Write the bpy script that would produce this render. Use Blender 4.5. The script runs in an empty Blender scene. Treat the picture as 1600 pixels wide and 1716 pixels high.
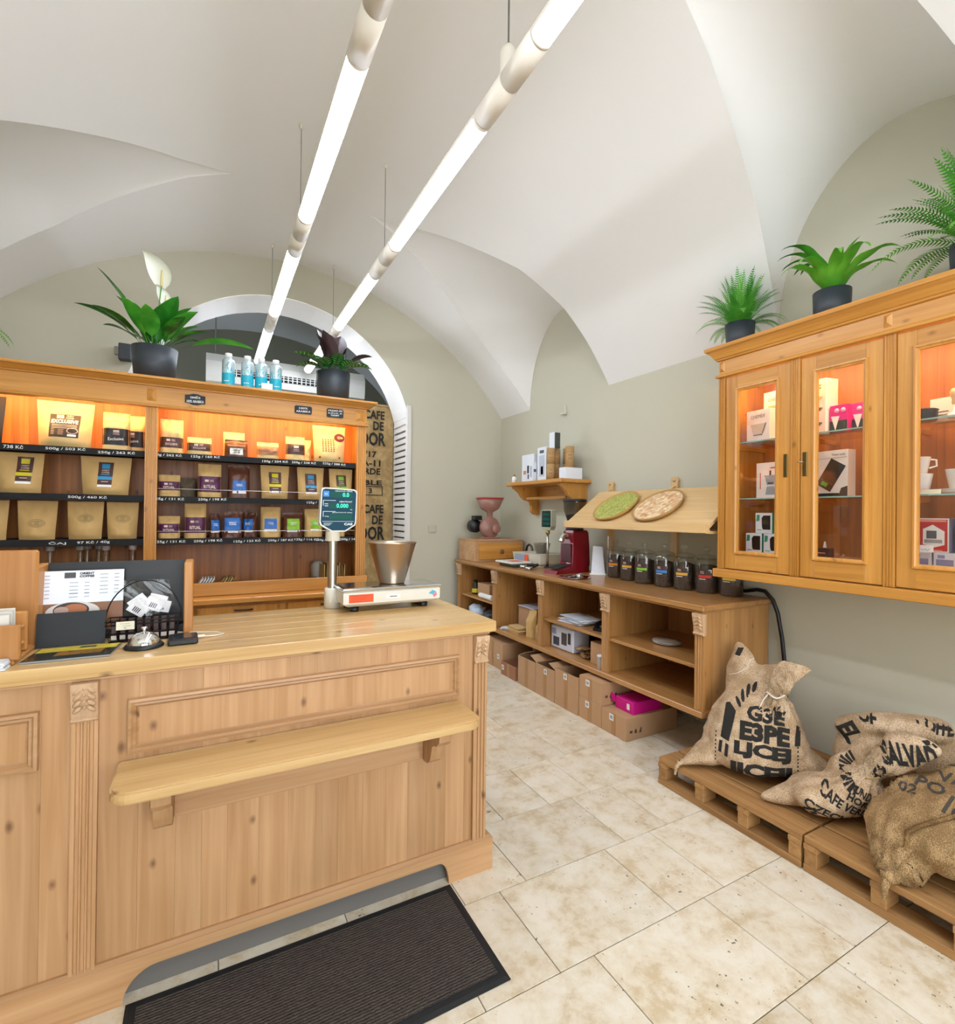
import bpy, bmesh, math, random
from mathutils import Vector, Matrix, noise
from mathutils.bvhtree import BVHTree
random.seed(7)
SC = bpy.context.scene
COL = SC.collection
PI = math.pi

# ------------------------------------------------------------------ camera
def setup_camera():
    yaw, pitch, roll = math.radians(28.2), math.radians(.27), math.radians(.66)
    f = Vector((math.sin(yaw)*math.cos(pitch), math.cos(yaw)*math.cos(pitch), math.sin(pitch)))
    r = Vector((math.cos(yaw), -math.sin(yaw), 0)); u = r.cross(f)
    c, s = math.cos(roll), math.sin(roll)
    r, u = c*r+s*u, c*u-s*r
    cam = bpy.data.cameras.new('camera'); o = bpy.data.objects.new('camera', cam); COL.objects.link(o)
    m = Matrix((r, u, -f)).transposed().to_4x4(); m.translation = (0, 0, 1.5); o.matrix_world = m
    cam.sensor_fit = 'HORIZONTAL'; cam.sensor_width = 36; cam.lens = 36*840/1600
    cam.clip_start = .05; cam.clip_end = 60
    SC.camera = o
setup_camera()
SC.cycles.transparent_max_bounces = 32

# ------------------------------------------------------------------ light
TUBE_POWER = 11.0          # fluorescent tubes
SKY_POWER = 2.6            # overcast sky outside the shop window
WARM_POWER = 2.9           # warm lamps inside the display furniture
w = bpy.data.worlds.new('overcast_sky'); SC.world = w; w.use_nodes = True
w.node_tree.nodes['Background'].inputs[0].default_value = (.86, .93, 1, 1)
w.node_tree.nodes['Background'].inputs[1].default_value = SKY_POWER
vs = SC.view_settings
vs.view_transform = 'Standard'; vs.look = 'None'; vs.exposure = 1.55; vs.gamma = 1; vs.use_curve_mapping = False

def area_light(name, loc, size, sizey, power, col, parent=None, rot=(0, 0, 0)):
    l = bpy.data.lights.new(name, 'AREA'); l.shape = 'RECTANGLE'; l.size = size; l.size_y = sizey
    l.energy = power; l.color = col
    o = bpy.data.objects.new(name, l); COL.objects.link(o); o.location = loc; o.rotation_euler = rot
    if parent: o.parent = parent
    return o

# ------------------------------------------------------------------ materials
def lin(c):
    if isinstance(c, str):
        c = c.lstrip('#'); c = [int(c[i:i+2], 16)/255 for i in (0, 2, 4)]
        return tuple(x/12.92 if x <= .04045 else ((x+.055)/1.055)**2.4 for x in c)+(1,)
    return tuple(c)+(1,)
MATS = {}
def newmat(name):
    m = bpy.data.materials.new(name); m.use_nodes = True
    nt = m.node_tree; return m, nt, nt.nodes['Principled BSDF']
def N(nt, t, **k):
    n = nt.nodes.new(t)
    for a, v in k.items(): setattr(n, a, v)
    return n
def plain(name, col, rough=.5, metal=0., emit=0., bump=0., bscale=60., spec=.5, var=0.):
    """a plain coloured surface with a little procedural unevenness"""
    if name in MATS: return MATS[name]
    m, nt, b = newmat(name); L = nt.links.new
    b.inputs['Base Color'].default_value = lin(col)
    b.inputs['Roughness'].default_value = rough; b.inputs['Metallic'].default_value = metal
    b.inputs['Specular IOR Level'].default_value = spec
    if emit:
        b.inputs['Emission Color'].default_value = lin(col); b.inputs['Emission Strength'].default_value = emit
    tc = N(nt, 'ShaderNodeTexCoord'); nz = N(nt, 'ShaderNodeTexNoise'); nz.inputs['Scale'].default_value = bscale
    nz.inputs['Detail'].default_value = 4
    L(tc.outputs['Object'], nz.inputs['Vector'])
    if var:
        mx = N(nt, 'ShaderNodeHueSaturation'); mx.inputs['Color'].default_value = lin(col)
        mr = N(nt, 'ShaderNodeMapRange'); mr.inputs[3].default_value = 1-var; mr.inputs[4].default_value = 1+var
        L(nz.outputs['Fac'], mr.inputs[0]); L(mr.outputs[0], mx.inputs['Value']); L(mx.outputs[0], b.inputs['Base Color'])
    if bump:
        bp = N(nt, 'ShaderNodeBump'); bp.inputs['Strength'].default_value = bump; bp.inputs['Distance'].default_value = .01
        L(nz.outputs['Fac'], bp.inputs['Height']); L(bp.outputs[0], b.inputs['Normal'])
    MATS[name] = m; return m

def wood(name, light, dark, axis='x', rough=.42, knots=.5, tone=.12, coat=.0):
    """pine: long grain along one axis, a few knots, each board of its own tone"""
    key = name+axis
    if key in MATS: return MATS[key]
    m, nt, b = newmat(key); L = nt.links.new
    tc = N(nt, 'ShaderNodeTexCoord'); oi = N(nt, 'ShaderNodeObjectInfo')
    off = N(nt, 'ShaderNodeVectorMath', operation='MULTIPLY_ADD')
    cm = N(nt, 'ShaderNodeCombineXYZ')
    for i in range(3): L(oi.outputs['Random'], cm.inputs[i])
    L(cm.outputs[0], off.inputs[0]); off.inputs[1].default_value = (7.3, 5.1, 3.7); L(tc.outputs['Object'], off.inputs[2])
    def mapping(a, c):
        mp = N(nt, 'ShaderNodeMapping'); s = [c, c, c]; s['xyz'.index(axis)] = a
        mp.inputs['Scale'].default_value = s; L(off.outputs[0], mp.inputs[0]); return mp
    g = N(nt, 'ShaderNodeTexNoise'); g.inputs['Scale'].default_value = 1; g.inputs['Detail'].default_value = 5
    g.inputs['Distortion'].default_value = .6; L(mapping(1.6, 42).outputs[0], g.inputs['Vector'])
    g2 = N(nt, 'ShaderNodeTexNoise'); g2.inputs['Scale'].default_value = 1; g2.inputs['Detail'].default_value = 3
    L(mapping(.9, 9).outputs[0], g2.inputs['Vector'])
    ad = N(nt, 'ShaderNodeMath', operation='MULTIPLY_ADD'); ad.inputs[1].default_value = .55
    L(g.outputs['Fac'], ad.inputs[0])
    ad2 = N(nt, 'ShaderNodeMath', operation='MULTIPLY'); ad2.inputs[1].default_value = .45
    L(g2.outputs['Fac'], ad2.inputs[0]); L(ad2.outputs[0], ad.inputs[2])
    cr = N(nt, 'ShaderNodeValToRGB'); cr.color_ramp.elements[0].position = .34; cr.color_ramp.elements[1].position = .66
    cr.color_ramp.elements[0].color = lin(dark); cr.color_ramp.elements[1].color = lin(light)
    L(ad.outputs[0], cr.inputs[0])
    # knots
    sx = N(nt, 'ShaderNodeSeparateXYZ'); L(off.outputs[0], sx.inputs[0])
    ia = 'xyz'.index(axis); ib, ic = [i for i in range(3) if i != ia]
    sm = N(nt, 'ShaderNodeMath', operation='ADD'); L(sx.outputs[ib], sm.inputs[0]); L(sx.outputs[ic], sm.inputs[1])
    cb = N(nt, 'ShaderNodeCombineXYZ'); L(sx.outputs[ia], cb.inputs[0]); L(sm.outputs[0], cb.inputs[1])
    kmap = N(nt, 'ShaderNodeMapping'); kmap.inputs['Scale'].default_value = (5.5, 9.0, 1); L(cb.outputs[0], kmap.inputs[0])
    vo = N(nt, 'ShaderNodeTexVoronoi', voronoi_dimensions='2D'); vo.inputs['Scale'].default_value = 1; L(kmap.outputs[0], vo.inputs['Vector'])
    kr = N(nt, 'ShaderNodeMapRange'); kr.inputs[1].default_value = .02; kr.inputs[2].default_value = .12
    kr.inputs[3].default_value = knots; kr.inputs[4].default_value = 0; wb = N(nt, 'ShaderNodeMath', operation='MULTIPLY_ADD'); wb.inputs[1].default_value = .10; L(g.outputs['Fac'], wb.inputs[0])
    wd = N(nt, 'ShaderNodeMath', operation='SUBTRACT'); L(vo.outputs['Distance'], wd.inputs[0]); wd.inputs[1].default_value = .05; L(wd.outputs[0], wb.inputs[2]); L(wb.outputs[0], kr.inputs[0])
    sp = N(nt, 'ShaderNodeSeparateColor'); L(vo.outputs['Color'], sp.inputs[0])
    th = N(nt, 'ShaderNodeMath', operation='GREATER_THAN'); th.inputs[1].default_value = .80; L(sp.outputs[0], th.inputs[0])
    km = N(nt, 'ShaderNodeMath', operation='MULTIPLY'); L(kr.outputs[0], km.inputs[0]); L(th.outputs[0], km.inputs[1])
    mx = N(nt, 'ShaderNodeMix', data_type='RGBA'); L(km.outputs[0], mx.inputs['Factor']); L(cr.outputs[0], mx.inputs['A'])
    kd = lin(dark); mx.inputs['B'].default_value = (kd[0]*.33, kd[1]*.25, kd[2]*.25, 1)
    hv = N(nt, 'ShaderNodeHueSaturation'); L(mx.outputs['Result'], hv.inputs['Color'])
    mr = N(nt, 'ShaderNodeMapRange'); mr.inputs[3].default_value = 1-tone; mr.inputs[4].default_value = 1+tone
    L(oi.outputs['Random'], mr.inputs[0]); L(mr.outputs[0], hv.inputs['Value'])
    L(hv.outputs[0], b.inputs['Base Color'])
    b.inputs['Roughness'].default_value = rough; b.inputs['Coat Weight'].default_value = coat; b.inputs['Coat Roughness'].default_value = .15
    bp = N(nt, 'ShaderNodeBump'); bp.inputs['Strength'].default_value = .12; bp.inputs['Distance'].default_value = .004
    L(g.outputs['Fac'], bp.inputs['Height']); L(bp.outputs[0], b.inputs['Normal'])
    MATS[key] = m; return m

def pine(a='x'): return wood('pine', '#c59c72', '#a97d51', a, knots=.8, tone=.10)
def pine_top(a='x'): return wood('pine_top', '#d3b07a', '#b88f55', a, rough=.3, knots=.8, tone=.05, coat=.35)
def honey(a='x'): return wood('honey_pine', '#d09546', '#b0752b', a, knots=.6, tone=.05, coat=.2)
def oak(a='y'): return wood('brown_pine', '#bb8a52', '#9b6b38', a, rough=.34, knots=.5, tone=.06, coat=.3)
def orange_back(a='z'): return wood('orange_back', '#c0762f', '#8c4f1d', a, knots=.7, tone=.14)
def pallet_wood(a='y'): return wood('pallet_wood', '#b98c56', '#8f6538', a, rough=.7, knots=.4, tone=.12)
def beech(a='y'): return wood('beech', '#e0bf8c', '#cfa66c', a, knots=.1, tone=.05)

def glass_mat(name='clear_glass', tint=(1, 1, 1), gloss=.0, base=.05):
    """thin clear glass: a fresnel share of mirror reflection, the rest passes straight through"""
    if name in MATS: return MATS[name]
    m = bpy.data.materials.new(name); m.use_nodes = True; nt = m.node_tree; nt.nodes.clear(); L = nt.links.new
    o = N(nt, 'ShaderNodeOutputMaterial'); t = N(nt, 'ShaderNodeBsdfTransparent'); g = N(nt, 'ShaderNodeBsdfGlossy')
    t.inputs[0].default_value = tuple(tint)+(1,); g.inputs['Roughness'].default_value = .03+gloss
    lw = N(nt, 'ShaderNodeLayerWeight'); lw.inputs['Blend'].default_value = .5
    pw = N(nt, 'ShaderNodeMath', operation='POWER'); pw.inputs[1].default_value = 4; L(lw.outputs['Facing'], pw.inputs[0])
    sc = N(nt, 'ShaderNodeMath', operation='MULTIPLY_ADD'); sc.inputs[1].default_value = .6; sc.inputs[2].default_value = base; L(pw.outputs[0], sc.inputs[0])
    mx = N(nt, 'ShaderNodeMixShader'); L(sc.outputs[0], mx.inputs[0]); L(t.outputs[0], mx.inputs[1]); L(g.outputs[0], mx.inputs[2])
    L(mx.outputs[0], o.inputs[0]); MATS[name] = m; return m

def burlap(name, col, col2):
    if name in MATS: return MATS[name]
    m, nt, b = newmat(name); L = nt.links.new
    tc = N(nt, 'ShaderNodeTexCoord')
    mu = N(nt, 'ShaderNodeTexVoronoi'); mu.inputs['Scale'].default_value = 230; mu.inputs['Randomness'].default_value = .8; L(tc.outputs['Object'], mu.inputs['Vector'])
    nz = N(nt, 'ShaderNodeTexNoise'); nz.inputs['Scale'].default_value = 14; nz.inputs['Detail'].default_value = 6
    L(tc.outputs['Object'], nz.inputs['Vector'])
    ad = N(nt, 'ShaderNodeMath', operation='MULTIPLY_ADD'); ad.inputs[1].default_value = -.75; L(mu.outputs[0], ad.inputs[0]); L(nz.outputs['Fac'], ad.inputs[2])
    cr = N(nt, 'ShaderNodeValToRGB'); cr.color_ramp.elements[0].position = -.0; cr.color_ramp.elements[1].position = .33
    cr.color_ramp.elements[0].color = lin(col2); cr.color_ramp.elements[1].color = lin(col); L(ad.outputs[0], cr.inputs[0])
    L(cr.outputs[0], b.inputs['Base Color']); b.inputs['Roughness'].default_value = .95; b.inputs['Specular IOR Level'].default_value = .1
    bp = N(nt, 'ShaderNodeBump'); bp.inputs['Strength'].default_value = .5; bp.inputs['Distance'].default_value = .005
    bp.invert = True; L(mu.outputs[0], bp.inputs['Height']); L(bp.outputs[0], b.inputs['Normal'])
    MATS[name] = m; return m

def travertine():
    if 'travertine' in MATS: return MATS['travertine']
    m, nt, b = newmat('travertine'); L = nt.links.new
    tc = N(nt, 'ShaderNodeTexCoord'); oi = N(nt, 'ShaderNodeObjectInfo')
    cm = N(nt, 'ShaderNodeCombineXYZ')
    for i in range(3): L(oi.outputs['Random'], cm.inputs[i])
    off = N(nt, 'ShaderNodeVectorMath', operation='MULTIPLY_ADD'); L(cm.outputs[0], off.inputs[0])
    off.inputs[1].default_value = (31, 17, 9); L(tc.outputs['Object'], off.inputs[2])
    n1 = N(nt, 'ShaderNodeTexNoise'); n1.inputs['Scale'].default_value = 9; n1.inputs['Detail'].default_value = 9
    n1.inputs['Roughness'].default_value = .68; n1.inputs['Distortion'].default_value = .15; L(off.outputs[0], n1.inputs['Vector'])
    cr = N(nt, 'ShaderNodeValToRGB'); e = cr.color_ramp.elements
    e[0].position = .36; e[0].color = lin('#c4b08f'); e[1].position = .60; e[1].color = lin('#dfd6c5')
    x = e.new(.47); x.color = lin('#d6c9b2')
    L(n1.outputs['Fac'], cr.inputs[0])
    # pits: sparse dark specks
    n2 = N(nt, 'ShaderNodeTexNoise'); n2.inputs['Scale'].default_value = 62; n2.inputs['Detail'].default_value = 3; L(off.outputs[0], n2.inputs['Vector'])
    n3 = N(nt, 'ShaderNodeTexNoise'); n3.inputs['Scale'].default_value = 6; n3.inputs['Detail'].default_value = 2; L(off.outputs[0], n3.inputs['Vector'])
    a = N(nt, 'ShaderNodeMapRange'); a.inputs[1].default_value = .665; a.inputs[2].default_value = .70; L(n2.outputs['Fac'], a.inputs[0])
    c = N(nt, 'ShaderNodeMapRange'); c.inputs[1].default_value = .50; c.inputs[2].default_value = .60; L(n3.outputs['Fac'], c.inputs[0])
    mu = N(nt, 'ShaderNodeMath', operation='MULTIPLY'); L(a.outputs[0], mu.inputs[0]); L(c.outputs[0], mu.inputs[1])
    mx = N(nt, 'ShaderNodeMix', data_type='RGBA'); L(mu.outputs[0], mx.inputs['Factor']); L(cr.outputs[0], mx.inputs['A'])
    mx.inputs['B'].default_value = lin('#6d5f4c')
    hv = N(nt, 'ShaderNodeHueSaturation'); L(mx.outputs['Result'], hv.inputs['Color'])
    mr = N(nt, 'ShaderNodeMapRange'); mr.inputs[3].default_value = .93; mr.inputs[4].default_value = 1.06
    L(oi.outputs['Random'], mr.inputs[0]); L(mr.outputs[0], hv.inputs['Value']); L(hv.outputs[0], b.inputs['Base Color'])
    b.inputs['Roughness'].default_value = .36
    bp = N(nt, 'ShaderNodeBump'); bp.inputs['Strength'].default_value = .25; bp.inputs['Distance'].default_value = .003; bp.invert = True
    L(mu.outputs[0], bp.inputs['Height']); L(bp.outputs[0], b.inputs['Normal'])
    MATS['travertine'] = m; return m

BLACK = plain('black_plastic', '#17181a', .45)
MATTE_BLACK = plain('matte_black', '#131417', .8)
WHITE = plain('white_card', '#ece9e4', .55)
CHALK = plain('chalk', '#e4e6e2', .9)
KRAFT = plain('kraft_paper', '#c9a468', .75, var=.06, bscale=30, bump=.2)
KRAFT_L = plain('light_kraft_paper', '#dcbc80', .7, var=.05, bscale=30, bump=.2)
CARD = plain('corrugated_card', '#b68f6a', .85, var=.05, bscale=18)
STEEL = plain('brushed_steel', '#c3beb6', .25, 1.0)
CHROME = plain('chrome', '#e6e6e6', .08, 1.0)
INK = plain('black_ink', '#1c1a1a', .85)
INKB = plain('sack_ink', '#26231f', .95)

# ------------------------------------------------------------------ mesh helpers
class MB:
    def __init__(s): s.v = []; s.f = []; s.sm = []
    def add(s, verts, faces, smooth=False):
        n = len(s.v); s.v += [tuple(p) for p in verts]; s.f += [tuple(i+n for i in f) for f in faces]; s.sm += [smooth]*len(faces); return s
    def box(s, x0, x1, y0, y1, z0, z1, c=0.):
        """box, chamfered by c"""
        if not c:
            v = [(x, y, z) for x in (x0, x1) for y in (y0, y1) for z in (z0, z1)]
            return s.add(v, [(0, 1, 3, 2), (4, 6, 7, 5), (0, 4, 5, 1), (2, 3, 7, 6), (0, 2, 6, 4), (1, 5, 7, 3)])
        bm = bmesh.new(); bmesh.ops.create_cube(bm, size=1)
        for v in bm.verts: v.co = ((x0+x1)/2+v.co.x*(x1-x0), (y0+y1)/2+v.co.y*(y1-y0), (z0+z1)/2+v.co.z*(z1-z0))
        bmesh.ops.bevel(bm, geom=bm.edges[:], offset=c, segments=1, affect='EDGES')
        return s.bm(bm)
    def bm(s, bm, smooth=False):
        bm.verts.index_update(); s.add([v.co[:] for v in bm.verts], [[v.index for v in f.verts] for f in bm.faces], smooth); bm.free(); return s
    def prism(s, pts, a, b, axis='x', smooth=False):
        """extrude a closed 2-D outline from a to b along axis; outline is (y,z), (x,z) or (x,y)"""
        def mk(p, t):
            return {'x': (t, p[0], p[1]), 'y': (p[0], t, p[1]), 'z': (p[0], p[1], t)}[axis]
        n = len(pts); v = [mk(p, a) for p in pts]+[mk(p, b) for p in pts]
        f = [(i, (i+1) % n, n+(i+1) % n, n+i) for i in range(n)]
        s.add(v, f, smooth); s.add(v, [tuple(range(n-1, -1, -1)), tuple(range(n, 2*n))]); return s
    def lathe(s, prof, c=(0, 0, 0), n=24, axis='z', a0=0, a1=2*PI, smooth=True):
        """revolve (r, h) pairs"""
        full = abs(a1-a0-2*PI) < 1e-6; m = n if full else n+1; v = []
        for r, h in prof:
            for k in range(m):
                t = a0+(a1-a0)*k/n; p = (r*math.cos(t), r*math.sin(t), h)
                if axis == 'y': p = (p[0], p[2], p[1])
                if axis == 'x': p = (p[2], p[0], p[1])
                v.append((c[0]+p[0], c[1]+p[1], c[2]+p[2]))
        f = []
        for i in range(len(prof)-1):
            for k in range(n):
                k2 = (k+1) % m; f.append((i*m+k, i*m+k2, (i+1)*m+k2, (i+1)*m+k))
        return s.add(v, f, smooth)
    def tube(s, pts, r, n=8, caps=True):
        """round bar through points; r number or list"""
        pts = [Vector(p) for p in pts]; v = []; prev = None
        for i, p in enumerate(pts):
            d = (pts[min(i+1, len(pts)-1)]-pts[max(i-1, 0)]).normalized()
            if prev is None: a = d.orthogonal().normalized()
            else: a = (prev-d*prev.dot(d)).normalized()
            prev = a; b = d.cross(a); rr = r[i] if isinstance(r, (list, tuple)) else r
            v += [p+(a*math.cos(2*PI*k/n)+b*math.sin(2*PI*k/n))*rr for k in range(n)]
        f = [(i*n+k, i*n+(k+1) % n, (i+1)*n+(k+1) % n, (i+1)*n+k) for i in range(len(pts)-1) for k in range(n)]
        s.add(v, f, True)
        if caps: s.add(v[:n], [tuple(range(n-1, -1, -1))]); s.add(v[-n:], [tuple(range(n))])
        return s
    def grid(s, fn, nu, nv, smooth=True):
        v = [fn(i/nu, j/nv) for j in range(nv+1) for i in range(nu+1)]
        f = [(j*(nu+1)+i, j*(nu+1)+i+1, (j+1)*(nu+1)+i+1, (j+1)*(nu+1)+i) for j in range(nv) for i in range(nu)]
        return s.add(v, f, smooth)
    def quad(s, a, b, c, d): return s.add([a, b, c, d], [(0, 1, 2, 3)])
    def mesh(s, name, mat=None):
        me = bpy.data.meshes.new(name); me.from_pydata(s.v, [], s.f)
        if mat: me.materials.append(mat)
        me.polygons.foreach_set('use_smooth', s.sm); me.update(); return me
    def build(s, name, mat, parent=None, world=False):
        """link as one mesh object; world=True: vertices are world coordinates, parent is an unrotated Empty"""
        me = s.mesh(name, mat); o = bpy.data.objects.new(name, me); COL.objects.link(o)
        if parent:
            o.parent = parent
            if world: o.location = -wloc(parent)
        return o
def wloc(o):
    p = Vector(o.location)
    while o.parent: o = o.parent; p += Vector(o.location)
    return p
def B(name, mat, parent, x0, x1, y0, y1, z0, z1, c=.0, world=True):
    return MB().box(x0, x1, y0, y1, z0, z1, c).build(name, mat, parent, world and parent is not None)
def thing(name, label, cat, loc=(0, 0, 0), rotz=0, group=None):
    o = bpy.data.objects.new(name, None); COL.objects.link(o); o.empty_display_size = .05
    o.location = loc; o.rotation_euler = (0, 0, rotz); return tag(o, label, cat, group)
def tag(o, label, cat, group=None):
    o['label'] = label; o['category'] = cat
    if group: o['group'] = group
    return o
def struct(o): o['kind'] = 'structure'; return o
def copy_tree(o, parent=None):
    c = o.copy(); COL.objects.link(c); c.parent = parent
    for ch in list(o.children): copy_tree(ch, c)
    return c
def put(o, loc, rotz=None, label=None):
    o.location = loc
    if rotz is not None: o.rotation_euler = (0, 0, rotz)
    if label: o['label'] = label
    return o

_font = {}
def text_geo(body, weight=0.):
    k = (body, weight)
    if k not in _font:
        cu = bpy.data.curves.new('lettering', 'FONT'); cu.body = body; cu.size = 1; cu.offset = weight; cu.resolution_u = 2
        ob = bpy.data.objects.new('lettering', cu); me = bpy.data.meshes.new_from_object(ob)
        vs_ = [tuple(v.co) for v in me.vertices]; fs = [tuple(p.vertices) for p in me.polygons]
        xs = [v[0] for v in vs_] or [0, 1]; ys = [v[1] for v in vs_] or [0, 1]
        _font[k] = (vs_, fs, min(xs), max(xs), min(ys), max(ys))
        bpy.data.objects.remove(ob); bpy.data.curves.remove(cu); bpy.data.meshes.remove(me)
    return _font[k]
def text(body, parent, mat, o, r, u, w=None, h=None, surf=None, weight=.012, world=False, mb=None, name='lettering'):
    """lettering fitted into w x h, centred at o, lying in the plane of r (right) and u (up)"""
    V, F, x0, x1, y0, y1 = text_geo(body, weight)
    sx = w/(x1-x0) if w else None; sy = h/(y1-y0) if h else None
    sx = sx or sy; sy = sy or sx
    o, r, u = Vector(o), Vector(r).normalized(), Vector(u).normalized()
    pts = []
    for v in V:
        a, b = (v[0]-(x0+x1)/2)*sx, (v[1]-(y0+y1)/2)*sy
        p = o+r*a+u*b
        pts.append(surf(p) if surf else p)
    m = mb or MB(); m.add(pts, F)
    return m if mb is not None else m.build(name, mat, parent, world)

# ================================================================== THE ROOM
XR, XL, XC = 3.2, -1.94, .63          # right wall, left wall, crown line
YB, YF = 5.37, -2.4                   # back wall, shop front
PAINT = plain('sage_wall_paint', '#c5c1ad', .85, var=.015, bscale=3, bump=.05)
LIME = plain('white_ceiling_paint', '#edebe8', .9, var=.012, bscale=2.5, bump=.04)
def barrel(x): d = x-XC; return 4.02-3.15+math.sqrt(3.15**2-d*d)
def interp(t, tab):
    for (a, p), (b, q) in zip(tab, tab[1:]):
        if (t-a)*(t-b) <= 0: return p+(q-p)*(t-a)/(b-a)
    return tab[-1][1]
LUN = [(4.10, .636, [(3.2, .636), (2.93, .66), (2.66, .66), (2.27, .56), (1.97, .39), (1.74, .27), (1.43, .10), (1.15, .0), (.6, 0)]),
       (1.28, .637, [(3.2, .637), (2.93, .545), (2.71, .47), (2.45, .40), (2.05, .29), (1.8, .235), (1.45, .12), (1.15, 0), (.6, 0)]),
       (-1.6, .66, [(3.2, .66), (2.71, .6), (2.45, .5), (2.05, .36), (1.8, .26), (1.45, .12), (1.15, 0), (.6, 0)])]
def crown(x): return max(3.64+(3.2-x)/2.05*.345, barrel(x))
def build_ceiling():
    m = MB(); nx = 44
    xs = [XC+(XR-XC)*(i/nx)**.8 for i in range(nx+1)]
    for side in (1, -1):
        X = lambda x: x if side > 0 else 2*XC-x
        ls = sorted(LUN, key=lambda l: l[0])
        def lo(k, x): return ls[k][0]-interp(x, ls[k][2])
        def hi(k, x): return ls[k][0]+interp(x, ls[k][2])
        for k in range(len(ls)+1):
            a = (lambda x: YF) if k == 0 else (lambda x, k=k: hi(k-1, x))
            b = (lambda x: YB) if k == len(ls) else (lambda x, k=k: lo(k, x))
            m.grid(lambda u, v: (X(xs[round(u*nx)]), a(xs[round(u*nx)])*(1-v)+b(xs[round(u*nx)])*v, barrel(xs[round(u*nx)])), nx, 4)
        for k in range(len(ls)):
            n = 28
            def fn(u, v):
                x = xs[round(u*nx)]; t = -math.cos(PI*v); w = interp(x, ls[k][2])
                return (X(x), ls[k][0]+t*w, barrel(x)+(crown(x)-barrel(x))*math.sqrt(max(0, 1-t*t)))
            m.grid(fn, nx, n)
    return struct(m.build('ceiling', LIME))
build_ceiling()
struct(B('wall_right', PAINT, None, XR, XR+.2, YF-.2, YB+.5, 0, 4.15))
struct(B('wall_left', PAINT, None, XL-.2, XL, YF-.2, YB+.5, 0, 4.15))

def arch_wall(name, y0, y1, x0, x1, ztop, cx, hw, spring, mat, zfn):
    """wall with an arched opening standing on the floor"""
    m = MB(); m.box(x0, cx-hw, y0, y1, 0, ztop); m.box(cx+hw, x1, y0, y1, 0, ztop)
    n = 40; P = []
    for i in range(n+1):
        x = cx-hw*math.cos(PI*i/n); P.append((x, zfn(x)))
    for (xa, za), (xb, zb) in zip(P, P[1:]):
        m.quad((xa, y0, za), (xb, y0, zb), (xb, y0, ztop), (xa, y0, ztop))
        m.quad((xa, y1, za), (xa, y1, ztop), (xb, y1, ztop), (xb, y1, zb))
    o = m.build(name, mat); struct(o)
    s = MB()
    for (xa, za), (xb, zb) in zip(P, P[1:]): s.add([(xa, y0, za-.002), (xa, y1, za-.002), (xb, y1, zb-.002), (xb, y0, zb-.002)], [(0, 1, 2, 3)], True)
    s.build('arch_soffit', LIME, o)
    return o
OX, OHW, OSP = .65, 1.36, 2.3
def open_arch(x): return OSP+OHW*math.sqrt(max(0, 1-((x-OX)/OHW)**2))
arch_wall('wall_back', YB, YB+.5, XL-.2, XR+.2, 4.15, OX, OHW, OSP, PAINT, open_arch)

# back room seen over the shelves
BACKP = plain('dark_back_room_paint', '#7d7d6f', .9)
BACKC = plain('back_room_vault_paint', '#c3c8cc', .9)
def build_back_room():
    y0, y1, xa, xb = YB+.5, 7.9, -1.4, 2.7
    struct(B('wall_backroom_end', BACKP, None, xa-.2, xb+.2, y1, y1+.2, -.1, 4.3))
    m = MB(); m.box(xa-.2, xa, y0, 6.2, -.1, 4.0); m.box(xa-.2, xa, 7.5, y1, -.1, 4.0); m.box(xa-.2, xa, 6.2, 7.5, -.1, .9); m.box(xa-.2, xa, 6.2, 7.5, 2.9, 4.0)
    struct(m.build('wall_backroom_left', BACKP))      # unseen window opening, added to let sky light onto the dark vault
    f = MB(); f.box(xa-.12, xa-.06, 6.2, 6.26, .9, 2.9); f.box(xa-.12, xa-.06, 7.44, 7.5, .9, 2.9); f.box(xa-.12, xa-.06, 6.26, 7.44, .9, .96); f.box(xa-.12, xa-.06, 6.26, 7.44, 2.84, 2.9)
    wi = struct(f.build('added_side_window', plain('white_window_frame', '#dcdad4', .5))); B('pane', glass_mat(), wi, xa-.095, xa-.085, 6.26, 7.44, .96, 2.84, world=False)
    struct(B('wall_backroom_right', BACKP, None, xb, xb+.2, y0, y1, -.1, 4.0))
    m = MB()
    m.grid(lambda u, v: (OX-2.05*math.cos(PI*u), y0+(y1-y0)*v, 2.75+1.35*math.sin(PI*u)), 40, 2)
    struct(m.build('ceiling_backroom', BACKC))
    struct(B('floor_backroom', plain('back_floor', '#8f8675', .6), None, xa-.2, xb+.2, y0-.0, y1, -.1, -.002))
build_back_room()

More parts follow.
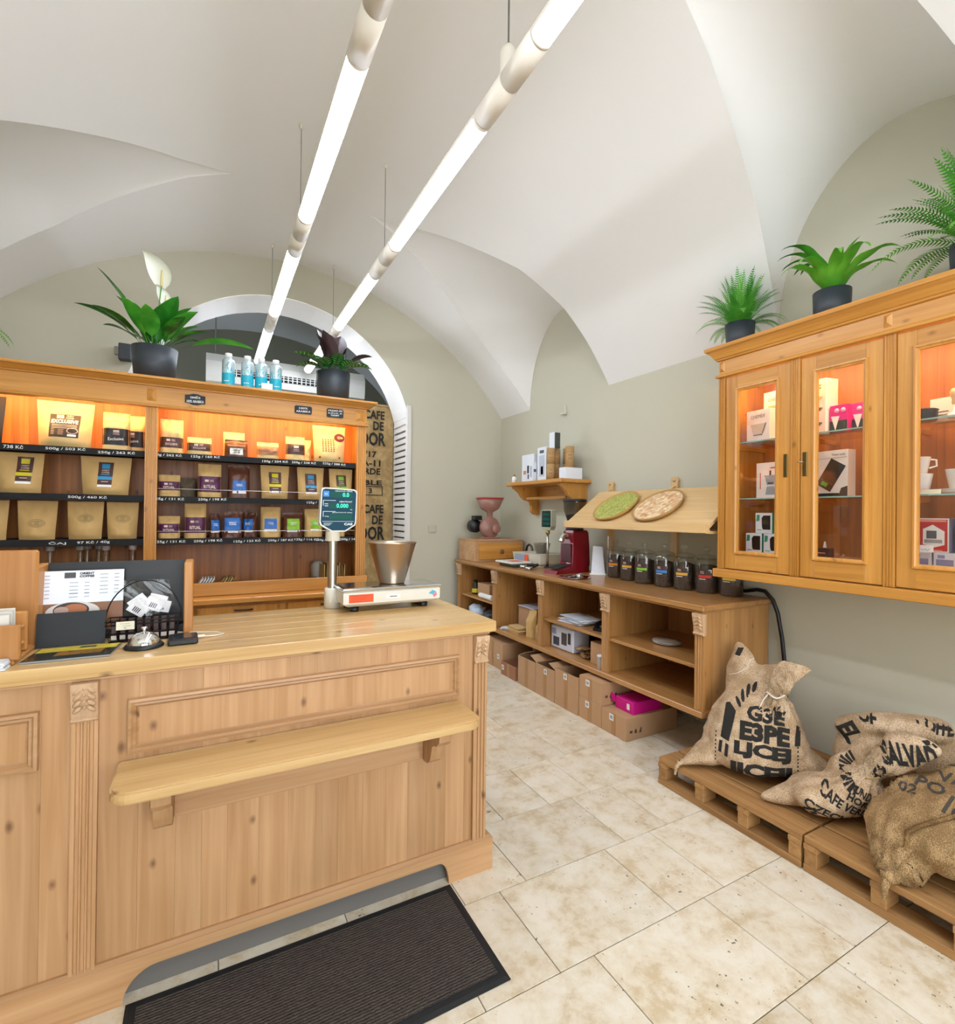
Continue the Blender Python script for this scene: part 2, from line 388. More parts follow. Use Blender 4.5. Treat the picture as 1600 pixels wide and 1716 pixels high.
# shop front behind the camera: a wide glazed front that lets the daylight in
def build_front():
    y0, y1 = YF-.25, YF
    m = MB(); m.box(XL-.2, -1.1, y0, y1, 0, 4.15); m.box(2.4, XR+.2, y0, y1, 0, 4.15); m.box(-1.1, 2.4, y0, y1, 3.1, 4.15); m.box(-1.1, 1.1, y0, y1, 0, .5)
    struct(m.build('wall_front', PAINT))
    fr = plain('white_window_frame', '#dcdad4', .5)
    f = MB()
    for x in (-1.1, 0., 1.04): f.box(x, x+.06, y0+.08, y1-.08, .5, 3.1)
    f.box(-1.1, 1.1, y0+.08, y1-.08, .5, .56); f.box(-1.1, 1.1, y0+.08, y1-.08, 3.04, 3.1); f.box(-1.1, 1.1, y0+.09, y1-.09, 2.3, 2.36)
    o = struct(f.build('window_1', fr))
    for xa, xb in ((-1.04, 0), (.06, 1.04)):
        for za, zb in ((.56, 2.3), (2.36, 3.04)):
            B('pane', glass_mat(), o, xa, xb, YF-.13, YF-.12, za, zb, world=False)
    f = MB(); f.box(1.1, 1.2, y0+.08, y1-.08, 0, 3.1); f.box(2.3, 2.4, y0+.08, y1-.08, 0, 3.1); f.box(1.2, 2.3, y0+.08, y1-.08, 0, .25); f.box(1.2, 2.3, y0+.08, y1-.08, 2.3, 2.4); f.box(1.2, 2.3, y0+.08, y1-.08, 3.0, 3.1)
    o = struct(f.build('door_1', fr))
    for za, zb in ((.25, 2.3), (2.4, 3.0)): B('pane', glass_mat(), o, 1.2, 2.3, YF-.13, YF-.12, za, zb, world=False)
    MB().tube([(1.25, YF-.05, .95), (1.25, YF-.05, 1.25)], .012).build('handle', STEEL, o)
build_front()

# floor: travertine tiles in rows, each a slab of its own over the dark joint bed
def build_floor():
    fl = struct(B('floor', plain('joint_mortar', '#6f675a', .9), None, XL-.2, XR+.2, YF-.25, YB+.5, -.12, -.004))
    known = {-1: [1.60, 1.89], 0: [1.177, 1.737, 2.017], 1: [.757, 1.037, 1.586, 1.863], 2: [1.167, 1.713, 1.99], 3: [1.578, 1.852, 2.28], 4: [1.43, 1.99, 2.27], 5: [1.72, 1.85, 2.4]}
    rnd = random.Random(4); Y0, P, g = .922, .397, .0016
    cache = {}
    for k in range(-8, 12):
        ya, yb = Y0+k*P, Y0+(k+1)*P
        ya = max(ya, YF); yb = min(yb, YB)
        if yb-ya < .03: continue
        j = list(known.get(k, [rnd.uniform(.7, 1.2)]))
        while j[-1] < XR: j.append(j[-1]+rnd.choice((.56, .28, .56, .42)))
        while j[0] > XL: j.insert(0, j[0]-rnd.choice((.56, .28, .56, .42)))
        j = [x for x in j if XL+.06 < x < XR-.06]; j = [XL]+j+[XR]
        for a, b in zip(j, j[1:]):
            key = (round(b-a, 3), round(yb-ya, 3))
            if key not in cache:
                cache[key] = MB().box(-(b-a)/2+g, (b-a)/2-g, -(yb-ya)/2+g, (yb-ya)/2-g, -.012, 0, .0012).mesh('tile', travertine())
            o = bpy.data.objects.new('tile', cache[key]); COL.objects.link(o); o.parent = fl; o.location = ((a+b)/2, (ya+yb)/2, 0)
build_floor()

# ------------------------------------------------------------------ fluorescent tube rows
def tube_row(label, x, starts, z, wires, box_at=None):
    t = thing('tube_light_row', label, 'ceiling light', (x, starts[0], z), group='suspended tube lights')
    HOUS = plain('cream_tube_housing', '#e6ded0', .35)
    GLOW = plain('fluorescent_tube', '#e9f2ff', .4, emit=TUBE_POWER)
    R, lit, per = .047, 1.2, 1.668
    mesh_lit = MB().lathe([(R*.93, 0), (R*.93, lit)], n=18, axis='y', a0=PI*.97, a1=PI*2.03).mesh('diffuser', GLOW)
    up = MB().lathe([(R, -.001), (R, lit+.001)], n=18, axis='y', a0=-PI*.03, a1=PI*1.03)
    up.lathe([(R*.96, 0), (R*.96, lit)], n=18, axis='y', a0=-PI*.03, a1=PI*1.03); mesh_up = up.mesh('housing', HOUS)
    capm = MB().lathe([(.0, 0), (R*.98, 0), (R*.98, .012), (0, .012)], n=20, axis='y').mesh('end_cap', HOUS)
    def sub(me, y, nm):
        o = bpy.data.objects.new(nm, me); COL.objects.link(o); o.parent = t; o.location = (0, y-starts[0], 0); return o
    for y in starts:
        sub(mesh_lit, y, 'diffuser'); sub(mesh_up, y, 'reflector_housing'); sub(capm, y-.012, 'end_cap'); sub(capm, y+lit, 'end_cap')
    gap = per-lit
    half = MB().lathe([(0, .014), (R, .014), (R, gap/2-.003), (R*.97, gap/2-.003), (R*.97, gap/2)], n=22, axis='y').mesh('sleeve', HOUS)
    half2 = MB().lathe([(R*.97, gap/2), (R*.97, gap/2+.003), (R, gap/2+.003), (R, gap-.014), (0, gap-.014)], n=22, axis='y').mesh('sleeve', HOUS)
    for y in starts[:-1]:
        sub(half, y+lit, 'sleeve'); sub(half2, y+lit, 'sleeve')
    WIRE = plain('steel_wire', '#8b8b86', .4, .8)
    for y, zt in wires:
        MB().tube([(0, y-starts[0], R*.9), (0, y-starts[0], zt-z)], .0022, 6).build('suspension_wire', WIRE, t)
        MB().lathe([(0, 0), (.011, 0), (.011, -.02), (.004, -.03)], (0, y-starts[0], zt-z), 10).build('ceiling_anchor', HOUS, t)
    if box_at:
        MB().lathe([(0, R*.5), (.032, R*.5), (.034, .13), (.028, .15), (0, .15)], (0, box_at-starts[0], 0), 20).build('power_canister', HOUS, t)
        MB().tube([(0, box_at-starts[0], .15), (0, box_at-starts[0], barrel(x)-z)], .003, 6).build('power_cable', WIRE, t)
S1 = [1.98+1.668*k for k in range(-2, 3)]; S2 = [2.02+1.676*k for k in range(-2, 3)]
tube_row('row of white fluorescent tubes above the till display pole', .50, S1, 3.3, [(y+1.43, barrel(.5) if y < 4.5 else 3.98) for y in S1[:-1]])
tube_row('row of white fluorescent tubes with a small round power canister on top', 1.08, S2, 3.3, [(y+1.44, barrel(1.08)) for y in S2[:-1]], box_at=1.79)

# ================================================================== FURNITURE HELPERS (all face -Y)
def loft_rect(prof, x0, x1, y0, y1, l=1, r=1, f=1, b=0):
    """stepped / moulded slab: rings of (offset, z) joined up"""
    m = MB(); n = len(prof); v = []
    for o, z in prof: v += [(x0-o*l, y0-o*f, z), (x1+o*r, y0-o*f, z), (x1+o*r, y1+o*b, z), (x0-o*l, y1+o*b, z)]
    fs = [(i*4+k, i*4+(k+1) % 4, (i+1)*4+(k+1) % 4, (i+1)*4+k) for i in range(n-1) for k in range(4)]
    return m.add(v, fs+[(3, 2, 1, 0), tuple(4*(n-1)+k for k in range(4))])
def frame_ring(x0, x1, z0, z1, y, prof, close=False):
    """picture-frame moulding on a face at y: prof = (inset, height towards -y)"""
    m = MB(); v = []
    for d, h in prof: v += [(x0+d, y-h, z0+d), (x1-d, y-h, z0+d), (x1-d, y-h, z1-d), (x0+d, y-h, z1-d)]
    n = len(prof)
    fs = [(i*4+k, i*4+(k+1) % 4, (i+1)*4+(k+1) % 4, (i+1)*4+k) for i in range(n-1) for k in range(4)]
    if close: fs.append(tuple(4*(n-1)+k for k in range(4)))
    return m.add(v, fs)
def fluted(x0, x1, y0, y1, z0, z1, n=3, d=.006):
    """post with upright grooves cut into its front"""
    pts = [(x0, y1), (x0, y0)]; w = (x1-x0)
    for k in range(n):
        c = x0+w*(k+1)/(n+1); g = w*.32/(n+1)
        pts += [(c-g*1.2, y0), (c-g*.7, y0+d), (c+g*.7, y0+d), (c+g*1.2, y0)]
    pts += [(x1, y0), (x1, y1)]
    return MB().prism(pts, z0, z1, 'z')
def capital(x0, x1, y0, z0, z1, d=.02):
    """carved leaf capital: swelling block, ribbed leaf lobes, beads and a rounded foot"""
    w, h = x1-x0, z1-z0; m = MB()
    P = [(y0+.02, z0), (y0-.004, z0), (y0-.012, z0+h*.05), (y0-.012, z0+h*.09), (y0-.004, z0+h*.13), (y0-.006, z0+h*.3), (y0-.013, z0+h*.6), (y0-.02, z0+h*.85), (y0-.02, z1), (y0+.02, z1)]
    m.prism(P, x0, x1, 'x')
    c = (x0+x1)/2
    for i in range(4):
        z = z0+h*(.34+.16*i); yy = y0-.008-.010*(z-z0)/h
        for s in (-1, 1):
            bm = bmesh.new(); bmesh.ops.create_uvsphere(bm, u_segments=8, v_segments=6, radius=1)
            M = Matrix.Translation((c+s*w*(.26), yy, z)) @ Matrix.Rotation(s*.75, 4, 'Y') @ Matrix.Diagonal((w*.22, .007, h*.06, 1))
            bmesh.ops.transform(bm, matrix=M, verts=bm.verts); m.bm(bm, True)
        bm = bmesh.new(); bmesh.ops.create_uvsphere(bm, u_segments=8, v_segments=6, radius=1)
        bmesh.ops.transform(bm, matrix=Matrix.Translation((c, yy-.003, z+h*.05)) @ Matrix.Diagonal((w*.07, .006, h*.035, 1)), verts=bm.verts); m.bm(bm, True)
    return m
def pyramid_block(x0, x1, y, z0, z1, d=.012):
    cx, cz = (x0+x1)/2, (z0+z1)/2; e = (z1-z0)*.18
    m = MB(); v = [(x0, y, z0), (x1, y, z0), (x1, y, z1), (x0, y, z1), (cx, y-d, cz-e), (cx, y-d, cz+e)]
    return m.add(v, [(0, 1, 4), (1, 2, 5, 4), (2, 3, 5), (3, 0, 4, 5), (3, 2, 1, 0)])
def boards(parent, mat, x0, x1, y0, y1, z0, z1, wid, axis='x', seed=0, world=False, name='board', g=.0001, c=.0004):
    """a row of boards side by side along an axis"""
    r = random.Random(seed); ends = {'x': (x0, x1), 'y': (y0, y1), 'z': (z0, z1)}[axis]; p = ends[0]
    while p < ends[1]-.005:
        q = min(p+wid*r.uniform(.85, 1.2), ends[1])
        if ends[1]-q < wid*.4: q = ends[1]
        a = [x0, x1, y0, y1, z0, z1]; i = 'xyz'.index(axis)*2; a[i], a[i+1] = p+g, q-g
        B(name, mat, parent, *a, c=c, world=world); p = q

# ================================================================== SALES COUNTER
def build_counter():
    t = thing('sales_counter', 'long pine sales counter with fluted pilasters and a narrow ledge on its front', 'counter', (0, 2.15, 0))
    x0, x1, yf, yb = -1.75, 1.05, 1.864, 2.46
    # worktop planks
    ys = [1.84, 1.96, 2.06, 2.17, 2.27, 2.37, 2.48]
    for a, b in zip(ys, ys[1:]): B('top_plank', pine_top('x'), t, x0, 1.085, a+.0002, b-.0002, 1.003, 1.048, .003)
    B('top_moulding', pine('x'), t, x0, 1.062, 1.856, yb, .992, 1.0025, .002)
    boards(t, pine('z'), x0, -.346, yf, yf+.02, .13, .992, .16, seed=1, world=True, name='front_board')
    boards(t, pine('z'), -.282, .985, yf, yf+.02, .13, .992, .085, seed=2, world=True, name='front_board')
    B('side_panel', pine('z'), t, x1-.025, x1-.001, yf+.02, yb, .13, .992)
    B('back_panel', pine('z'), t, x0, x1-.03, yb-.02, yb, .0, .98)
    for a, b in ((-.346, -.282), (.985, 1.047), (-1.75, -1.69)):
        fluted(a, b, 1.85, 1.884, .13, .876).build('pilaster', pine('z'), t, True)
        capital(a, b, 1.85, .876, .992).build('carved_capital', wood('bare_pine', '#d3b08c', '#b38d68', 'z', knots=0), t, True)
    prof = [(0, 0), (.002, .016), (.010, .018), (.016, .010), (.022, .012), (.026, .004), (.030, .002)]
    for a, b, nm in ((-.211, .919, 0), (-1.5, -.42, 0)):
        frame_ring(a, b, .753, .922, yf, prof).build('panel_moulding', pine('x'), t, True)
        B('raised_panel', pine('z'), t, a+.03, b-.03, yf-.003, yf+.002, .783, .892)
    # plinth with the toe cut-out
    P = [(x0, 0), (-.212, 0)]
    for k in range(9): a = PI/2*k/8; P.append((-.212+.09*(1-math.cos(a)), .094*math.sin(a)))
    for k in range(9): a = PI/2*(1-k/8); P.append((.877-.045*(1-math.cos(a)), .075*math.sin(a)+.019*(math.sin(a))))
    P += [(1.08, 0), (1.08, .128), (x0, .128)]
    MB().prism(P, 1.844, 1.864, 'y').build('plinth', pine('x'), t, True)
    loft_rect([(0, .128), (.0, .131), (-.012, .140), (-.018, .140)], x0, 1.08, 1.844, 1.9, l=0).build('plinth_cap', pine('x'), t, True)
    B('plinth_side', pine('y'), t, 1.056, 1.079, 1.865, yb, 0, .13)
    B('kick_plate', plain('shadow_grey_kick', '#6f6b67', .6, .0), t, -.3, 1.0, 1.885, 1.89, 0, .13)  # plate colour darkened to stand for the shadow in the toe cut-out
    # ledge
    L = MB(); pts = []; a, b, y0 = -.232, .9, 1.642
    pts = [(b+.02, 1.864), (a, 1.864)]
    for k in range(7): q = PI/2*k/6; pts.append((a+.055*(1-math.cos(q)), y0+.055-.055*math.sin(q)))
    for k in range(7): q = PI/2*(1-k/6); pts.append((b+.02-.055*(1-math.cos(q)), y0+.055-.055*math.sin(q)))
    bm = bmesh.new(); vv = [bm.verts.new((p[0], p[1], .698)) for p in pts]; fc = bm.faces.new(vv[::-1])
    ex = bmesh.ops.extrude_face_region(bm, geom=[fc]); bmesh.ops.translate(bm, vec=(0, 0, .036), verts=[g for g in ex['geom'] if isinstance(g, bmesh.types.BMVert)])
    bmesh.ops.recalc_face_normals(bm, faces=bm.faces)
    bmesh.ops.bevel(bm, geom=[e for e in bm.edges if abs(e.verts[0].co.z-e.verts[1].co.z) < 1e-5 and len(e.link_faces) == 2], offset=.006, segments=2, affect='EDGES')
    lo = L.bm(bm).build('ledge', pine_top('x'), t, True)
    for bx in (-.135, .757):
        P = [(1.864, .697), (1.69, .697), (1.685, .685), (1.69, .655), (1.715, .632), (1.735, .628), (1.755, .615), (1.765, .58), (1.775, .553), (1.80, .535), (1.83, .53), (1.864, .54)]
        o = MB().prism(P, bx, bx+.05, 'x').build('bracket', pine('z'), lo); o.location = -Vector((0, 0, 0))
    B('apron', pine('x'), lo, -.085, .757, 1.842, 1.863, .535, .697, .002, world=False)
    return t
build_counter()

def build_mat():
    t = thing('floor_mat', 'dark brown ribbed doormat with black rubber edge in front of the counter', 'mat', (.337, 1.6, 0))
    x0, x1, y0, y1 = -.203, .877, 1.372, 1.836
    loft_rect([(0, .0005), (0, .004), (-.012, .009), (-.03, .0095)], x0, x1, y0, y1, b=1).build('rubber_border', MATTE_BLACK, t, True)
    m, nt, b = newmat('ribbed_carpet'); L = nt.links.new
    tc = N(nt, 'ShaderNodeTexCoord'); wv = N(nt, 'ShaderNodeTexWave', wave_type='BANDS', bands_direction='Y'); wv.inputs['Scale'].default_value = 32
    wv.inputs['Distortion'].default_value = 3; wv.inputs['Detail'].default_value = 3; wv.inputs['Detail Scale'].default_value = 4; L(tc.outputs['Object'], wv.inputs['Vector'])
    cr = N(nt, 'ShaderNodeValToRGB'); cr.color_ramp.elements[0].color = lin('#2b2522'); cr.color_ramp.elements[1].color = lin('#5a4f48'); L(wv.outputs['Fac'], cr.inputs[0])
    L(cr.outputs[0], b.inputs['Base Color']); b.inputs['Roughness'].default_value = .95
    bp = N(nt, 'ShaderNodeBump'); bp.inputs['Distance'].default_value = .006; L(wv.outputs['Fac'], bp.inputs['Height']); L(bp.outputs[0], b.inputs['Normal'])
    B('ribbed_pile', m, t, x0+.03, x1-.03, y0+.03, y1-.03, .009, .0125, .001)
build_mat()

# ================================================================== BACK SHELF UNIT
SHY = 3.5
def build_shelf_unit():
    t = thing('display_shelf', 'tall honey pine display shelf with black shelves of coffee bags', 'shelf', (-.3, 3.6, 0))
    x0, x1, yb = -1.6, .98, 3.86
    H = honey
    # base
    B('base_body', H('z'), t, x0, x1, 3.38, yb, .08, .948); B('base_plinth', H('x'), t, x0, x1, 3.40, yb, 0, .08)
    B('base_top', H('x'), t, x0-.02, x1+.03, 3.32, yb, .95, .984, .006)
    for k in range(5):
        xa = x0+.03+k*.505
        d = B('base_door', H('z'), t, xa, xa+.49, 3.362, 3.379, .12, .93, .003)
        frame_ring(xa+.06, xa+.43, .18, .87, 3.362-SHY+SHY, [(0, 0), (.004, .008), (.014, .006), (.018, 0)]).build('door_moulding', H('z'), d)
        MB().tube([(xa+.20, 3.352, .905), (xa+.22, 3.34, .905), (xa+.28, 3.34, .905), (xa+.30, 3.352, .905)], .005).build('handle', plain('dark_iron', '#3c3835', .4, .9), d)
    B('front_rail', H('x'), t, -.33, x1-.0, 3.44, 3.462, .985, 1.066, .004); B('front_rail', H('x'), t, x0, -.335, 3.44, 3.462, .985, 1.066, .004)
    # back boards, sides, top
    boards(t, orange_back('z'), x0+.02, x1-.02, yb-.018, yb, .985, 2.2, .115, seed=5, world=True, name='back_board')
    for a in (x0, x1-.02): B('side_panel', H('z'), t, a, a+.02, 3.535, yb-.019, .985, 2.22)
    B('partition', H('z'), t, -.315, -.29, 3.535, yb-.019, .985, 2.22)
    B('top_panel', H('x'), t, x0, x1, 3.53, yb, 2.221, 2.245)
    # posts
    for a, b in ((-.333, -.271), (.91, .977), (x0, x0+.065)):
        fluted(a, b, 3.5, 3.534, .985, 2.118, 4, .005).build('fluted_post', H('z'), t, True)
    B('frieze', H('x'), t, x0, x1, 3.5, 3.529, 2.119, 2.242, .001)
    loft_rect([(0, 2.108), (.012, 2.112), (.014, 2.120), (.004, 2.128), (0, 2.128)], x0, x1, 3.5, 3.53).build('frieze_bead', H('x'), t, True)
    loft_rect([(0, 2.232), (.010, 2.234), (.012, 2.240), (.020, 2.245), (.032, 2.253), (.046, 2.264), (.058, 2.266), (.060, 2.272), (.058, 2.281), (0, 2.281)], x0, x1, 3.5, yb).build('cornice', H('x'), t, True)
    for a, b in ((-.327, -.279), (.895, .962)): pyramid_block(a, b, 3.5, 2.145, 2.215).build('corner_block', H('z'), t, True)
    # black shelves with chalkboard fronts
    for xa, xb in ((x0+.02, -.316), (-.289, .96)):
        for k, z in enumerate((1.85, 1.588, 1.332)):
            s = B('black_shelf', MATTE_BLACK, t, xa, xb, 3.535, yb-.02, z-.018, z)
            B('price_strip', MATTE_BLACK, s, xa-.02 if xa > -1 else xa, min(xb+.0, .91) if xa > -1 else -.334, 3.518, 3.5345, z-.036, z-.001, world=False)
            if k and xa > -1: MB().tube([(-.27, 3.526, z+.045), (.909, 3.526, z+.045)], .0018, 6).build('retaining_wire', STEEL, s)
            if xa > -1: tx = [[(-.225, '250g / 262 Kč'), (-.02, '125g / 160 Kč'), (.38, '150g / 204 Kč'), (.56, '250g / 338 Kč'), (.76, '225g / 288 Kč')],
                              [(-.21, '125g / 131 Kč'), (.02, '250g / 198 Kč'), (.66, '125g / 144 Kč')],
                              [(-.2, '125g / 131 Kč'), (.0, '250g / 198 Kč'), (.22, '125g / 123 Kč'), (.42, '250g / 187 Kč'), (.585, '125g / 116 Kč'), (.72, '250g / 177 Kč'), (.865, '250g / 144')]][k]
            else: tx = [[(-.92, '738 Kč'), (-.70, '500g / 503 Kč'), (-.47, '250g / 262 Kč')], [(-.60, '500g / 460 Kč')], [(-.73, 'ČAJ'), (-.57, '97 Kč / 40g')]][k]
            for i, (cx, b) in enumerate(tx):
                w = (.012*len(b)) if xa > -1 else .0135*len(b)
                if b == 'ČAJ': w = .075
                text(b, s, CHALK, (cx, 3.5172, z-.018+.003*math.sin(i*2.1)), (1, 0, .03*math.sin(i)), (0, 0, 1), w, .019, weight=.01)
    # warm strip lamps tucked behind the frieze
    warm = plain('warm_strip_lamp', '#ffd9a0', .5, emit=6)
    for xa, xb in ((-1.5, -.36), (-.24, .86)):
        lamp = B('strip_lamp', warm, t, xa, xb, 3.545, 3.56, 2.205, 2.219)
        area_light('strip_lamp_light', ((xa+xb)/2, 3.575, 2.20), xb-xa, .03, WARM_POWER, (1, .56, .20), lamp, (math.radians(28), 0, 0))
    return t
build_shelf_unit()

def plaque(x, z, w, h, lines, label, shape=0):
    o = None
    m = MB(); c = .007
    P = [(x-w/2+c, z-h/2), (x+w/2-c, z-h/2), (x+w/2, z-h/2+c), (x+w/2, z+h/2-c), (x+w/2-c, z+h/2), (x-w/2+c, z+h/2), (x-w/2, z+h/2-c), (x-w/2, z-h/2+c)]
    if shape: P = [(x-w/2, z-h*.36), (x-w*.3, z-h*.40), (x-w*.12, z-h*.52), (x+w*.12, z-h*.52), (x+w*.3, z-h*.40), (x+w/2, z-h*.36), (x+w/2, z+h*.36), (x+w*.3, z+h*.40), (x+w*.12, z+h*.52), (x-w*.12, z+h*.52), (x-w*.3, z+h*.40), (x-w/2, z+h*.36)]
    t = thing('price_plaque', label, 'sign', (x, 3.499, z-h/2), group='chalk signs on the shelf top')
    m.prism(P, 3.4935, 3.4995, 'y').build('slate_board', plain('slate', '#2b3138', .8), t, True)
    n = len(lines)
    for i, b in enumerate(lines):
        text(b, t, CHALK, (x, 3.493, z+h*.40*((n-1)/2-i)*(2/n)), (1, 0, .04), (0, 0, 1), w*(.5 if len(b) < 6 else .84), h*.25 if n < 3 else h*.19, weight=.015, world=True)
plaque(-.08, 2.178, .108, .064, ['SMĚS', '100% ARABIKA'], 'small black chalk sign with pointed top and bottom edge on the shelf frieze', 1)
plaque(.548, 2.183, .11, .052, ['100%', 'ARABIKA'], 'small black rectangular chalk sign with two lines on the shelf frieze')
plaque(.757, 2.183, .112, .060, ['PREMIUM', 'KÁVA Z', 'FARMY'], 'small black rectangular chalk sign with three lines on the shelf frieze')

# ================================================================== RIGHT-HAND COUNTER (open shelves)
RC0 = (2.52, 5.25)     # local x = 5.25 - Y, local y = X - 2.52
def build_side_counter():
    t = thing('side_counter', 'long low pine counter with open shelf bays along the wall', 'counter', (2.52, 5.25, 0), -PI/2)
    W = oak; P = lambda *a, **k: B(*a, world=False, **k)
    P('worktop', W('x'), t, 0, 3.32, 0, .67, .95, .984, c=.005); P('worktop_moulding', W('x'), t, .02, 3.30, .012, .66, .938, .9495, c=.003)
    loft = [.10, .90, 1.69, 2.493, 3.285]
    for i, x in enumerate(loft):
        P('divider', W('z'), t, x-.012, x+.012, .03, .655, .37 if i else 0, .9375)
        fluted(x-.032, x+.032, .012, .029, .37, .81, 3, .004).build('fluted_post', W('z'), t)
        capital(x-.034, x+.034, .008, .81, .937).build('carved_capital', wood('bare_pine', '#d3b08c', '#b38d68', 'z', knots=0), t)
    P('bottom_board', W('x'), t, .06, 3.315, .0, .655, .332, .369, c=.004)
    boards(t, W('z'), .05, 3.29, .656, .668, .37, .937, .14, seed=9, name='back_board')
    for a, b, z in ((.113, .887, .605), (1.703, 2.48, .618), (2.506, 3.272, .622)): P('shelf_board', W('x'), t, a, b, .035, .65, z-.022, z, c=.002)
    P('foot', W('z'), t, .9, .94, .5, .54, 0, .331); P('foot', W('z'), t, 3.16, 3.2, .60, .64, 0, .331); P('foot', W('z'), t, 2.48, 2.52, .55, .59, 0, .331); P('foot', W('z'), t, 1.68, 1.72, .55, .59, 0, .331)
    return t
build_side_counter()

# ================================================================== GLAZED WALL CABINET
def build_cabinet():
    z0 = 1.135; t = thing('wall_cabinet', 'honey pine wall cabinet with glazed doors and lit shelves', 'cabinet', (2.76, 2.02, z0), -PI/2)
    H = honey; Wd = 1.72; D = .435
    P = lambda n, m, par, x0_, x1_, ya, yb, za, zb, c=0: B(n, m, par, x0_, x1_, ya, yb, za-z0, zb-z0, c=c, world=False)
    P('sill', H('x'), t, -.02, Wd+.02, -.02, D, z0, 1.186, .004)
    P('bottom_board', H('x'), t, 0, Wd, .031, D, 1.1865, 1.205); P('floor_board', H('x'), t, .021, Wd-.021, .04, D-.016, 1.268, 1.2855)
    for a in (.0, Wd-.02): P('side_panel', H('z'), t, a, a+.02, .03, D, 1.205, 2.36)
    boards(t, orange_back('z'), .02, Wd-.02, D-.015, D, 1.206-z0, 2.36-z0, .14, seed=11, name='back_board')
    P('top_board', H('x'), t, 0, Wd, .02, D, 2.42, 2.44)
    P('frieze', H('x'), t, 0, Wd, .0, .02, 2.36, 2.47, .001)
    loft_rect([(0, 2.352-z0), (.014, 2.355-z0), (.016, 2.366-z0), (.006, 2.374-z0), (0, 2.376-z0)], 0, Wd, 0, .02).build('frieze_bead', H('x'), t)
    loft_rect([(0, 2.455-z0), (.012, 2.458-z0), (.014, 2.466-z0), (.020, 2.470-z0), (.026, 2.482-z0), (.036, 2.498-z0), (.052, 2.512-z0), (.06, 2.516-z0), (.062, 2.528-z0), (.058, 2.538-z0), (0, 2.538-z0)], 0, Wd, 0, D-.001).build('cornice', H('x'), t)
    for a in (.0, .435, .858, 1.28, 1.675):
        w = .045 if .0 < a < 1.6 else .04
        fluted(a, a+w, .0, .03, 1.188-z0, 2.352-z0, 3, .004).build('fluted_post', H('z'), t)
    for a in (.006, .855, 1.68): pyramid_block(a, a+.034, 0, 2.388-z0, 2.448-z0, .014).build('corner_block', H('z'), t)
    brass = plain('aged_brass', '#6a5a34', .35, .9)
    for i, (a, b) in enumerate(((.045, .430), (.484, .853), (.906, 1.276), (1.328, 1.672))):
        d = P('door', H('z'), t, a, a+.072, .008, .028, 1.192, 2.348, .001)       # hinge stile carries the rest of the door
        P('stile', H('z'), d, b-.072, b, .008, .028, 1.192, 2.348, .001)
        P('rail', H('x'), d, a+.0725, b-.0725, .008, .028, 1.192, 1.292, .001); P('rail', H('x'), d, a+.0725, b-.0725, .008, .028, 2.262, 2.348, .001)
        frame_ring(a+.060, b-.060, 1.280-z0, 2.274-z0, .008, [(0, 0), (.003, .010), (.010, .011), (.015, .005), (.022, .003), (.022, -.012)]).build('glazing_bead', H('z'), d)
        P('pane', glass_mat(), d, a+.07, b-.07, .016, .019, 1.29, 2.264)
        s = (b-.024) if i % 2 == 0 else a+.022
        e = P('escutcheon', brass, d, s-.011, s+.011, .002, .008, 1.722, 1.848, .002)
        if i % 2:
            m = MB(); m.tube([(s, .004, 1.79-z0), (s, -.022, 1.79-z0)], .0035)
            m.tube([(s+.013*math.cos(q*PI/5), -.034+.012*math.sin(q*PI/5), 1.79-z0+.004) for q in range(11)], .0028, 6); m.build('key', STEEL, e)
    for z in (1.945, 1.607):
        P('glass_shelf', glass_mat('shelf_glass', (.93, .97, .95)), t, .022, Wd-.022, .06, D-.016, z, z+.007)
        P('shelf_edge', plain('green_glass_edge', '#8fb3a4', .15), t, .022, Wd-.022, .056, .0598, z, z+.007)
        for a in (.021, .44, .865, 1.28): P('shelf_cleat', H('y'), t, a, a+.015, .07, D-.017, z-.024, z-.001)
    warm = plain('warm_strip_lamp', '#ffd9a0', .5, emit=6)
    for xa, xb in ((.06, .84), (.88, 1.66)):
        lamp = P('strip_lamp', warm, t, xa, xb, .05, .065, 2.40, 2.414)
        area_light('strip_lamp_light', ((xa+xb)/2, .085, 2.395-z0), xb-xa, .03, WARM_POWER*.6, (1, .62, .30), lamp, (math.radians(25), 0, 0))
    return t
build_cabinet()

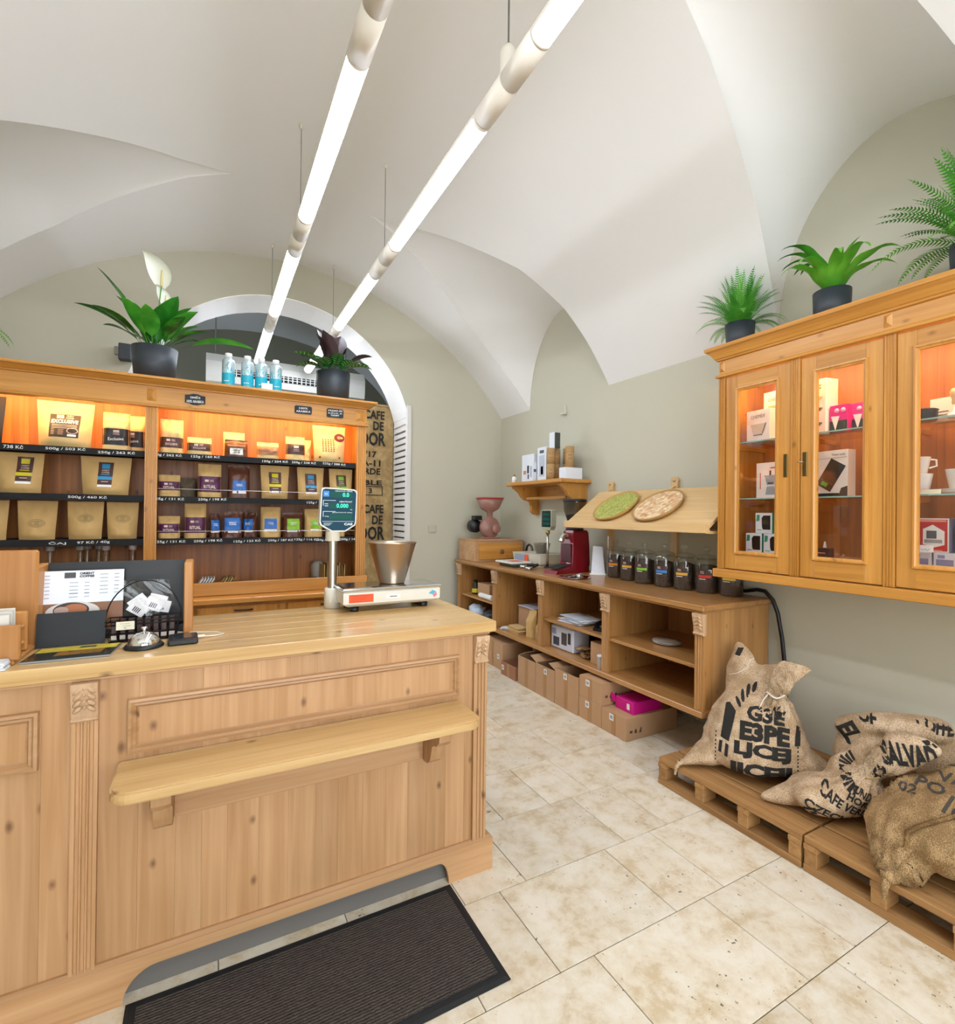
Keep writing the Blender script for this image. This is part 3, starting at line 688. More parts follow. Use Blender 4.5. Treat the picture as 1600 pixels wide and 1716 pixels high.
# ================================================================== COFFEE BAGS
def smooth(a, b, t): t = min(1, max(0, (t-a)/(b-a))); return t*t*(3-2*t)
class Bag:
    """standing paper bag; local frame: base centre at the origin, front towards -y"""
    def __init__(s, kind, w, h, d, seed=0): s.kind, s.w, s.h, s.d, s.seed = kind, w, h, d, seed
    def hw(s, v): return s.w/2*((.88+.12*v) if s.kind == 'pouch' else (1-.03*v))
    def dep(s, v):
        if s.kind == 'pouch': return s.d*(.72+.28*smooth(0, .12, v))*(1-smooth(.15, .93, v))+.004
        return s.d*(1-.93*smooth(.55, .97, v))+.001
    def y(s, u, v, side=-1):
        e = 2.4 if s.kind == 'pouch' else 7
        n = noise.noise(Vector((u*5+s.seed*3.1, v*6, s.seed*1.7+side)))*.006
        edge = 1-abs(2*u)**e
        return side*s.dep(v)/2*edge+n*edge*(1 if side < 0 else .6)+(s.dep(0)-s.dep(v))*.12
    def pt(s, u, v, off=0.): return (2*u*s.hw(v), s.y(u, v)-off, v*s.h)
    def surf(s, p, off=.0034):
        v = min(1, max(0, p[2]/s.h)); u = min(.5, max(-.5, p[0]/(2*s.hw(v)))); return (p[0], s.y(u, v)-off, p[2])
    def mesh(s, mat):
        m = MB(); nu, nv = 20, 24
        m.grid(lambda a, b: s.pt(a-.5, b), nu, nv)
        m.grid(lambda a, b: (2*(.5-a)*s.hw(b), s.y(.5-a, b, 1), b*s.h), nu, nv)
        m.add([s.pt(a/nu-.5, 0) for a in range(nu+1)]+[(2*(.5-a/nu)*s.hw(0), s.y(.5-a/nu, 0, 1), 0) for a in range(1, nu)], [tuple(range(2*nu-1, -1, -1))])
        return m.mesh('coffee_bag', mat)
    def patch(s, parent, u0, u1, v0, v1, mat, off=.0016, name='label', nu=14, nv=10):
        return MB().grid(lambda a, b: s.pt(u0+(u1-u0)*a, v0+(v1-v0)*b, off), nu, nv).build(name, mat, parent)
    def txt(s, parent, body, u, v, w, h, mat, weight=.012, off=.0034, slant=0.):
        return text(body, parent, mat, (u*s.w, 0, v*s.h), (1, 0, slant), (0, 0, 1), w*s.w, h*s.h, surf=lambda p: s.surf(p, off), weight=weight)
def bag(label, kind, w, h, d, x, y, z, rz=0., paper=None, group='coffee bags on the display shelf', seed=0):
    b = Bag(kind, w, h, d, seed); o = bpy.data.objects.new('coffee_bag', b.mesh(paper or KRAFT)); COL.objects.link(o)
    o.location = (x, y, z+.0006); o.rotation_euler = (0, 0, rz); tag(o, label, 'bag', group); b.o = o; return b
LBK = plain('black_label', '#211d1e', .5); LBR = plain('brown_label', '#4a2c24', .5); PURP = plain('purple_label', '#4c1740', .5)
YEL = plain('yellow_print', '#d3c21c', .5); BLU = plain('blue_print', '#2f8fbd', .5); GRN = plain('green_print', '#86b81f', .5); PINKP = plain('pink_print', '#d9b9ae', .6)
DBLU = plain('deep_blue_label', '#2166b5', .45); BROWNBAG = plain('brown_foil_bag', '#5b3220', .4, bump=.2, bscale=25); OLIVE = plain('stamp_ink', '#8a7a52', .9)
def logo(b, lab, u, v, s, mat, off=.0030):
    """square bean emblem with two lines of name beside it"""
    m = b.patch(lab, u-s*1.15, u-s*.15, v-s*.32*b.w/b.h, v+s*.32*b.w/b.h, mat, off, 'emblem', 3, 2)
    b.txt(lab, 'ORIENT', u+s*.65, v+s*.18*b.w/b.h, s*1.0, s*.28*b.w/b.h, mat, .02, off); b.txt(lab, 'COFFEE', u+s*.65, v-s*.18*b.w/b.h, s*1.0, s*.28*b.w/b.h, mat, .02, off)
def banded(b, v0, v1, mat, word, small=None):
    l = b.patch(b.o, -.495, .495, v0, v1, mat); h = v1-v0
    logo(b, l, -.03, v0+h*.72, .16, PINKP)
    b.txt(l, word, 0, v0+h*.34, .5, h*.22, PINKP, .03); return l
def tall_label(b, u, w, v0, v1, band):
    l = b.patch(b.o, u-w/2, u+w/2, v0, v1, LBR); h = v1-v0
    b.patch(l, u-w*.26, u+w*.26, v0+h*.74, v0+h*.93, band, .0024, 'emblem', 3, 2)
    b.txt(l, 'ORIENT', u, v0+h*.67, w*.5, h*.06, PINKP, .02); b.txt(l, 'COFFEE', u, v0+h*.58, w*.5, h*.06, PINKP, .02)
    b.patch(l, u-w/2, u+w/2, v0+h*.29, v0+h*.42, band, .0024, 'colour_band', 4, 2)
    b.patch(l, u-w/2, u+w/2, v0, v0+h*.09, WHITE, .0024, 'white_strip', 4, 2)
    b.patch(l, u-w*.3, u+w*.3, v0+h*.485, v0+h*.515, band, .0024, 'small_print', 3, 1); b.patch(l, u-w*.25, u+w*.25, v0+h*.2, v0+h*.225, PINKP, .0024, 'small_print', 3, 1)
def square_label(b, u, w, v0, v1, mat):
    l = b.patch(b.o, u-w/2, u+w/2, v0, v1, mat); h = v1-v0
    b.txt(l, 'ORIENT', u, v0+h*.62, w*.45, h*.10, WHITE, .02); b.txt(l, 'COFFEE', u, v0+h*.48, w*.45, h*.10, WHITE, .02)
    b.patch(b.o, u-w/2, u+w/2, v0-.09, v0-.015, WHITE, .0014, 'white_strip', 4, 2)
def ring_stamp(b, u, v, r, mat):
    m = MB(); n = 40
    for ra, rb in ((r, r*.93), (r*.62, r*.56)):
        P = []
        for k in range(n+1):
            a = 2*PI*k/n; P.append(((u*b.w+ra*math.cos(a)), v*b.h+ra*.62*math.sin(a))); P.append(((u*b.w+rb*math.cos(a)), v*b.h+rb*.62*math.sin(a)))
        m.add([b.surf((p[0], 0, p[1]), .0018) for p in P], [(2*k, 2*k+2, 2*k+3, 2*k+1) for k in range(n)])
    for k in range(18):      # ring of letters, too small to read
        a = 2*PI*k/18; c = (u*b.w+r*.78*math.cos(a), v*b.h+r*.78*.62*math.sin(a)); q = r*.045
        m.add([b.surf((c[0]+i*q, 0, c[1]+j*q*1.3), .0018) for i, j in ((-1, -1), (1, -1), (1, 1), (-1, 1))], [(0, 1, 2, 3)])
    for i in range(3): m.add([b.surf((u*b.w+x*r*.3, 0, v*b.h+(z+i*.22-.22)*r), .0016) for x, z in ((-1, -.05), (1, -.05), (1, .05), (-1, .05))], [(0, 1, 2, 3)])
    m.build('ink_stamp', mat, b.o)

def shelf_bags():
    z1, z2, z3 = 1.85, 1.588, 1.332
    # ---- upper shelf
    b = bag('black foil bag at the wall end of the upper shelf', 'pouch', .24, .26, .10, -1.10, 3.62, z1, 0, LBK, seed=1)
    b = bag('biggest kraft bag, with large black EXCLUSIVE label, on the upper shelf', 'pouch', .26, .262, .14, -.722, 3.62, z1, .02, KRAFT_L, seed=2)
    l = b.patch(b.o, -.27, .28, .20, .72, LBK)
    logo(b, l, .0, .665, .13, PINKP); b.txt(l, 'EXCLUSIVE', .005, .555, .46, .09, WHITE, .03)
    for i in range(3): b.patch(l, -.225, .235, .468-.035*i, .480-.035*i, PINKP, .0024, 'small_print', 8, 1)
    for i in range(4): b.patch(l, -.23, -.17, .26+.035*i, .268+.035*i, PINKP, .0024, 'small_print', 2, 1); b.patch(l, -.10, .0, .26+.035*i, .266+.035*i, PINKP, .0024, 'small_print', 2, 1)
    m = MB(); P = []
    for k in range(25):
        a = 2*PI*k/24
        for q in (1, .85): P.append(b.surf((.15*b.w+.028*q*math.cos(a)*.9, 0, .35*b.h+.017*q*math.sin(a)), .0022))
    m.add(P, [(2*k, 2*k+2, 2*k+3, 2*k+1) for k in range(24)]).build('oval_emblem', PINKP, l)
    b.patch(l, .08, .24, .225, .27, WHITE, .0024, 'white_field', 3, 1)
    for i, (x, y, rz) in enumerate(((-.482, 3.60, .03), (-.405, 3.67, -.25))):
        b = bag(('front kraft bag of the pair with black script labels', 'rear kraft bag of the pair with black script labels')[i], 'block', .135, .222, .07, x, y, z1, rz, KRAFT_L, seed=3+i)
        l = b.patch(b.o, -.495, .495, .13, .56, LBK); b.patch(l, -.1, .12, .46, .52, PINKP, .0024, 'emblem', 3, 2)
        b.txt(l, 'ORIENT', .01, .435, .24, .022, PINKP, .02); b.txt(l, 'COFFEE', .01, .405, .24, .022, PINKP, .02)
        b.txt(l, 'Exclusive', .0, .29, .55, .075, WHITE, .0, slant=.06)
    b = bag('kraft block bag with brown EXCLUSIVE band next to the shelf post', 'block', .125, .21, .07, -.205, 3.60, z1, .03, KRAFT_L, seed=6); banded(b, .16, .46, LBR, 'EXCLUSIVE')
    b = bag('low kraft bag with brown EXCLUSIVE band on the upper shelf', 'block', .138, .112, .07, -.056, 3.60, z1, .02, KRAFT_L, seed=7); banded(b, .22, .66, LBR, 'EXCLUSIVE')
    b = bag('upright kraft bag behind the low brown foil bag', 'block', .13, .172, .05, .142, 3.68, z1, 0, KRAFT_L, seed=8)
    b = bag('low brown foil bag with silver label on the upper shelf', 'block', .135, .112, .08, .152, 3.59, z1, 0, BROWNBAG, seed=9); l = b.patch(b.o, -.28, .28, .12, .48, plain('silver_label', '#b9b4a9', .3, .4)); b.txt(l, 'ORIENT', 0, .36, .3, .08, LBR); b.txt(l, 'COFFEE', 0, .24, .3, .08, LBR)
    b = bag('low kraft bag with pale brown band on the upper shelf', 'block', .138, .112, .07, .342, 3.60, z1, -.02, KRAFT_L, seed=10); l = b.patch(b.o, -.495, .495, .22, .74, plain('tan_band', '#a5704a', .6)); b.txt(l, 'ORIENT', .32, .6, .2, .07, PINKP); b.txt(l, 'COFFEE', .32, .5, .2, .07, PINKP)
    b = bag('kraft bag with brown band and emblem on the upper shelf', 'block', .128, .165, .07, .515, 3.60, z1, .04, KRAFT_L, seed=11); l = b.patch(b.o, -.495, .495, .24, .66, LBR); b.patch(l, -.12, .12, .50, .60, PINKP, .0024, 'emblem', 3, 2); b.txt(l, 'ORIENT', 0, .44, .3, .04, PINKP); b.txt(l, 'COFFEE', 0, .38, .3, .04, PINKP)
    b = bag('second kraft bag half behind the one with the brown emblem band', 'block', .09, .16, .05, .59, 3.70, z1, -.2, KRAFT_L, seed=12)
    b = bag('kraft pouch with printed leaf block and red oval sticker', 'pouch', .225, .258, .10, .742, 3.61, z1, -.05, KRAFT_L, seed=13)
    P = [b.surf((.07+.037*math.cos(a), 0, .70*b.h+.030*math.sin(a)), .0018) for a in [2*PI*k/20 for k in range(20)]]
    st = MB().add(P, [tuple(range(20))]).build('oval_sticker', plain('maroon_sticker', '#6e2a2e', .4), b.o)
    MB().add([b.surf((.068+.014*math.cos(a), 0, .70*b.h+.012*math.sin(a)), .0026) for a in [2*PI*k/12 for k in range(12)]], [tuple(range(12))]).build('cup_picture', plain('sticker_pink', '#d08a6a', .5), st)
    m = MB()
    for i in range(5):
        for j in range(7): 
            c = (-.045+.018*i, .30*b.h+.014*j); q = .0062
            m.add([b.surf((c[0]+x*q, 0, c[1]+zz*q*.8), .0018) for x, zz in ((-1, -.6), (.6, -1), (1, .6), (-.6, 1))], [(0, 1, 2, 3)])
    m.build('printed_block', plain('brown_ink', '#8d5a34', .8), b.o)
    for sx in (-.6, .6): MB().add([b.surf((sx*.11+.008*math.cos(a), 0, .13*b.h+.008*math.sin(a)), .0018) for a in [2*PI*k/10 for k in range(10)]], [tuple(range(10))]).build('round_mark', MATS['brown_ink'], b.o)
    # ---- middle shelf
    b = bag('wide kraft pouch with yellow-banded dark label on the middle shelf left of the post', 'pouch', .205, .222, .10, -.915, 3.61, z2, .03, KRAFT, seed=14); tall_label(b, .12, .34, .22, .9, YEL)
    b = bag('wide kraft pouch with blue-banded dark label on the middle shelf left of the post', 'pouch', .245, .222, .10, -.53, 3.61, z2, -.03, KRAFT, seed=15); tall_label(b, .0, .30, .2, .86, BLU)
    b = bag('low kraft bag with purple RITUAL band on the middle shelf', 'block', .117, .132, .07, -.214, 3.60, z2, 0, KRAFT, seed=16); banded(b, .28, .68, PURP, 'RITUAL')
    b = bag('tall kraft bag with purple RITUAL band on the middle shelf', 'block', .134, .21, .07, .004, 3.60, z2, .03, KRAFT, seed=17); banded(b, .15, .62, PURP, 'RITUAL')
    b = bag('brown bag with deep blue label on the middle shelf', 'block', .128, .213, .07, .17, 3.60, z2, 0, BROWNBAG, seed=18); square_label(b, .02, .62, .22, .52, DBLU)
    b = bag('grey brown bag standing behind the purple bags', 'block', .10, .125, .05, -.12, 3.73, z2, .1, plain('grey_brown_paper', '#6b5a46', .8), seed=19)
    for i, (x, w, m_, nm) in enumerate(((.388, .18, YEL, 'yellow'), (.618, .178, BLU, 'blue'), (.825, .165, GRN, 'green'))):
        b = bag('kraft pouch with %s-banded dark label on the middle shelf right of the post' % nm, 'pouch', w, .222, .08, x, 3.60, z2, .0, KRAFT, seed=20+i); tall_label(b, .0, .44, .17, .80, m_)
    # ---- lower shelf
    st = ('kraft pouch with round ink stamp at the wall end of the lower shelf', 'kraft pouch with round ink stamp above the ČAJ chalk word', 'kraft pouch with round ink stamp in the middle of the tea pouches', 'kraft pouch with round ink stamp next to the shelf post')
    for i, (x, w) in enumerate(((-1.04, .17), (-.835, .175), (-.622, .17), (-.447, .158))):
        b = bag(st[i], 'pouch', w, .215, .08, x, 3.60, z3, 0, KRAFT, group='tea pouches on the lower shelf', seed=30+i); ring_stamp(b, .02, .42 if i == 1 else .55, .036, OLIVE)
    b = bag('low kraft bag with purple RITUAL band on the lower shelf', 'block', .117, .135, .07, -.212, 3.60, z3, 0, KRAFT, seed=40); banded(b, .25, .66, PURP, 'RITUAL')
    b = bag('tall kraft bag with purple RITUAL band on the lower shelf', 'block', .122, .215, .07, -.072, 3.60, z3, 0, KRAFT, seed=41); banded(b, .15, .60, PURP, 'RITUAL')
    b = bag('narrow brown bag with blue label tilted next to the purple bag', 'block', .062, .155, .05, .034, 3.62, z3, .25, BROWNBAG, seed=42); square_label(b, .0, .8, .3, .72, DBLU)
    b = bag('brown bag with blue label in front of two others on the lower shelf', 'block', .115, .168, .06, .135, 3.59, z3, .05, BROWNBAG, seed=43); square_label(b, .0, .8, .28, .75, DBLU)
    b = bag('brown bag with blue label set back to the side of its twin', 'block', .09, .16, .06, .243, 3.64, z3, -.25, BROWNBAG, seed=44); square_label(b, -.1, .7, .3, .75, DBLU)
    b = bag('kraft bag with deep blue label on the lower shelf', 'block', .125, .20, .07, .365, 3.60, z3, -.06, KRAFT, seed=45); square_label(b, 0, .62, .28, .62, DBLU)
    b = bag('brown bag with green label on the lower shelf', 'block', .13, .165, .07, .505, 3.60, z3, .0, BROWNBAG, seed=46); square_label(b, 0, .62, .3, .75, GRN)
    b = bag('kraft bag with green label on the lower shelf', 'block', .12, .19, .07, .64, 3.60, z3, -.05, KRAFT, seed=47); square_label(b, .1, .55, .3, .64, GRN)
    b = bag('kraft bag with green label beside the end post of the lower shelf', 'block', .12, .18, .07, .80, 3.61, z3, .05, KRAFT, seed=48); square_label(b, 0, .55, .3, .66, GRN)
shelf_bags()

# things standing in the tray under the lower shelf
def tray_goods():
    z = .9845
    fl = plain('clear_bottle', '#d9dcd6', .05)
    for i, (x, y, r, cone) in enumerate(((-.80, 3.70, .03, 0), (-.665, 3.72, .028, 0), (-.645, 3.80, .028, 0), (-.585, 3.785, .026, 0), (-.533, 3.66, .056, 1), (-.402, 3.66, .060, 1))):
        lab = ('slim clear bottle with white cap standing alone left of the others', 'slim clear bottle with white cap, first of the close three', 'slim clear bottle with white cap, middle of the close three', 'slim clear bottle with white cap, last of the close three', 'bell-shaped glass bottle of dark syrup with white cap', 'bell-shaped glass bottle of yellow syrup with white cap')[i]
        t = thing('syrup_bottle', lab, 'bottle', (x, y, z), group='bottles under the tea shelf')
        pr = [(0, 0), (r, 0), (r, .19), (.016, .23), (.016, .285)] if not cone else [(0, 0), (r, 0), (r, .07), (r*.85, .12), (.024, .19), (.018, .22), (.018, .285)]
        MB().lathe(pr, n=18).build('glass_body', glass_mat('bottle_glass', (.9, .92, .9)), t)
        MB().lathe([(0, .278), (.021, .278), (.021, .303), (.019, .306), (0, .306)], n=18).build('cap', plain('pale_cap', '#d8cfcb', .5), t)
        liq = [(0, .003), (r-.003, .003), (r-.003, .1), (0, .1)] if not cone else [(0, .003), (r-.003, .003), (r-.003, .07), (r*.82, .118), (.05, .14), (0, .14)]
        MB().lathe(liq, n=16).build('liquid', plain(('clear_syrup', 'clear_syrup', 'clear_syrup', 'clear_syrup', 'dark_syrup', 'amber_syrup')[i], ('#77624a', '#77624a', '#77624a', '#77624a', '#1e1b1d', '#7a5a14')[i], .2), t)
    t = thing('storage_box', 'low black storage box in front of the slim bottles', 'box', (-.72, 3.58, z))
    loft_rect([(0, z), (.004, z+.19), (.008, z+.192), (.008, z+.205), (0, z+.205)], -.88, -.61, 3.50, 3.63, b=1).build('box_body', BLACK, t, True)
    # flat packets and leaflets lying behind the rail
    rnd = random.Random(3)
    P = [(-.02, 'white', '#c9ccd0', .5), (.10, 'kraft', '#b79257', .45), (.235, 'kraft', '#a98347', .2), (.365, 'brown', '#5b3a2c', .15), (.495, 'kraft', '#b08a4e', .12), (.625, 'brown', '#4e332a', .1)]
    for i, (x, nm, c, tilt) in enumerate(P):
        t = thing('paper_packet', ('leaning stack of white leaflets behind the shelf rail', 'leaning stack of kraft packets next to the white leaflets', 'flat kraft packet stack, first lying one behind the rail', 'flat dark brown packet stack behind the rail', 'flat kraft packet stack between two dark brown ones', 'flat dark brown packet stack nearest the upright kraft bags')[i], 'packet', (x, 3.60, z), group='packets behind the shelf rail')
        for k in range(5):
            m = MB().box(-.05, .05, -.07, .07, 0, .008, .001)
            o = m.build('packet', plain('packet_%s_%d' % (nm, k % 2), c if k % 2 else ('#d8d5cf' if nm == 'white' else '#8a6a3c' if nm == 'kraft' else '#6b4a3a'), .6), t)
            if tilt > .3: o.rotation_euler = (0, -1.0, 0); o.location = (-.03+.016*k, .004*k, .051)
            else: o.location = (rnd.uniform(-.012, .012), rnd.uniform(-.01, .01), .0002+.0125*k); o.rotation_euler = (0, 0, rnd.uniform(-.1, .1))
    t = thing('paper_bag_stack', 'upright bundle of folded kraft paper bags by the end post', 'paper bags', (.79, 3.66, z))
    for k in range(9):
        m = MB().box(-.0028, .0028, -.06, .06, 0, .15+.012*math.sin(k*2.3)); o = m.build('folded_bag', plain('folded_kraft_%d' % (k % 3), ('#b8935a', '#9c7942', '#c8a76c')[k % 3], .8), t); o.location = (-.075+.018*k, .01*math.sin(k), 0); o.rotation_euler = (0, .04*math.sin(k*1.7), .1*math.cos(k))
    t = thing('plastic_cup_stack', 'stack of clear lids standing behind the kraft paper bags', 'lids', (.70, 3.76, z))
    MB().lathe([(0, 0), (.04, 0), (.045, .12), (.045, .14), (.03, .165), (0, .165)], n=20).build('lid_stack', plain('cloudy_plastic', '#a9a49a', .25), t)
tray_goods()

# four aluminium water bottles on top of the shelf
def water_bottles():
    t0 = None
    TEAL = plain('teal_print', '#22a6c0', .3); TEAL2 = plain('deep_teal_print', '#148a96', .3); ALU = plain('aluminium_bottle', '#b9cdd1', .3, .5)
    for i, (x, y) in enumerate(((.098, 3.50), (.206, 3.50), (.287, 3.50), (.374, 3.50))):
        lab = ('silver and teal bottle with white cap, the one closest to the peace lily', 'silver and teal bottle with white cap, second from the peace lily', 'silver and teal bottle with white cap, second from the dark-leaved plant', 'silver and teal bottle with white cap, the one closest to the dark-leaved plant')[i]
        if t0 is None:
            t0 = t = thing('water_bottle', lab, 'bottle', (x, y, 2.2815), group='bottles on top of the shelf')
            r = .0365
            MB().lathe([(0, 0), (r-.003, 0), (r, .004), (r, .150), (r*.92, .163), (.020, .176), (.017, .180)], n=24).build('bottle_body', ALU, t)
            MB().lathe([(0, .205), (.019, .205), (.0205, .202), (.0205, .178), (0, .178)], n=24).build('cap', plain('white_cap', '#e8e8e6', .4), t)
            MB().lathe([(r+.0005, .008), (r+.0005, .078)], n=24).build('teal_base_band', TEAL, t)
            m = MB()
            for k in range(11):
                a = 2*PI*k/11; h = .03+.022*math.sin(k*2.4)
                P = [(a-.28, .077), (a+.28, .077), (a+.05, .09+h*.8)]
                m.add([((r+.0006)*math.cos(q), (r+.0006)*math.sin(q), zz) for q, zz in P], [(0, 1, 2)])
            m.build('teal_flames', TEAL, t)
            m = MB()   # leaf mark and pale letter strokes on the front
            def cyl(a, zz): q = -PI/2+a-.35; return ((r+.0011)*math.cos(q), (r+.0011)*math.sin(q), zz)
            m.add([cyl(-.1, .115), cyl(.28, .125), cyl(.55, .15), cyl(.15, .14)], [(0, 1, 2, 3)]); m.build('leaf_mark', TEAL2, t)
            m = MB()
            for a in (-.55, -.3, -.05, .2, .45): m.add([cyl(a, .078), cyl(a+.07, .078), cyl(a+.07, .102+.01*(a > .3)), cyl(a, .102)], [(0, 1, 2, 3)])
            for a in (-.4, -.1, .2): m.add([cyl(a, .025), cyl(a+.2, .025), cyl(a+.2, .03), cyl(a, .03)], [(0, 1, 2, 3)])
            m.build('lettering', plain('pale_print', '#dff2f2', .4), t)
        else:
            c = copy_tree(t0); put(c, (x, y, 2.2815), .15*i, lab)
    o = MB().box(-.032, .032, -.001, .001, 0, .036).build('price_card', WHITE); o.location = (.318, 3.445, 2.2815); tag(o, 'small white card in front of the silver and teal bottles', 'card')
water_bottles()

# ================================================================== PLANTS
def leafmat(name, c1, c2, rough=.4, scale=9):
    if name in MATS: return MATS[name]
    m, nt, b = newmat(name); L = nt.links.new
    tc = N(nt, 'ShaderNodeTexCoord'); nz = N(nt, 'ShaderNodeTexNoise'); nz.inputs['Scale'].default_value = scale; L(tc.outputs['Object'], nz.inputs['Vector'])
    cr = N(nt, 'ShaderNodeValToRGB'); cr.color_ramp.elements[0].position = .35; cr.color_ramp.elements[1].position = .65
    cr.color_ramp.elements[0].color = lin(c1); cr.color_ramp.elements[1].color = lin(c2); L(nz.outputs['Fac'], cr.inputs[0]); L(cr.outputs[0], b.inputs['Base Color'])
    b.inputs['Roughness'].default_value = rough
    ms = nt.nodes.new('ShaderNodeMixShader'); tr = nt.nodes.new('ShaderNodeBsdfTranslucent'); L(cr.outputs[0], tr.inputs[0]); ms.inputs[0].default_value = .3
    out = nt.nodes['Material Output']; L(b.outputs[0], ms.inputs[1]); L(tr.outputs[0], ms.inputs[2]); L(ms.outputs[0], out.inputs[0])
    MATS[name] = m; return m
def spine(L, a0, a1, n, p=1.0):
    """curve in the xz plane, angle from the vertical going a0 -> a1"""
    P = [Vector((0, 0, 0))]; A = []
    for i in range(n):
        a = a0+(a1-a0)*((i+.5)/n)**p; A.append(a); P.append(P[-1]+Vector((math.sin(a), 0, math.cos(a)))*(L/n))
    A.append(A[-1]); return P, A
def blade(L, W, a0, a1, stem=.25, fold=.25, n=12, wave=0., p=1.0, shape=.75, mat=None, twist=0.):
    m = MB(); P, A = spine(L, a0, a1, n, p); v = []
    for i, (q, a) in enumerate(zip(P, A)):
        t = i/n
        s = 0 if t <= stem else (t-stem)/(1-stem)
        w = W/2*max(.0, math.sin(PI*s**shape))**.8 if t > stem else 0
        w = max(w, .003 if t < .97 else .0004)
        nrm = Vector((math.cos(a), 0, -math.sin(a)))*-1
        for u in (-1, -.5, 0, .5, 1):
            f = abs(u)*w*fold+wave*math.sin(t*19+u)*w*abs(u)
            v.append(q+Vector((0, u*w, 0))+nrm*f+Vector((0, math.sin(twist*t)*0, 0)))
    fs = [(i*5+k, i*5+k+1, (i+1)*5+k+1, (i+1)*5+k) for i in range(n) for k in range(4)]
    return m.add(v, fs, True).mesh('leaf', mat)
def frond(L, W, a0, a1, pairs, mat, seed=0, p=1.2):
    m = MB(); r = random.Random(seed); n = pairs; P, A = spine(L, a0, a1, n, p)
    m.tube(P, [.0022*(1-.7*i/n) for i in range(n+1)], 4, False)
    for i in range(2, n+1):
        t = i/n; w = W*math.sin(PI*min(1, .12+.88*t)**.8)**.7*(1-.25*t)*(1 if t < .96 else .5); q = P[i]; d = Vector((math.sin(A[i]), 0, math.cos(A[i]))); nr = Vector((math.cos(A[i]), 0, -math.sin(A[i])))
        for s in (-1, 1):
            e = (Vector((0, s, 0))+d*.38).normalized()*w-nr*(-.12)*w*r.uniform(.2, 1.3); hw = d*(L/n*.30)
            m.add([q-hw*.6, q+e*.45-hw, q+e+d*.003, q+e*.5+hw, q+hw*.8], [(0, 1, 2, 3, 4)])
    return m.mesh('frond', mat)
def pot(parent, r0, r1, h, mat):
    MB().lathe([(0, 0), (r0, 0), (r1, h), (r1-.006, h), (r1-.010, h-.03), (0, h-.03)], n=32).build('pot', mat, parent)
    MB().lathe([(0, h-.028), (r1-.011, h-.028)], n=20).build('soil', plain('potting_soil', '#33261c', .95, bump=.6, bscale=80), parent)
POTG = plain('anthracite_pot', '#33383f', .5)
def leaf_at(t, me, az, h, r=.0, sc=1., name='leaf', tilt=0.):
    o = bpy.data.objects.new(name, me); COL.objects.link(o); o.parent = t
    o.location = (r*math.cos(az), r*math.sin(az), h); o.rotation_euler = (tilt, 0, az); o.scale = (sc, sc, sc); return o

def peace_lily():
    t = thing('peace_lily', 'peace lily with white flower in a wide dark grey pot on the shelf', 'plant', (-.30, 3.61, 2.2815))
    pot(t, .105, .122, .20, POTG)
    g = leafmat('lily_leaf', '#0f4a12', '#2f8a22', .3); g2 = leafmat('lily_leaf_light', '#2c8420', '#55ad35', .35)
    A = [blade(.54, .11, .25, .75, .35, .3, mat=g), blade(.46, .10, .5, 1.5, .38, .25, mat=g), blade(.36, .12, .3, 1.1, .35, .3, mat=g2), blade(.55, .13, .9, 1.75, .35, .25, mat=g2), blade(.30, .11, .15, .8, .3, .35, mat=g)]
    R = random.Random(5)
    # direction: azimuth 0 = right (+x), pi = left
    for me, az, s in ((1, 2.6, .8), (2, 1.4, 1.1), (4, .5, 1.3), (4, -.9, 1.25), (4, 2.9, 1.3), (2, 3.0, .8), (1, -.3, .7), (0, 2.95, 1.05), (1, 3.25, .95), (3, .02, 1.0), (2, -.5, 1.0), (2, .9, 1.0), (4, -1.3, 1.0), (4, 1.7, 1.0), (2, -2.2, .95), (1, -2.6, .8), (4, 2.4, 1.1), (0, 2.2, .8), (1, -1.0, .75), (2, .3, .9), (4, -.2, 1.2), (1, 2.0, .75), (4, 3.6, .9), (2, -1.7, .85), (1, .55, .7)):
        leaf_at(t, A[me], az, .16, .035, s)
    wh = plain('white_spathe', '#efefe2', .5); gs = leafmat('lily_stem', '#3f8f2a', '#5aa83a')
    def flower(x, y, ztop, az, sc):
        f = MB().tube([(0, 0, .17), (x*.4, y*.4, .17+(ztop-.17)*.5), (x, y, ztop)], [.004, .0035, .003], 6).build('flower_stem', gs, t)
        m = MB()
        def sp(u, v):
            w = .05*sc*math.sin(PI*min(1, v*.97+.03)**.7); a = (u-.5)*2.6; b = v*1.5
            rr = .02*sc+.01*sc*v
            return (x-.07*sc*v*v+math.cos(az)*(-rr*math.cos(a)+.09*sc*(1-math.cos(b))*.6)-math.sin(az)*w*math.sin(a), y+math.sin(az)*(-rr*math.cos(a)+.09*sc*(1-math.cos(b))*.6)+math.cos(az)*w*math.sin(a), ztop-.01+.155*sc*math.sin(b)*.95)
        m.grid(sp, 8, 10).build('spathe', wh, f)
        MB().tube([(x, y, ztop), (x+.004, y, ztop+.075*sc)], [.006*sc, .004*sc], 8).build('spadix', plain('spadix', '#d9c98a', .7), f)
    flower(.03, -.02, .58, -PI/2-.2, 1.3); flower(.05, -.01, .48, -PI/2+.3, .75); flower(-.11, -.03, .40, -PI/2, .5)
peace_lily()

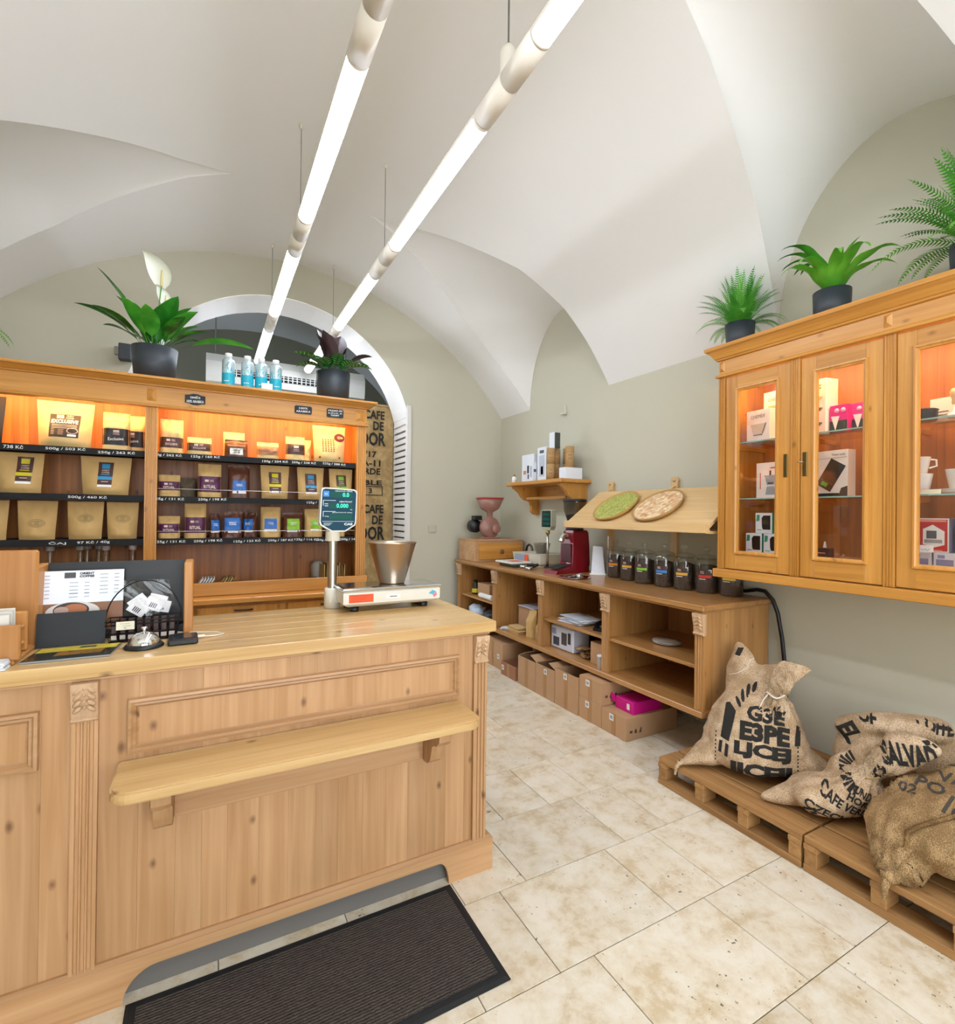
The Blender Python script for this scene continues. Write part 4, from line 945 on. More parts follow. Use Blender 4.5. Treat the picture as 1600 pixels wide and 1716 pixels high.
def calathea():
    t = thing('prayer_plant', 'dark-leaved prayer plant with striped green leaves in a grey pot on the shelf', 'plant', (.765, 3.61, 2.2815))
    pot(t, .108, .116, .205, POTG)
    dk = plain('calathea_underside', '#3a2226', .45); gr = leafmat('calathea_top', '#0f3d14', '#1f6b22', .35); lt = plain('calathea_stripe', '#8fbf7a', .45)
    up = [blade(.32, .14, .1, .55, .35, .35, mat=dk, shape=.7), blade(.34, .10, .5, 1.35, .4, .5, mat=dk, shape=.7)]
    sd = [blade(.30, .11, .5, 1.7, .35, .2, mat=gr, shape=.7), blade(.26, .11, .5, 2.1, .3, .2, mat=gr, shape=.7)]
    def stripe(L, W, a0, a1, stem):
        m = MB(); P, A = spine(L, a0, a1, 24)
        for i in range(int(24*stem)+2, 23):
            s_ = (i/24-stem)/(1-stem); w = W/2*math.sin(PI*s_**.7)**.8; q = P[i]; nr = Vector((math.cos(A[i]), 0, -math.sin(A[i])))*-1; d = Vector((math.sin(A[i]), 0, math.cos(A[i])))
            if i % 2 == 0:
                for s in (-1, 1):
                    e1, e2 = Vector((0, s*w*.12, 0)), Vector((0, s*w*.8, 0))+d*.012
                    for sg in (1, -1): m.add([q+e1+nr*(sg*.0016+.2*w*.12), q+e2+nr*(sg*.002+.2*w*.8), q+e2+d*.005+nr*(sg*.002+.2*w*.8), q+e1+d*.006+nr*(sg*.0016+.2*w*.12)], [(0, 1, 2, 3)])
        return m.mesh('leaf_stripes', lt)
    st = [stripe(.30, .11, .5, 1.7, .35), stripe(.26, .11, .5, 2.1, .3)]
    for k, az, s in ((0, 2.3, 1.2), (0, 1.0, 1.15), (0, -2.4, 1.0), (0, 1.7, 1.2), (1, .05, 1.0), (1, .45, .8), (0, 3.0, 1.0), (1, 2.7, .8), (0, .2, .8)): leaf_at(t, up[k], az, .17, .02, s)
    for k, az, s in ((0, 3.3, 1.0), (1, 2.9, 1.0), (1, -1.0, 1.0), (1, -.35, 1.1), (0, -1.6, .85), (0, -.1, .9), (1, -2.2, 1.0), (0, -2.6, .8)):
        o = leaf_at(t, sd[k], az, .17, .025, s); q = bpy.data.objects.new('leaf_stripes', st[k]); COL.objects.link(q); q.parent = o
calathea()

def fern(label, loc, L, n, potdim=None, seed=0, droop=1.0, hang=False):
    t = thing('potted_fern', label, 'plant', loc); r = random.Random(seed)
    g = leafmat('fern_green', '#2a7a20', '#58b338', .5, 5); g2 = leafmat('fern_light', '#3f9a2a', '#7cc44a', .5, 5)
    h = .15
    if potdim: pot(t, potdim[0], potdim[1], potdim[2], POTG); h = potdim[2]-.03
    M = [frond(L*f, L*.125, a0, a1*droop, 30, mm, i) for i, (f, a0, a1, mm) in enumerate(((1, .1, .6, g), (.95, .2, 1.0, g2), (.9, .35, 1.6, g), (.85, .6, 2.6, g2), (1.05, .05, .4, g2)))]
    for k in range(n):
        az = 2*PI*k*.381966+r.uniform(-.3, .3); sc = r.uniform(.75, 1.1)
        if loc[0] > 2:      # keep clear of the wall
            reach = max(v.co.x for v in M[k % 5].vertices); room = 3.17-loc[0]-.02
            if math.cos(az) > 0: sc = min(sc, room/(reach*math.cos(az)+.03))
        leaf_at(t, M[k % 5], az, h-.02, .02, sc, 'frond')
    return t
fern('feathery fern in a grey pot at the end of the wall cabinet top', (2.93, 2.0, 2.539), 0.36, 80, (.075, .086, .175), 1)
fern('large bushy fern on the wall cabinet top beside the strap-leaved plant', (2.97, .89, 2.539), 0.50, 95, (.10, .11, .18), 2, 1.0)
fern('fern at the wall end of the shelf top', (-1.27, 3.62, 2.2815), .42, 40, (.10, .11, .2), 3, 1.1)

def birds_nest():
    t = thing('strap_leaved_fern', 'fern with broad wavy strap leaves in a grey pot on the cabinet', 'plant', (2.93, 1.472, 2.539))
    pot(t, .083, .088, .175, POTG)
    g = leafmat('strap_leaf', '#226f18', '#4fae2c', .35, 6); g2 = leafmat('strap_leaf_light', '#3f9a24', '#7cc43e', .35, 6)
    A = [blade(.43, .07, .18, 2.3, .0, .3, 18, .16, 2.3, .6, g), blade(.30, .085, .1, .8, 0, .35, 14, .1, 2.0, .6, g2), blade(.38, .065, .55, 2.6, 0, .3, 16, .2, 1.7, .6, g2), blade(.24, .07, .1, .45, 0, .4, 12, .1, 1.5, .6, g2)]
    for k in range(17):
        az = 2*PI*k*.381966+.4; leaf_at(t, A[(0, 2, 1, 0, 2, 3, 0, 2)[k % 8]], az, .15, .02, .85+.25*((k*7) % 5)/5)
birds_nest()

# ================================================================== ON THE SALES COUNTER
CT = 1.0485
def counter_scale():
    t = thing('shop_scale', 'white shop scale with green price display on a steel pole on the counter', 'scale', (.76, 2.36, CT))
    IV = plain('ivory_plastic', '#dcd9cc', .4); IV2 = plain('grey_underside', '#77746c', .5)
    x0, x1, y0, y1 = .535, 1.005, 2.255, 2.455
    loft_rect([(-.03, CT+.022), (-.012, CT+.03), (.0, CT+.04), (0, CT+.088), (-.004, CT+.093)], x0, x1, y0, y1, b=1).build('scale_body', IV, t, True)
    loft_rect([(-.06, CT+.016), (-.03, CT+.0225)], x0, x1, y0, y1, b=1).build('under_tray', IV2, t, True)
    for x in (x0+.06, x1-.07):
        for y in (y0+.045, y1-.045): MB().lathe([(0, 0), (.019, 0), (.021, .006), (.021, .02), (0, .02)], (x, y, CT+.0003), 16).build('rubber_foot', BLACK, t, True)
    loft_rect([(-.002, CT+.094), (.004, CT+.097), (.006, CT+.103), (.0, CT+.109), (-.012, CT+.112), (-.02, CT+.112)], x0, x1, y0, y1, b=1).build('weighing_plate', plain('scale_plate', '#cfd3d6', .12, 1.0), t, True)
    B('orange_sticker', plain('orange_sticker', '#e8531c', .5), t, .560, .672, y0-.0012, y0-.0002, CT+.045, CT+.082)
    for k in range(4): B('sticker_print', plain('sticker_red', '#c23d14', .5), t, .572, .655-.012*k, y0-.002, y0-.0013, CT+.074-.008*k, CT+.076-.008*k)
    B('name_plate', plain('pale_plate', '#f2f1ea', .4), t, .735, .80, y0-.0012, y0-.0002, CT+.055, CT+.073)
    B('plate_print', plain('grey_print', '#8b8b86', .6), t, .750, .785, y0-.0018, y0-.0013, CT+.061, CT+.067)
    for nm, c, P in (('blue_mark', '#55b4d6', ((.945, .066), (.965, .082), (.985, .074), (.966, .060))), ('pink_mark', '#e87a8e', ((.966, .059), (.985, .072), (.988, .056), (.974, .046)))):
        MB().prism([(a, CT+b) for a, b in P], y0-.0015, y0-.0003, 'y').build(nm, plain(nm, c, .4), t, True)
    # pole and display
    px_, py_ = .527, 2.43
    B('pole_bracket', IV, t, .505, .57, 2.395, 2.45, CT+.024, CT+.045, .005)
    MB().lathe([(0, .001), (.036, .001), (.036, .085), (.032, .095), (0, .095)], (px_-.005, py_, CT), 24).build('pole_socket', IV, t, True)
    MB().lathe([(.021, .095), (.021, .325)], (px_-.005, py_, CT), 24).build('pole', STEEL, t, True)
    MB().lathe([(0, .318), (.033, .318), (.033, .36), (.028, .365), (0, .365)], (px_-.005, py_, CT), 20, smooth=False).build('pole_collar', plain('beige_collar', '#cfc8b6', .5), t, True)
    cx, z0 = .543, CT+.362
    shape = [(-.032, 0), (.032, 0), (.078, .030), (.082, .045), (.0865, .185), (.082, .197), (.072, .202), (-.066, .208), (-.078, .203), (-.081, .192), (-.088, .045), (-.083, .030)]
    def sc(f, dx=0): return [(cx+x*f+dx, z0+.104+(z-.104)*f) for x, z in shape]
    h = MB().prism(sc(1.0), 2.402, 2.448, 'y').build('display_head', plain('display_rim', '#e6e3d8', .35), t, True)
    fy = 2.4005
    f = MB().prism(sc(.945), fy, 2.4018, 'y').build('display_face', plain('display_glass', '#123f52', .4, spec=.15), h)
    G = plain('green_digits', '#3df0b0', .4, emit=.7); WT = plain('display_print', '#d4dede', .5); DK = plain('digit_window', '#0b5148', .4, spec=.15)
    fr = fy-.0008
    for zt, txt_ in ((.176, '0.0'), (.124, '0.000'), (.072, None)):
        w = MB().prism([(cx-.042, z0+zt-.014), (cx+.062, z0+zt-.014), (cx+.062, z0+zt+.012), (cx-.042, z0+zt+.012)], fr, fy-.0001, 'y').build('digit_window', DK, f)
        if txt_: text(txt_, w, G, (cx+.06-.008*len(txt_)-.004, fr-.0006, z0+zt-.001), (1, 0, 0), (0, 0, 1), .0125*len(txt_)-.008, .019, weight=.0)
    for b, x, z, w in (('CELKOVÁ CENA', .022, .193, .082), ('HMOTNOST', .032, .142, .06), ('JEDNOTKOVÁ CENA', .016, .0905, .095), ('kg', .058, .105, .010), ('Kč/kg', -.056, .072, .018)):
        text(b, f, WT, (cx+x, fr-.0006, z0+z), (1, 0, 0), (0, 0, 1), w, .0075 if w > .03 else .006, weight=.015)
    for zz in (.120, .129): B('small_print', WT, f, cx-.066, cx-.050, fr, fy-.0001, z0+zz, z0+zz+.003, world=False)
    B('blue_square', plain('blue_square', '#2e86d8', .4), f, cx-.072, cx-.046, fr, fy-.0001, z0+.165, z0+.191, world=False)
    text('Kč', f, WT, (cx-.059, fr-.0006, z0+.178), (1, 0, 0), (0, 0, 1), .013, .008)
    for z in (.146, .094): B('white_rule', WT, f, cx-.072, cx-.015, fr, fy-.0001, z0+z, z0+z+.0022, world=False); B('white_rule', WT, f, cx-.0735, cx-.071, fr, fy-.0001, z0+z-.024, z0+z+.0022, world=False)
    B('white_rule', WT, f, cx-.076, cx+.07, fr, fy-.0001, z0+.048, z0+.0496, world=False)
    text('CAS', f, WT, (cx+.045, fr-.0006, z0+.036), (1, 0, 0), (0, 0, 1), .040, .012, weight=.05)
    for k in range(3): B('small_print', WT, f, cx-.07, cx-.03-.006*k, fr, fy-.0001, z0+.040-.005*k, z0+.0415-.005*k, world=False)
    # steel scoop bowl on the plate
    o = MB().lathe([(0, 0), (.058, 0), (.061, .004), (.114, .192), (.119, .196), (.117, .200), (.112, .196), (.058, .008), (0, .008)], n=48).build('scale_bowl', plain('bowl_steel', '#b9a894', .28, 1.0))
    o.location = (.797, 2.365, CT+.1125); tag(o, 'tapered brushed steel weighing bowl standing on the shop scale', 'bowl')
counter_scale()

def menu_corner():
    W = wood('beech_dark', '#c98f52', '#ad733a', 'z', knots=.1)
    # black divider with wooden end board
    t = thing('menu_stand', 'black menu rack with a thin wooden end board on the counter', 'stand', (-.25, 2.22, CT))
    MB().prism([(2.235, CT+.0), (2.25, CT), (2.265, CT+.262), (2.25, CT+.265)], -.49, -.078, 'x').build('black_back', BLACK, t, True)
    B('black_ledge', BLACK, t, -.49, -.078, 2.172, 2.2345, CT, CT+.03)
    for x in (-.077, -.52): B('end_board', W, t, x, x+.028, 2.14, 2.285, CT, CT+.262, .004)
    # menu sheet with coffee picture
    def tilt(p): return (p[0], 2.199+.16*(p[2]-CT-.1)-.004, p[2])
    t = thing('menu_sheet', 'white menu sheet with ORIENT COFFEE heading and a cup picture, leaning on the rack', 'menu', (-.39, 2.19, CT))
    def sheet(x0, x1, z0, z1, off, mat, nm, par, tz=0.):
        m = MB(); P = [tilt((x0, 0, z0)), tilt((x1, 0, z0+tz)), tilt((x1, 0, z1+tz)), tilt((x0, 0, z1))]
        P = [(p[0], p[1]-off, p[2]) for p in P]; Q = [(p[0], p[1]+.0016, p[2]) for p in P]
        m.add(P+Q, [(0, 1, 2, 3), (7, 6, 5, 4), (0, 4, 5, 1), (1, 5, 6, 2), (2, 6, 7, 3), (3, 7, 4, 0)])
        return m.build(nm, mat, par, True)
    s = sheet(-.525, -.268, CT+.03, CT+.238, 0, plain('menu_brown_picture', '#8c5a36', .4, var=.25, bscale=14), 'sheet', t)
    w = sheet(-.525, -.268, CT+.127, CT+.238, .002, plain('menu_paper', '#e9edf4', .5), 'price_list', t)
    tx = lambda b, x, z, ww, h, wt=.0: text(b, t, INK, (x, 0, z), (1, 0, 0), (0, 0, 1), ww, h, surf=lambda p: (p[0], tilt(p)[1]-.0036, p[2]), weight=wt, world=True)
    tx('ORIENT', -.375, CT+.228, .042, .008, .04); tx('COFFEE', -.375, CT+.218, .042, .008, .04)
    sheet(-.438, -.407, CT+.213, CT+.232, .0036, plain('grey_logo', '#4c4c50', .6), 'emblem', t)
    for cx, n, z0 in ((-.505, 7, .222), (-.395, 4, .196), (-.31, 3, .222), (-.31, 3, .182), (-.395, 2, .16)):
        for k in range(n):
            z = CT+z0-.0125*k; sheet(cx-.028, cx-.004, z, z+.0016, .0036, plain('menu_print', '#8a8d98', .7), 'printed_line', t); sheet(cx+.014, cx+.028, z, z+.0016, .0036, MATS['menu_print'], 'printed_line', t)
    def disc(x, z, rx, rz, mat, off, nm):
        P = [(x+rx*math.cos(a), tilt((0, 0, z+rz*math.sin(a)))[1]-off, z+rz*math.sin(a)) for a in [2*PI*k/28 for k in range(28)]]
        MB().add(P, [tuple(range(28))]).build(nm, mat, t, True)
    disc(-.41, CT+.098, .075, .034, plain('saucer_white', '#d9d2cb', .4), .0022, 'saucer_picture'); disc(-.415, CT+.104, .05, .026, plain('cup_dark', '#33221b', .4), .0028, 'cup_picture')
    disc(-.405, CT+.106, .034, .019, plain('crema', '#b0683a', .4), .0034, 'crema_picture'); disc(-.442, CT+.104, .02, .013, plain('biscuit', '#b59a8c', .5), .0036, 'biscuit_picture')
    # dark board in front
    t = MB().prism([(2.10, 0), (2.108, 0), (2.125, .108), (2.118, .109)], -.092, .092, 'x').build('card_board', plain('blackboard', '#1e2226', .6), None)
    t.location = (-.397, 0, CT+.0003); tag(t, 'small plain black board standing in front of the menu sheet', 'board')
    # brochure holder at the end
    t = thing('brochure_holder', 'stepped wooden brochure holder with round dowels on the counter', 'holder', (-.62, 2.0, CT))
    B('back_board', W, t, -.78, -.489, 2.125, 2.143, CT, CT+.318, .006); B('base_board', wood('beech_dark', '#c98f52', '#ad733a', 'y', knots=.1), t, -.78, -.49, 1.91, 2.124, CT, CT+.012, .003)
    B('middle_board', W, t, -.78, -.492, 2.03, 2.046, CT+.0125, CT+.135, .004); B('front_board', W, t, -.78, -.478, 1.908, 1.926, CT+.0125, CT+.115, .004)
    for z in (.04, .09): MB().tube([(-.502, 1.927, CT+z), (-.502, 2.029, CT+z)], .006).build('dowel', W, t, True)
    t = thing('card_stack', 'stack of white cards standing in the wooden brochure holder', 'cards', (-.62, 1.97, CT+.0125))
    for k in range(5): B('card', plain('pale_card_%d' % (k % 2), ('#e2ddd3', '#cfc9be')[k % 2], .6), t, -.74, -.512, 1.945+.013*k, 1.948+.013*k, CT+.0128, CT+.14+.003*k)
    t = thing('leaflet_stack', 'low stack of white leaflets on the counter edge beside the brochure holder', 'leaflets', (-.6, 1.875, CT))
    for k in range(6): B('leaflet', plain('leaflet_white_%d' % (k % 2), ('#eceff3', '#cfd3da')[k % 2], .5), t, -.72, -.495-.002*(k % 3), 1.853, 1.898, CT+.0005+.004*k, CT+.004+.004*k)
    # magazine
    t = thing('magazine', 'glossy dark magazine with yellow field picture lying on the counter', 'magazine', (-.37, 1.98, CT))
    def q(a, b): return (-.478+.215*a-.018*b*0+.012*b, 1.908+.15*b-.005*a)
    def slab(a0, a1, b0, b1, z0, z1, nm, mat, par=None):
        P = [q(a0, b0), q(a1, b0), q(a1, b1), q(a0, b1)]; return MB().prism(P, CT+z0, CT+z1, 'z').build(nm, mat, par or t, True)
    slab(0, 1, 0, 1, .0005, .0055, 'pages', plain('magazine_pages', '#8f959c', .4)); slab(0, 1, 0, 1, .0056, .007, 'cover', plain('magazine_cover', '#2a2a22', .2, var=.3, bscale=20))
    slab(.02, .98, .62, .98, .0071, .0075, 'cover_sky', plain('cover_yellow', '#c9b43c', .25, var=.3, bscale=25)); slab(.3, .85, .25, .60, .0071, .0075, 'cover_field', plain('cover_brown', '#8a5f24', .25, var=.4, bscale=30)); slab(.5, .7, .78, .93, .0076, .0078, 'cover_title', plain('cover_title', '#454a2c', .4))
    # desk bell
    t = thing('desk_bell', 'chrome desk bell on a black base beside the wire basket', 'bell', (-.183, 1.985, CT))
    MB().lathe([(0, .0004), (.056, .0004), (.058, .004), (.05, .013), (.047, .014), (0, .014)], n=36).build('base', BLACK, t)
    MB().lathe([(.046, .0142), (.045, .02), (.036, .036), (.022, .046), (.008, .050), (0, .050)], n=36).build('dome', CHROME, t)
    MB().lathe([(0, .050), (.004, .050), (.004, .058), (.009, .059), (.010, .064), (.007, .067), (0, .0675)], n=16).build('push_button', CHROME, t)
    # phone
    t = thing('card_terminal', 'flat black card terminal with a white cable on the counter', 'terminal', (-.072, 2.01, CT), .04)
    MB().box(-.044, .044, -.058, .058, .0005, .017, .004).build('body', BLACK, t); MB().box(-.03, .034, -.03, .05, .0171, .0182).build('screen', plain('dark_screen', '#22262c', .08), t)
    MB().tube([(.044, .02, .008), (.066, .024, .008)], .004).build('cable_plug', WHITE, t)
    MB().tube([(.066, .024, .006), (.10, .03, .0035), (.13, .05, .0025), (.11, .09, .0025), (.04, .12, .0025), (-.03, .16, .0025)], .0019, 6).build('cable', WHITE, t)
    # wire basket of chocolate sticks
    t = thing('wire_basket', 'black wire basket with a tall round handle holding dark brown bars', 'basket', (-.195, 2.122, CT))
    wire = plain('black_wire', '#151413', .4, .5); hw, hd = .108, .045
    def loop(z, f, r=.002): return [(hw*f*(1 if c[0] > 0 else -1), hd*f*(1 if c[1] > 0 else -1), z) for c in ((1, 1), (-1, 1), (-1, -1), (1, -1), (1, 1))]
    for z, f in ((.003, .9), (.03, .95), (.06, 1.0), (.072, 1.0)): MB().tube(loop(z, f), .0022, 6).build('wire_loop', wire, t)
    for k in range(9):
        x = -hw*.9+hw*1.8*k/8
        for s in (-1, 1): MB().tube([(x, s*hd*.9, .003), (x*1.08, s*hd, .072)], .0013, 5).build('wire_rib', wire, t)
    MB().tube([(hw*math.cos(a)*1.05, .0, .062+.142*math.sin(a)) for a in [PI*k/24 for k in range(25)]], .0022, 6).build('handle', wire, t)
    B('basket_floor', wire, t, -hw*.88, hw*.88, -hd*.88, hd*.88, .0006, .0022, world=False)
    for k in range(8):
        o = thing('chocolate_bar', 'dark brown chocolate bar standing in the wire basket', 'chocolate', (-.195-.084+.024*k, 2.122-.026+.004*(k % 2), CT+.0026), group='bars in the wire basket')
        MB().box(-.0085, .0085, -.005, .005, 0, .076, .0015).build('wrapper', plain('brown_wrapper', '#3a1d17', .35), o); MB().box(-.0086, .0086, -.0056, -.0051, .006, .020).build('wrapper_mark', plain('pale_mark', '#cfc5bb', .5), o)
    t = thing('name_card', 'small cream card with handwriting clipped to the wire basket', 'card', (-.245, 2.070, CT+.045))
    MB().box(-.026, .026, -.0012, .0, .0, .028).build('card', plain('cream_card', '#e6dfc8', .6), t)
    for k, (a, b) in enumerate(((-.016, .012), (-.008, .014), (-.004, .003))): MB().tube([(a+(b-a)*j/14, -.0018, .021-.0075*k+.0014*math.sin(j*2.3)) for j in range(15)], .0005, 4).build('pencil_line', plain('pencil', '#7c7a78', .7), t)
    # clear bag with white packets
    t = thing('packet_bag', 'clear plastic bag filled with white printed sachets inside the basket', 'bag', (-.19, 2.145, CT+.078))
    pl = glass_mat('clear_film', (.96, .96, .96))
    def film(u, v, s): return (-.075+.15*u+.008*math.sin(v*5), s*(.022*math.sin(PI*u)*(1-v*.8)+.001)+.004*math.sin(9*u+7*v), .0+.125*v)
    MB().grid(lambda u, v: film(u, v, -1), 12, 10).grid(lambda u, v: film(u, v, 1), 12, 10).build('film', pl, t)
    rr = random.Random(2)
    for k in range(7):
        o = MB().box(-.028, .028, -.002, .002, 0, .042, .001).build('sachet', plain('sachet_white', '#e9e8ea', .5), t); o.location = (-.04+.013*k, -.008+.0045*(k % 4), .008+.011*(k % 3)); o.rotation_euler = (.1, rr.uniform(-.7, .7), .1)
        for j in range(4): MB().box(-.012+.006*j, -.009+.006*j, -.0026, -.0021, .008, .026).build('printed_line', INK, o)
menu_corner()

# ================================================================== ON THE SIDE COUNTER
ST = .9845
def side_goods():
    # drawer box with grinder
    t = thing('drawer_box', 'pine box with one drawer and a wooden knob on the side counter', 'box', (2.86, 4.98, ST))
    B('box_body', pine('x'), t, 2.55, 3.16, 4.785, 5.2, ST, ST+.225, .003); B('drawer_front', honey('x'), t, 2.585, 3.13, 4.77, 4.784, ST+.025, ST+.195, .003)
    B('knob', plain('knob_wood', '#7a5630', .5), t, 2.84, 2.89, 4.745, 4.769, ST+.085, ST+.13, .008); B('box_lid', pine('x'), t, 2.542, 3.165, 4.775, 5.2, ST+.2255, ST+.24, .003)
    t = thing('mill', 'old rose-brown hand mill with round housing and red-rimmed funnel', 'mill', (2.83, 4.98, ST+.2405))
    RB = plain('rose_brown_enamel', '#9a6f62', .3); z = .0
    MB().lathe([(0, -.05), (.105, -.05), (.118, -.03), (.118, .03), (.105, .05), (.06, .06), (.05, .075), (0, .078)], (0, 0, .128), 30, 'y').build('housing', RB, t)
    MB().lathe([(0, -.09), (.05, -.09), (.055, -.08), (.055, -.05)], (.045, 0, .115), 20, 'y').build('bearing_cap', RB, t)
    MB().box(-.10, .10, -.07, .07, .0, .02, .004).build('foot', RB, t)
    MB().lathe([(.035, .235), (.035, .30), (.10, .335), (.115, .36), (.155, .455), (.15, .455), (.11, .365), (.03, .31)], n=30).build('funnel', RB, t)
    MB().lathe([(.15, .455), (.158, .450), (.161, .460), (.158, .468), (.15, .466)], n=30).build('funnel_rim', plain('red_rim', '#b5372f', .4), t)
    MB().lathe([(0, 0), (.07, 0), (.075, .02), (.075, .10), (0, .11)], (-.12, .09, .14), 20, 'y').build('motor', BLACK, t); MB().box(-.16, -.07, .05, .15, .21, .26, .006).build('switch_box', BLACK, t)
    # second scale with pole display
    t = thing('scale', 'beige scale with a dark display head on a pole beside the red grinder', 'scale', (2.98, 4.2, ST))
    BE = plain('beige_plastic', '#c9c2ae', .45)
    loft_rect([(-.02, ST+.0), (-.02, ST+.02), (0, ST+.03), (.01, ST+.115), (.014, ST+.118), (.014, ST+.126), (0, ST+.126)], 2.86, 3.15, 4.02, 4.5, b=1).build('scale_body', BE, t, True)
    B('price_label', plain('blue_grey_label', '#8d97a8', .5), t, 2.8435, 2.8465, 4.28, 4.46, ST+.05, ST+.11); B('orange_label', plain('orange_sticker', '#e8531c', .5), t, 2.8425, 2.8463, 4.22, 4.275, ST+.05, ST+.11)
    MB().lathe([(.0, 0), (.012, 0), (.012, .36), (0, .36)], (2.92, 3.99, ST), 14).build('pole', STEEL, t, True); MB().lathe([(0, 0), (.035, 0), (.03, .012), (0, .012)], (2.92, 3.99, ST), 16).build('pole_foot', BLACK, t, True)
    MB().lathe([(0, .33), (.022, .33), (.022, .37), (0, .37)], (2.92, 3.99, ST), 14).build('pole_collar', plain('brass_collar', '#a8935a', .4, .5), t, True)
    h = MB().prism([(3.93, ST+.37), (4.05, ST+.37), (4.075, ST+.41), (4.075, ST+.555), (4.065, ST+.57), (3.915, ST+.57), (3.905, ST+.555), (3.905, ST+.41)], 2.90, 2.955, 'x').build('display_head', plain('beige_display', '#a9a88f', .4), t, True)
    B('display_face', plain('dark_green_glass', '#16302b', .1), h, 2.898, 2.8995, 3.918, 4.062, ST+.40, ST+.558, world=False)
    for k in range(3): B('digit_window', plain('digit_window', '#0b5148', .4, spec=.15), h, 2.8965, 2.8979, 3.935, 4.04, ST+.42+.045*k, ST+.445+.045*k, world=False)
    t = MB().lathe([(0, 0), (.06, 0), (.085, .10), (.088, .10), (.09, .104), (.084, .104), (.058, .006), (0, .006)], n=28).build('steel_cup', STEEL); t.location = (2.99, 4.18, ST+.1265); tag(t, 'small steel cup standing on the beige scale', 'cup')
    t = thing('tap_handle', 'dark bent metal spout leaning behind the beige scale', 'spout', (3.12, 4.66, ST))
    MB().tube([(0, 0, 0), (0, 0, .12), (0, -.02, .17), (0, -.06, .19), (0, -.10, .17), (0, -.12, .12)], .012, 10).build('spout', plain('dark_metal', '#4b4a46', .3, .9), t)
    t = thing('flat_scale', 'low white kitchen scale lying on the side counter by the drawer box', 'scale', (2.74, 4.28, ST))
    B('base', plain('dark_grey_base', '#35332f', .5), t, 2.63, 2.86, 4.12, 4.42, ST, ST+.028, .006); B('plate', plain('white_plate', '#dcd8cd', .35), t, 2.60, 2.84, 4.14, 4.46, ST+.0285, ST+.05, .008); B('red_print', plain('orange_sticker', '#e8531c', .5), t, 2.66, 2.78, 4.2, 4.32, ST+.0502, ST+.0508)
    # metal clutter: portafilter and tampers
    for i, (x, y, r_) in enumerate(((2.68, 4.05, -.1), (2.64, 3.90, .5))):
        t = thing('portafilter', ('dark portafilter lying by the pole display', 'dark portafilter lying by the foot of the red grinder')[i], 'coffee tool', (x, y, ST), r_, 'coffee tools on the side counter')
        MB().lathe([(0, .0), (.034, .0), (.036, .03), (.03, .03), (.028, .006), (0, .006)], n=20).build('basket', STEEL, t); MB().tube([(.034, 0, .018), (.08, 0, .02), (.16, 0, .03)], [.008, .011, .013], 10).build('handle', BLACK, t)
    # red grinder
    t = thing('coffee_grinder', 'deep red electric coffee grinder with smoky bean hopper', 'grinder', (2.95, 3.62, ST), -PI/2+.12)
    RED = plain('red_enamel', '#7d0f1c', .22)
    m = MB(); m.prism([(-.30, 0), (.11, 0), (.11, .06), (-.10, .06), (-.29, .03)], -.08, .08, 'x').build('foot', RED, t)
    loft_rect([(0, .058), (.0, .10), (-.004, .25), (-.01, .36), (-.02, .38), (-.035, .385)], -.082, .082, -.10, .115, b=1).build('body', RED, t)
    MB().box(-.06, .06, -.112, -.101, .10, .26, .004).build('front_plate', plain('dark_red', '#4a0d14', .3), t)
    MB().tube([(.0+.05*j/14, -.103, .085+.006*math.sin(j*1.9)) for j in range(15)], .002, 5).build('script_logo', plain('silver_print', '#d8d4cc', .3), t)
    MB().tube([(0, -.10, .33), (0, -.145, .33), (0, -.17, .28)], [.03, .028, .022], 14).build('spout', CHROME, t); MB().tube([(0, -.12, .345), (0, -.15, .375)], .018, 12).build('spout_cap', CHROME, t)
    MB().prism([(-.27, .045), (-.12, .075), (-.12, .079), (-.27, .05)], -.06, .06, 'x').build('drip_mat', BLACK, t)
    MB().lathe([(0, .385), (.08, .385), (.08, .40), (.06, .405), (0, .405)], n=28).build('hopper_collar', BLACK, t)
    MB().lathe([(.058, .405), (.062, .45), (.098, .56), (.104, .64)], n=32).build('hopper', glass_mat('smoky_plastic', (.55, .53, .5), .05), t); MB().lathe([(0, .665), (.10, .665), (.108, .66), (.108, .64), (0, .64)], n=32).build('hopper_lid', BLACK, t)
    MB().lathe([(0, .41), (.056, .41), (.060, .45), (.085, .52), (0, .53)], n=24).build('beans', plain('coffee_beans', '#3a2416', .6, bump=1, bscale=90), t)
    t = thing('steel_tray', 'oval steel tray with a spoon and small cups by the red grinder', 'tray', (2.67, 3.27, ST), .3)
    MB().lathe([(0, .001), (.10, .001), (.125, .008), (.127, .011), (.10, .004), (0, .004)], n=36).build('tray_plate', CHROME, t)
    MB().tube([(-.06, .02, .010), (0, .03, .012), (.08, .03, .012)], [.004, .004, .012], 8).build('spoon', CHROME, t)
    for a in ((.02, -.03), (.075, -.01)): MB().lathe([(0, .0045), (.018, .0045), (.024, .03), (.022, .03), (.016, .008), (0, .008)], (a[0], a[1], 0), 16).build('steel_cup', STEEL, t)
    # white dispenser with rod
    t = thing('napkin_stand', 'white napkin block on a stand with a steel rod next to the jars', 'napkins', (3.02, 3.37, ST), -.9)
    B('base', WHITE, t, -.07, .07, -.05, .05, 0, .012, .002, world=False); MB().prism([(-.06, .012), (.06, .012), (.035, .245), (-.045, .25)], -.04, .04, 'y').build('napkin_block', plain('napkin_white', '#e2e5ec', .7), t); MB().tube([(.078, 0, .0), (.078, 0, .34)], .005, 8).build('rod', STEEL, t); B('rod_base', WHITE, t, .069, .09, -.015, .015, 0, .01, world=False)
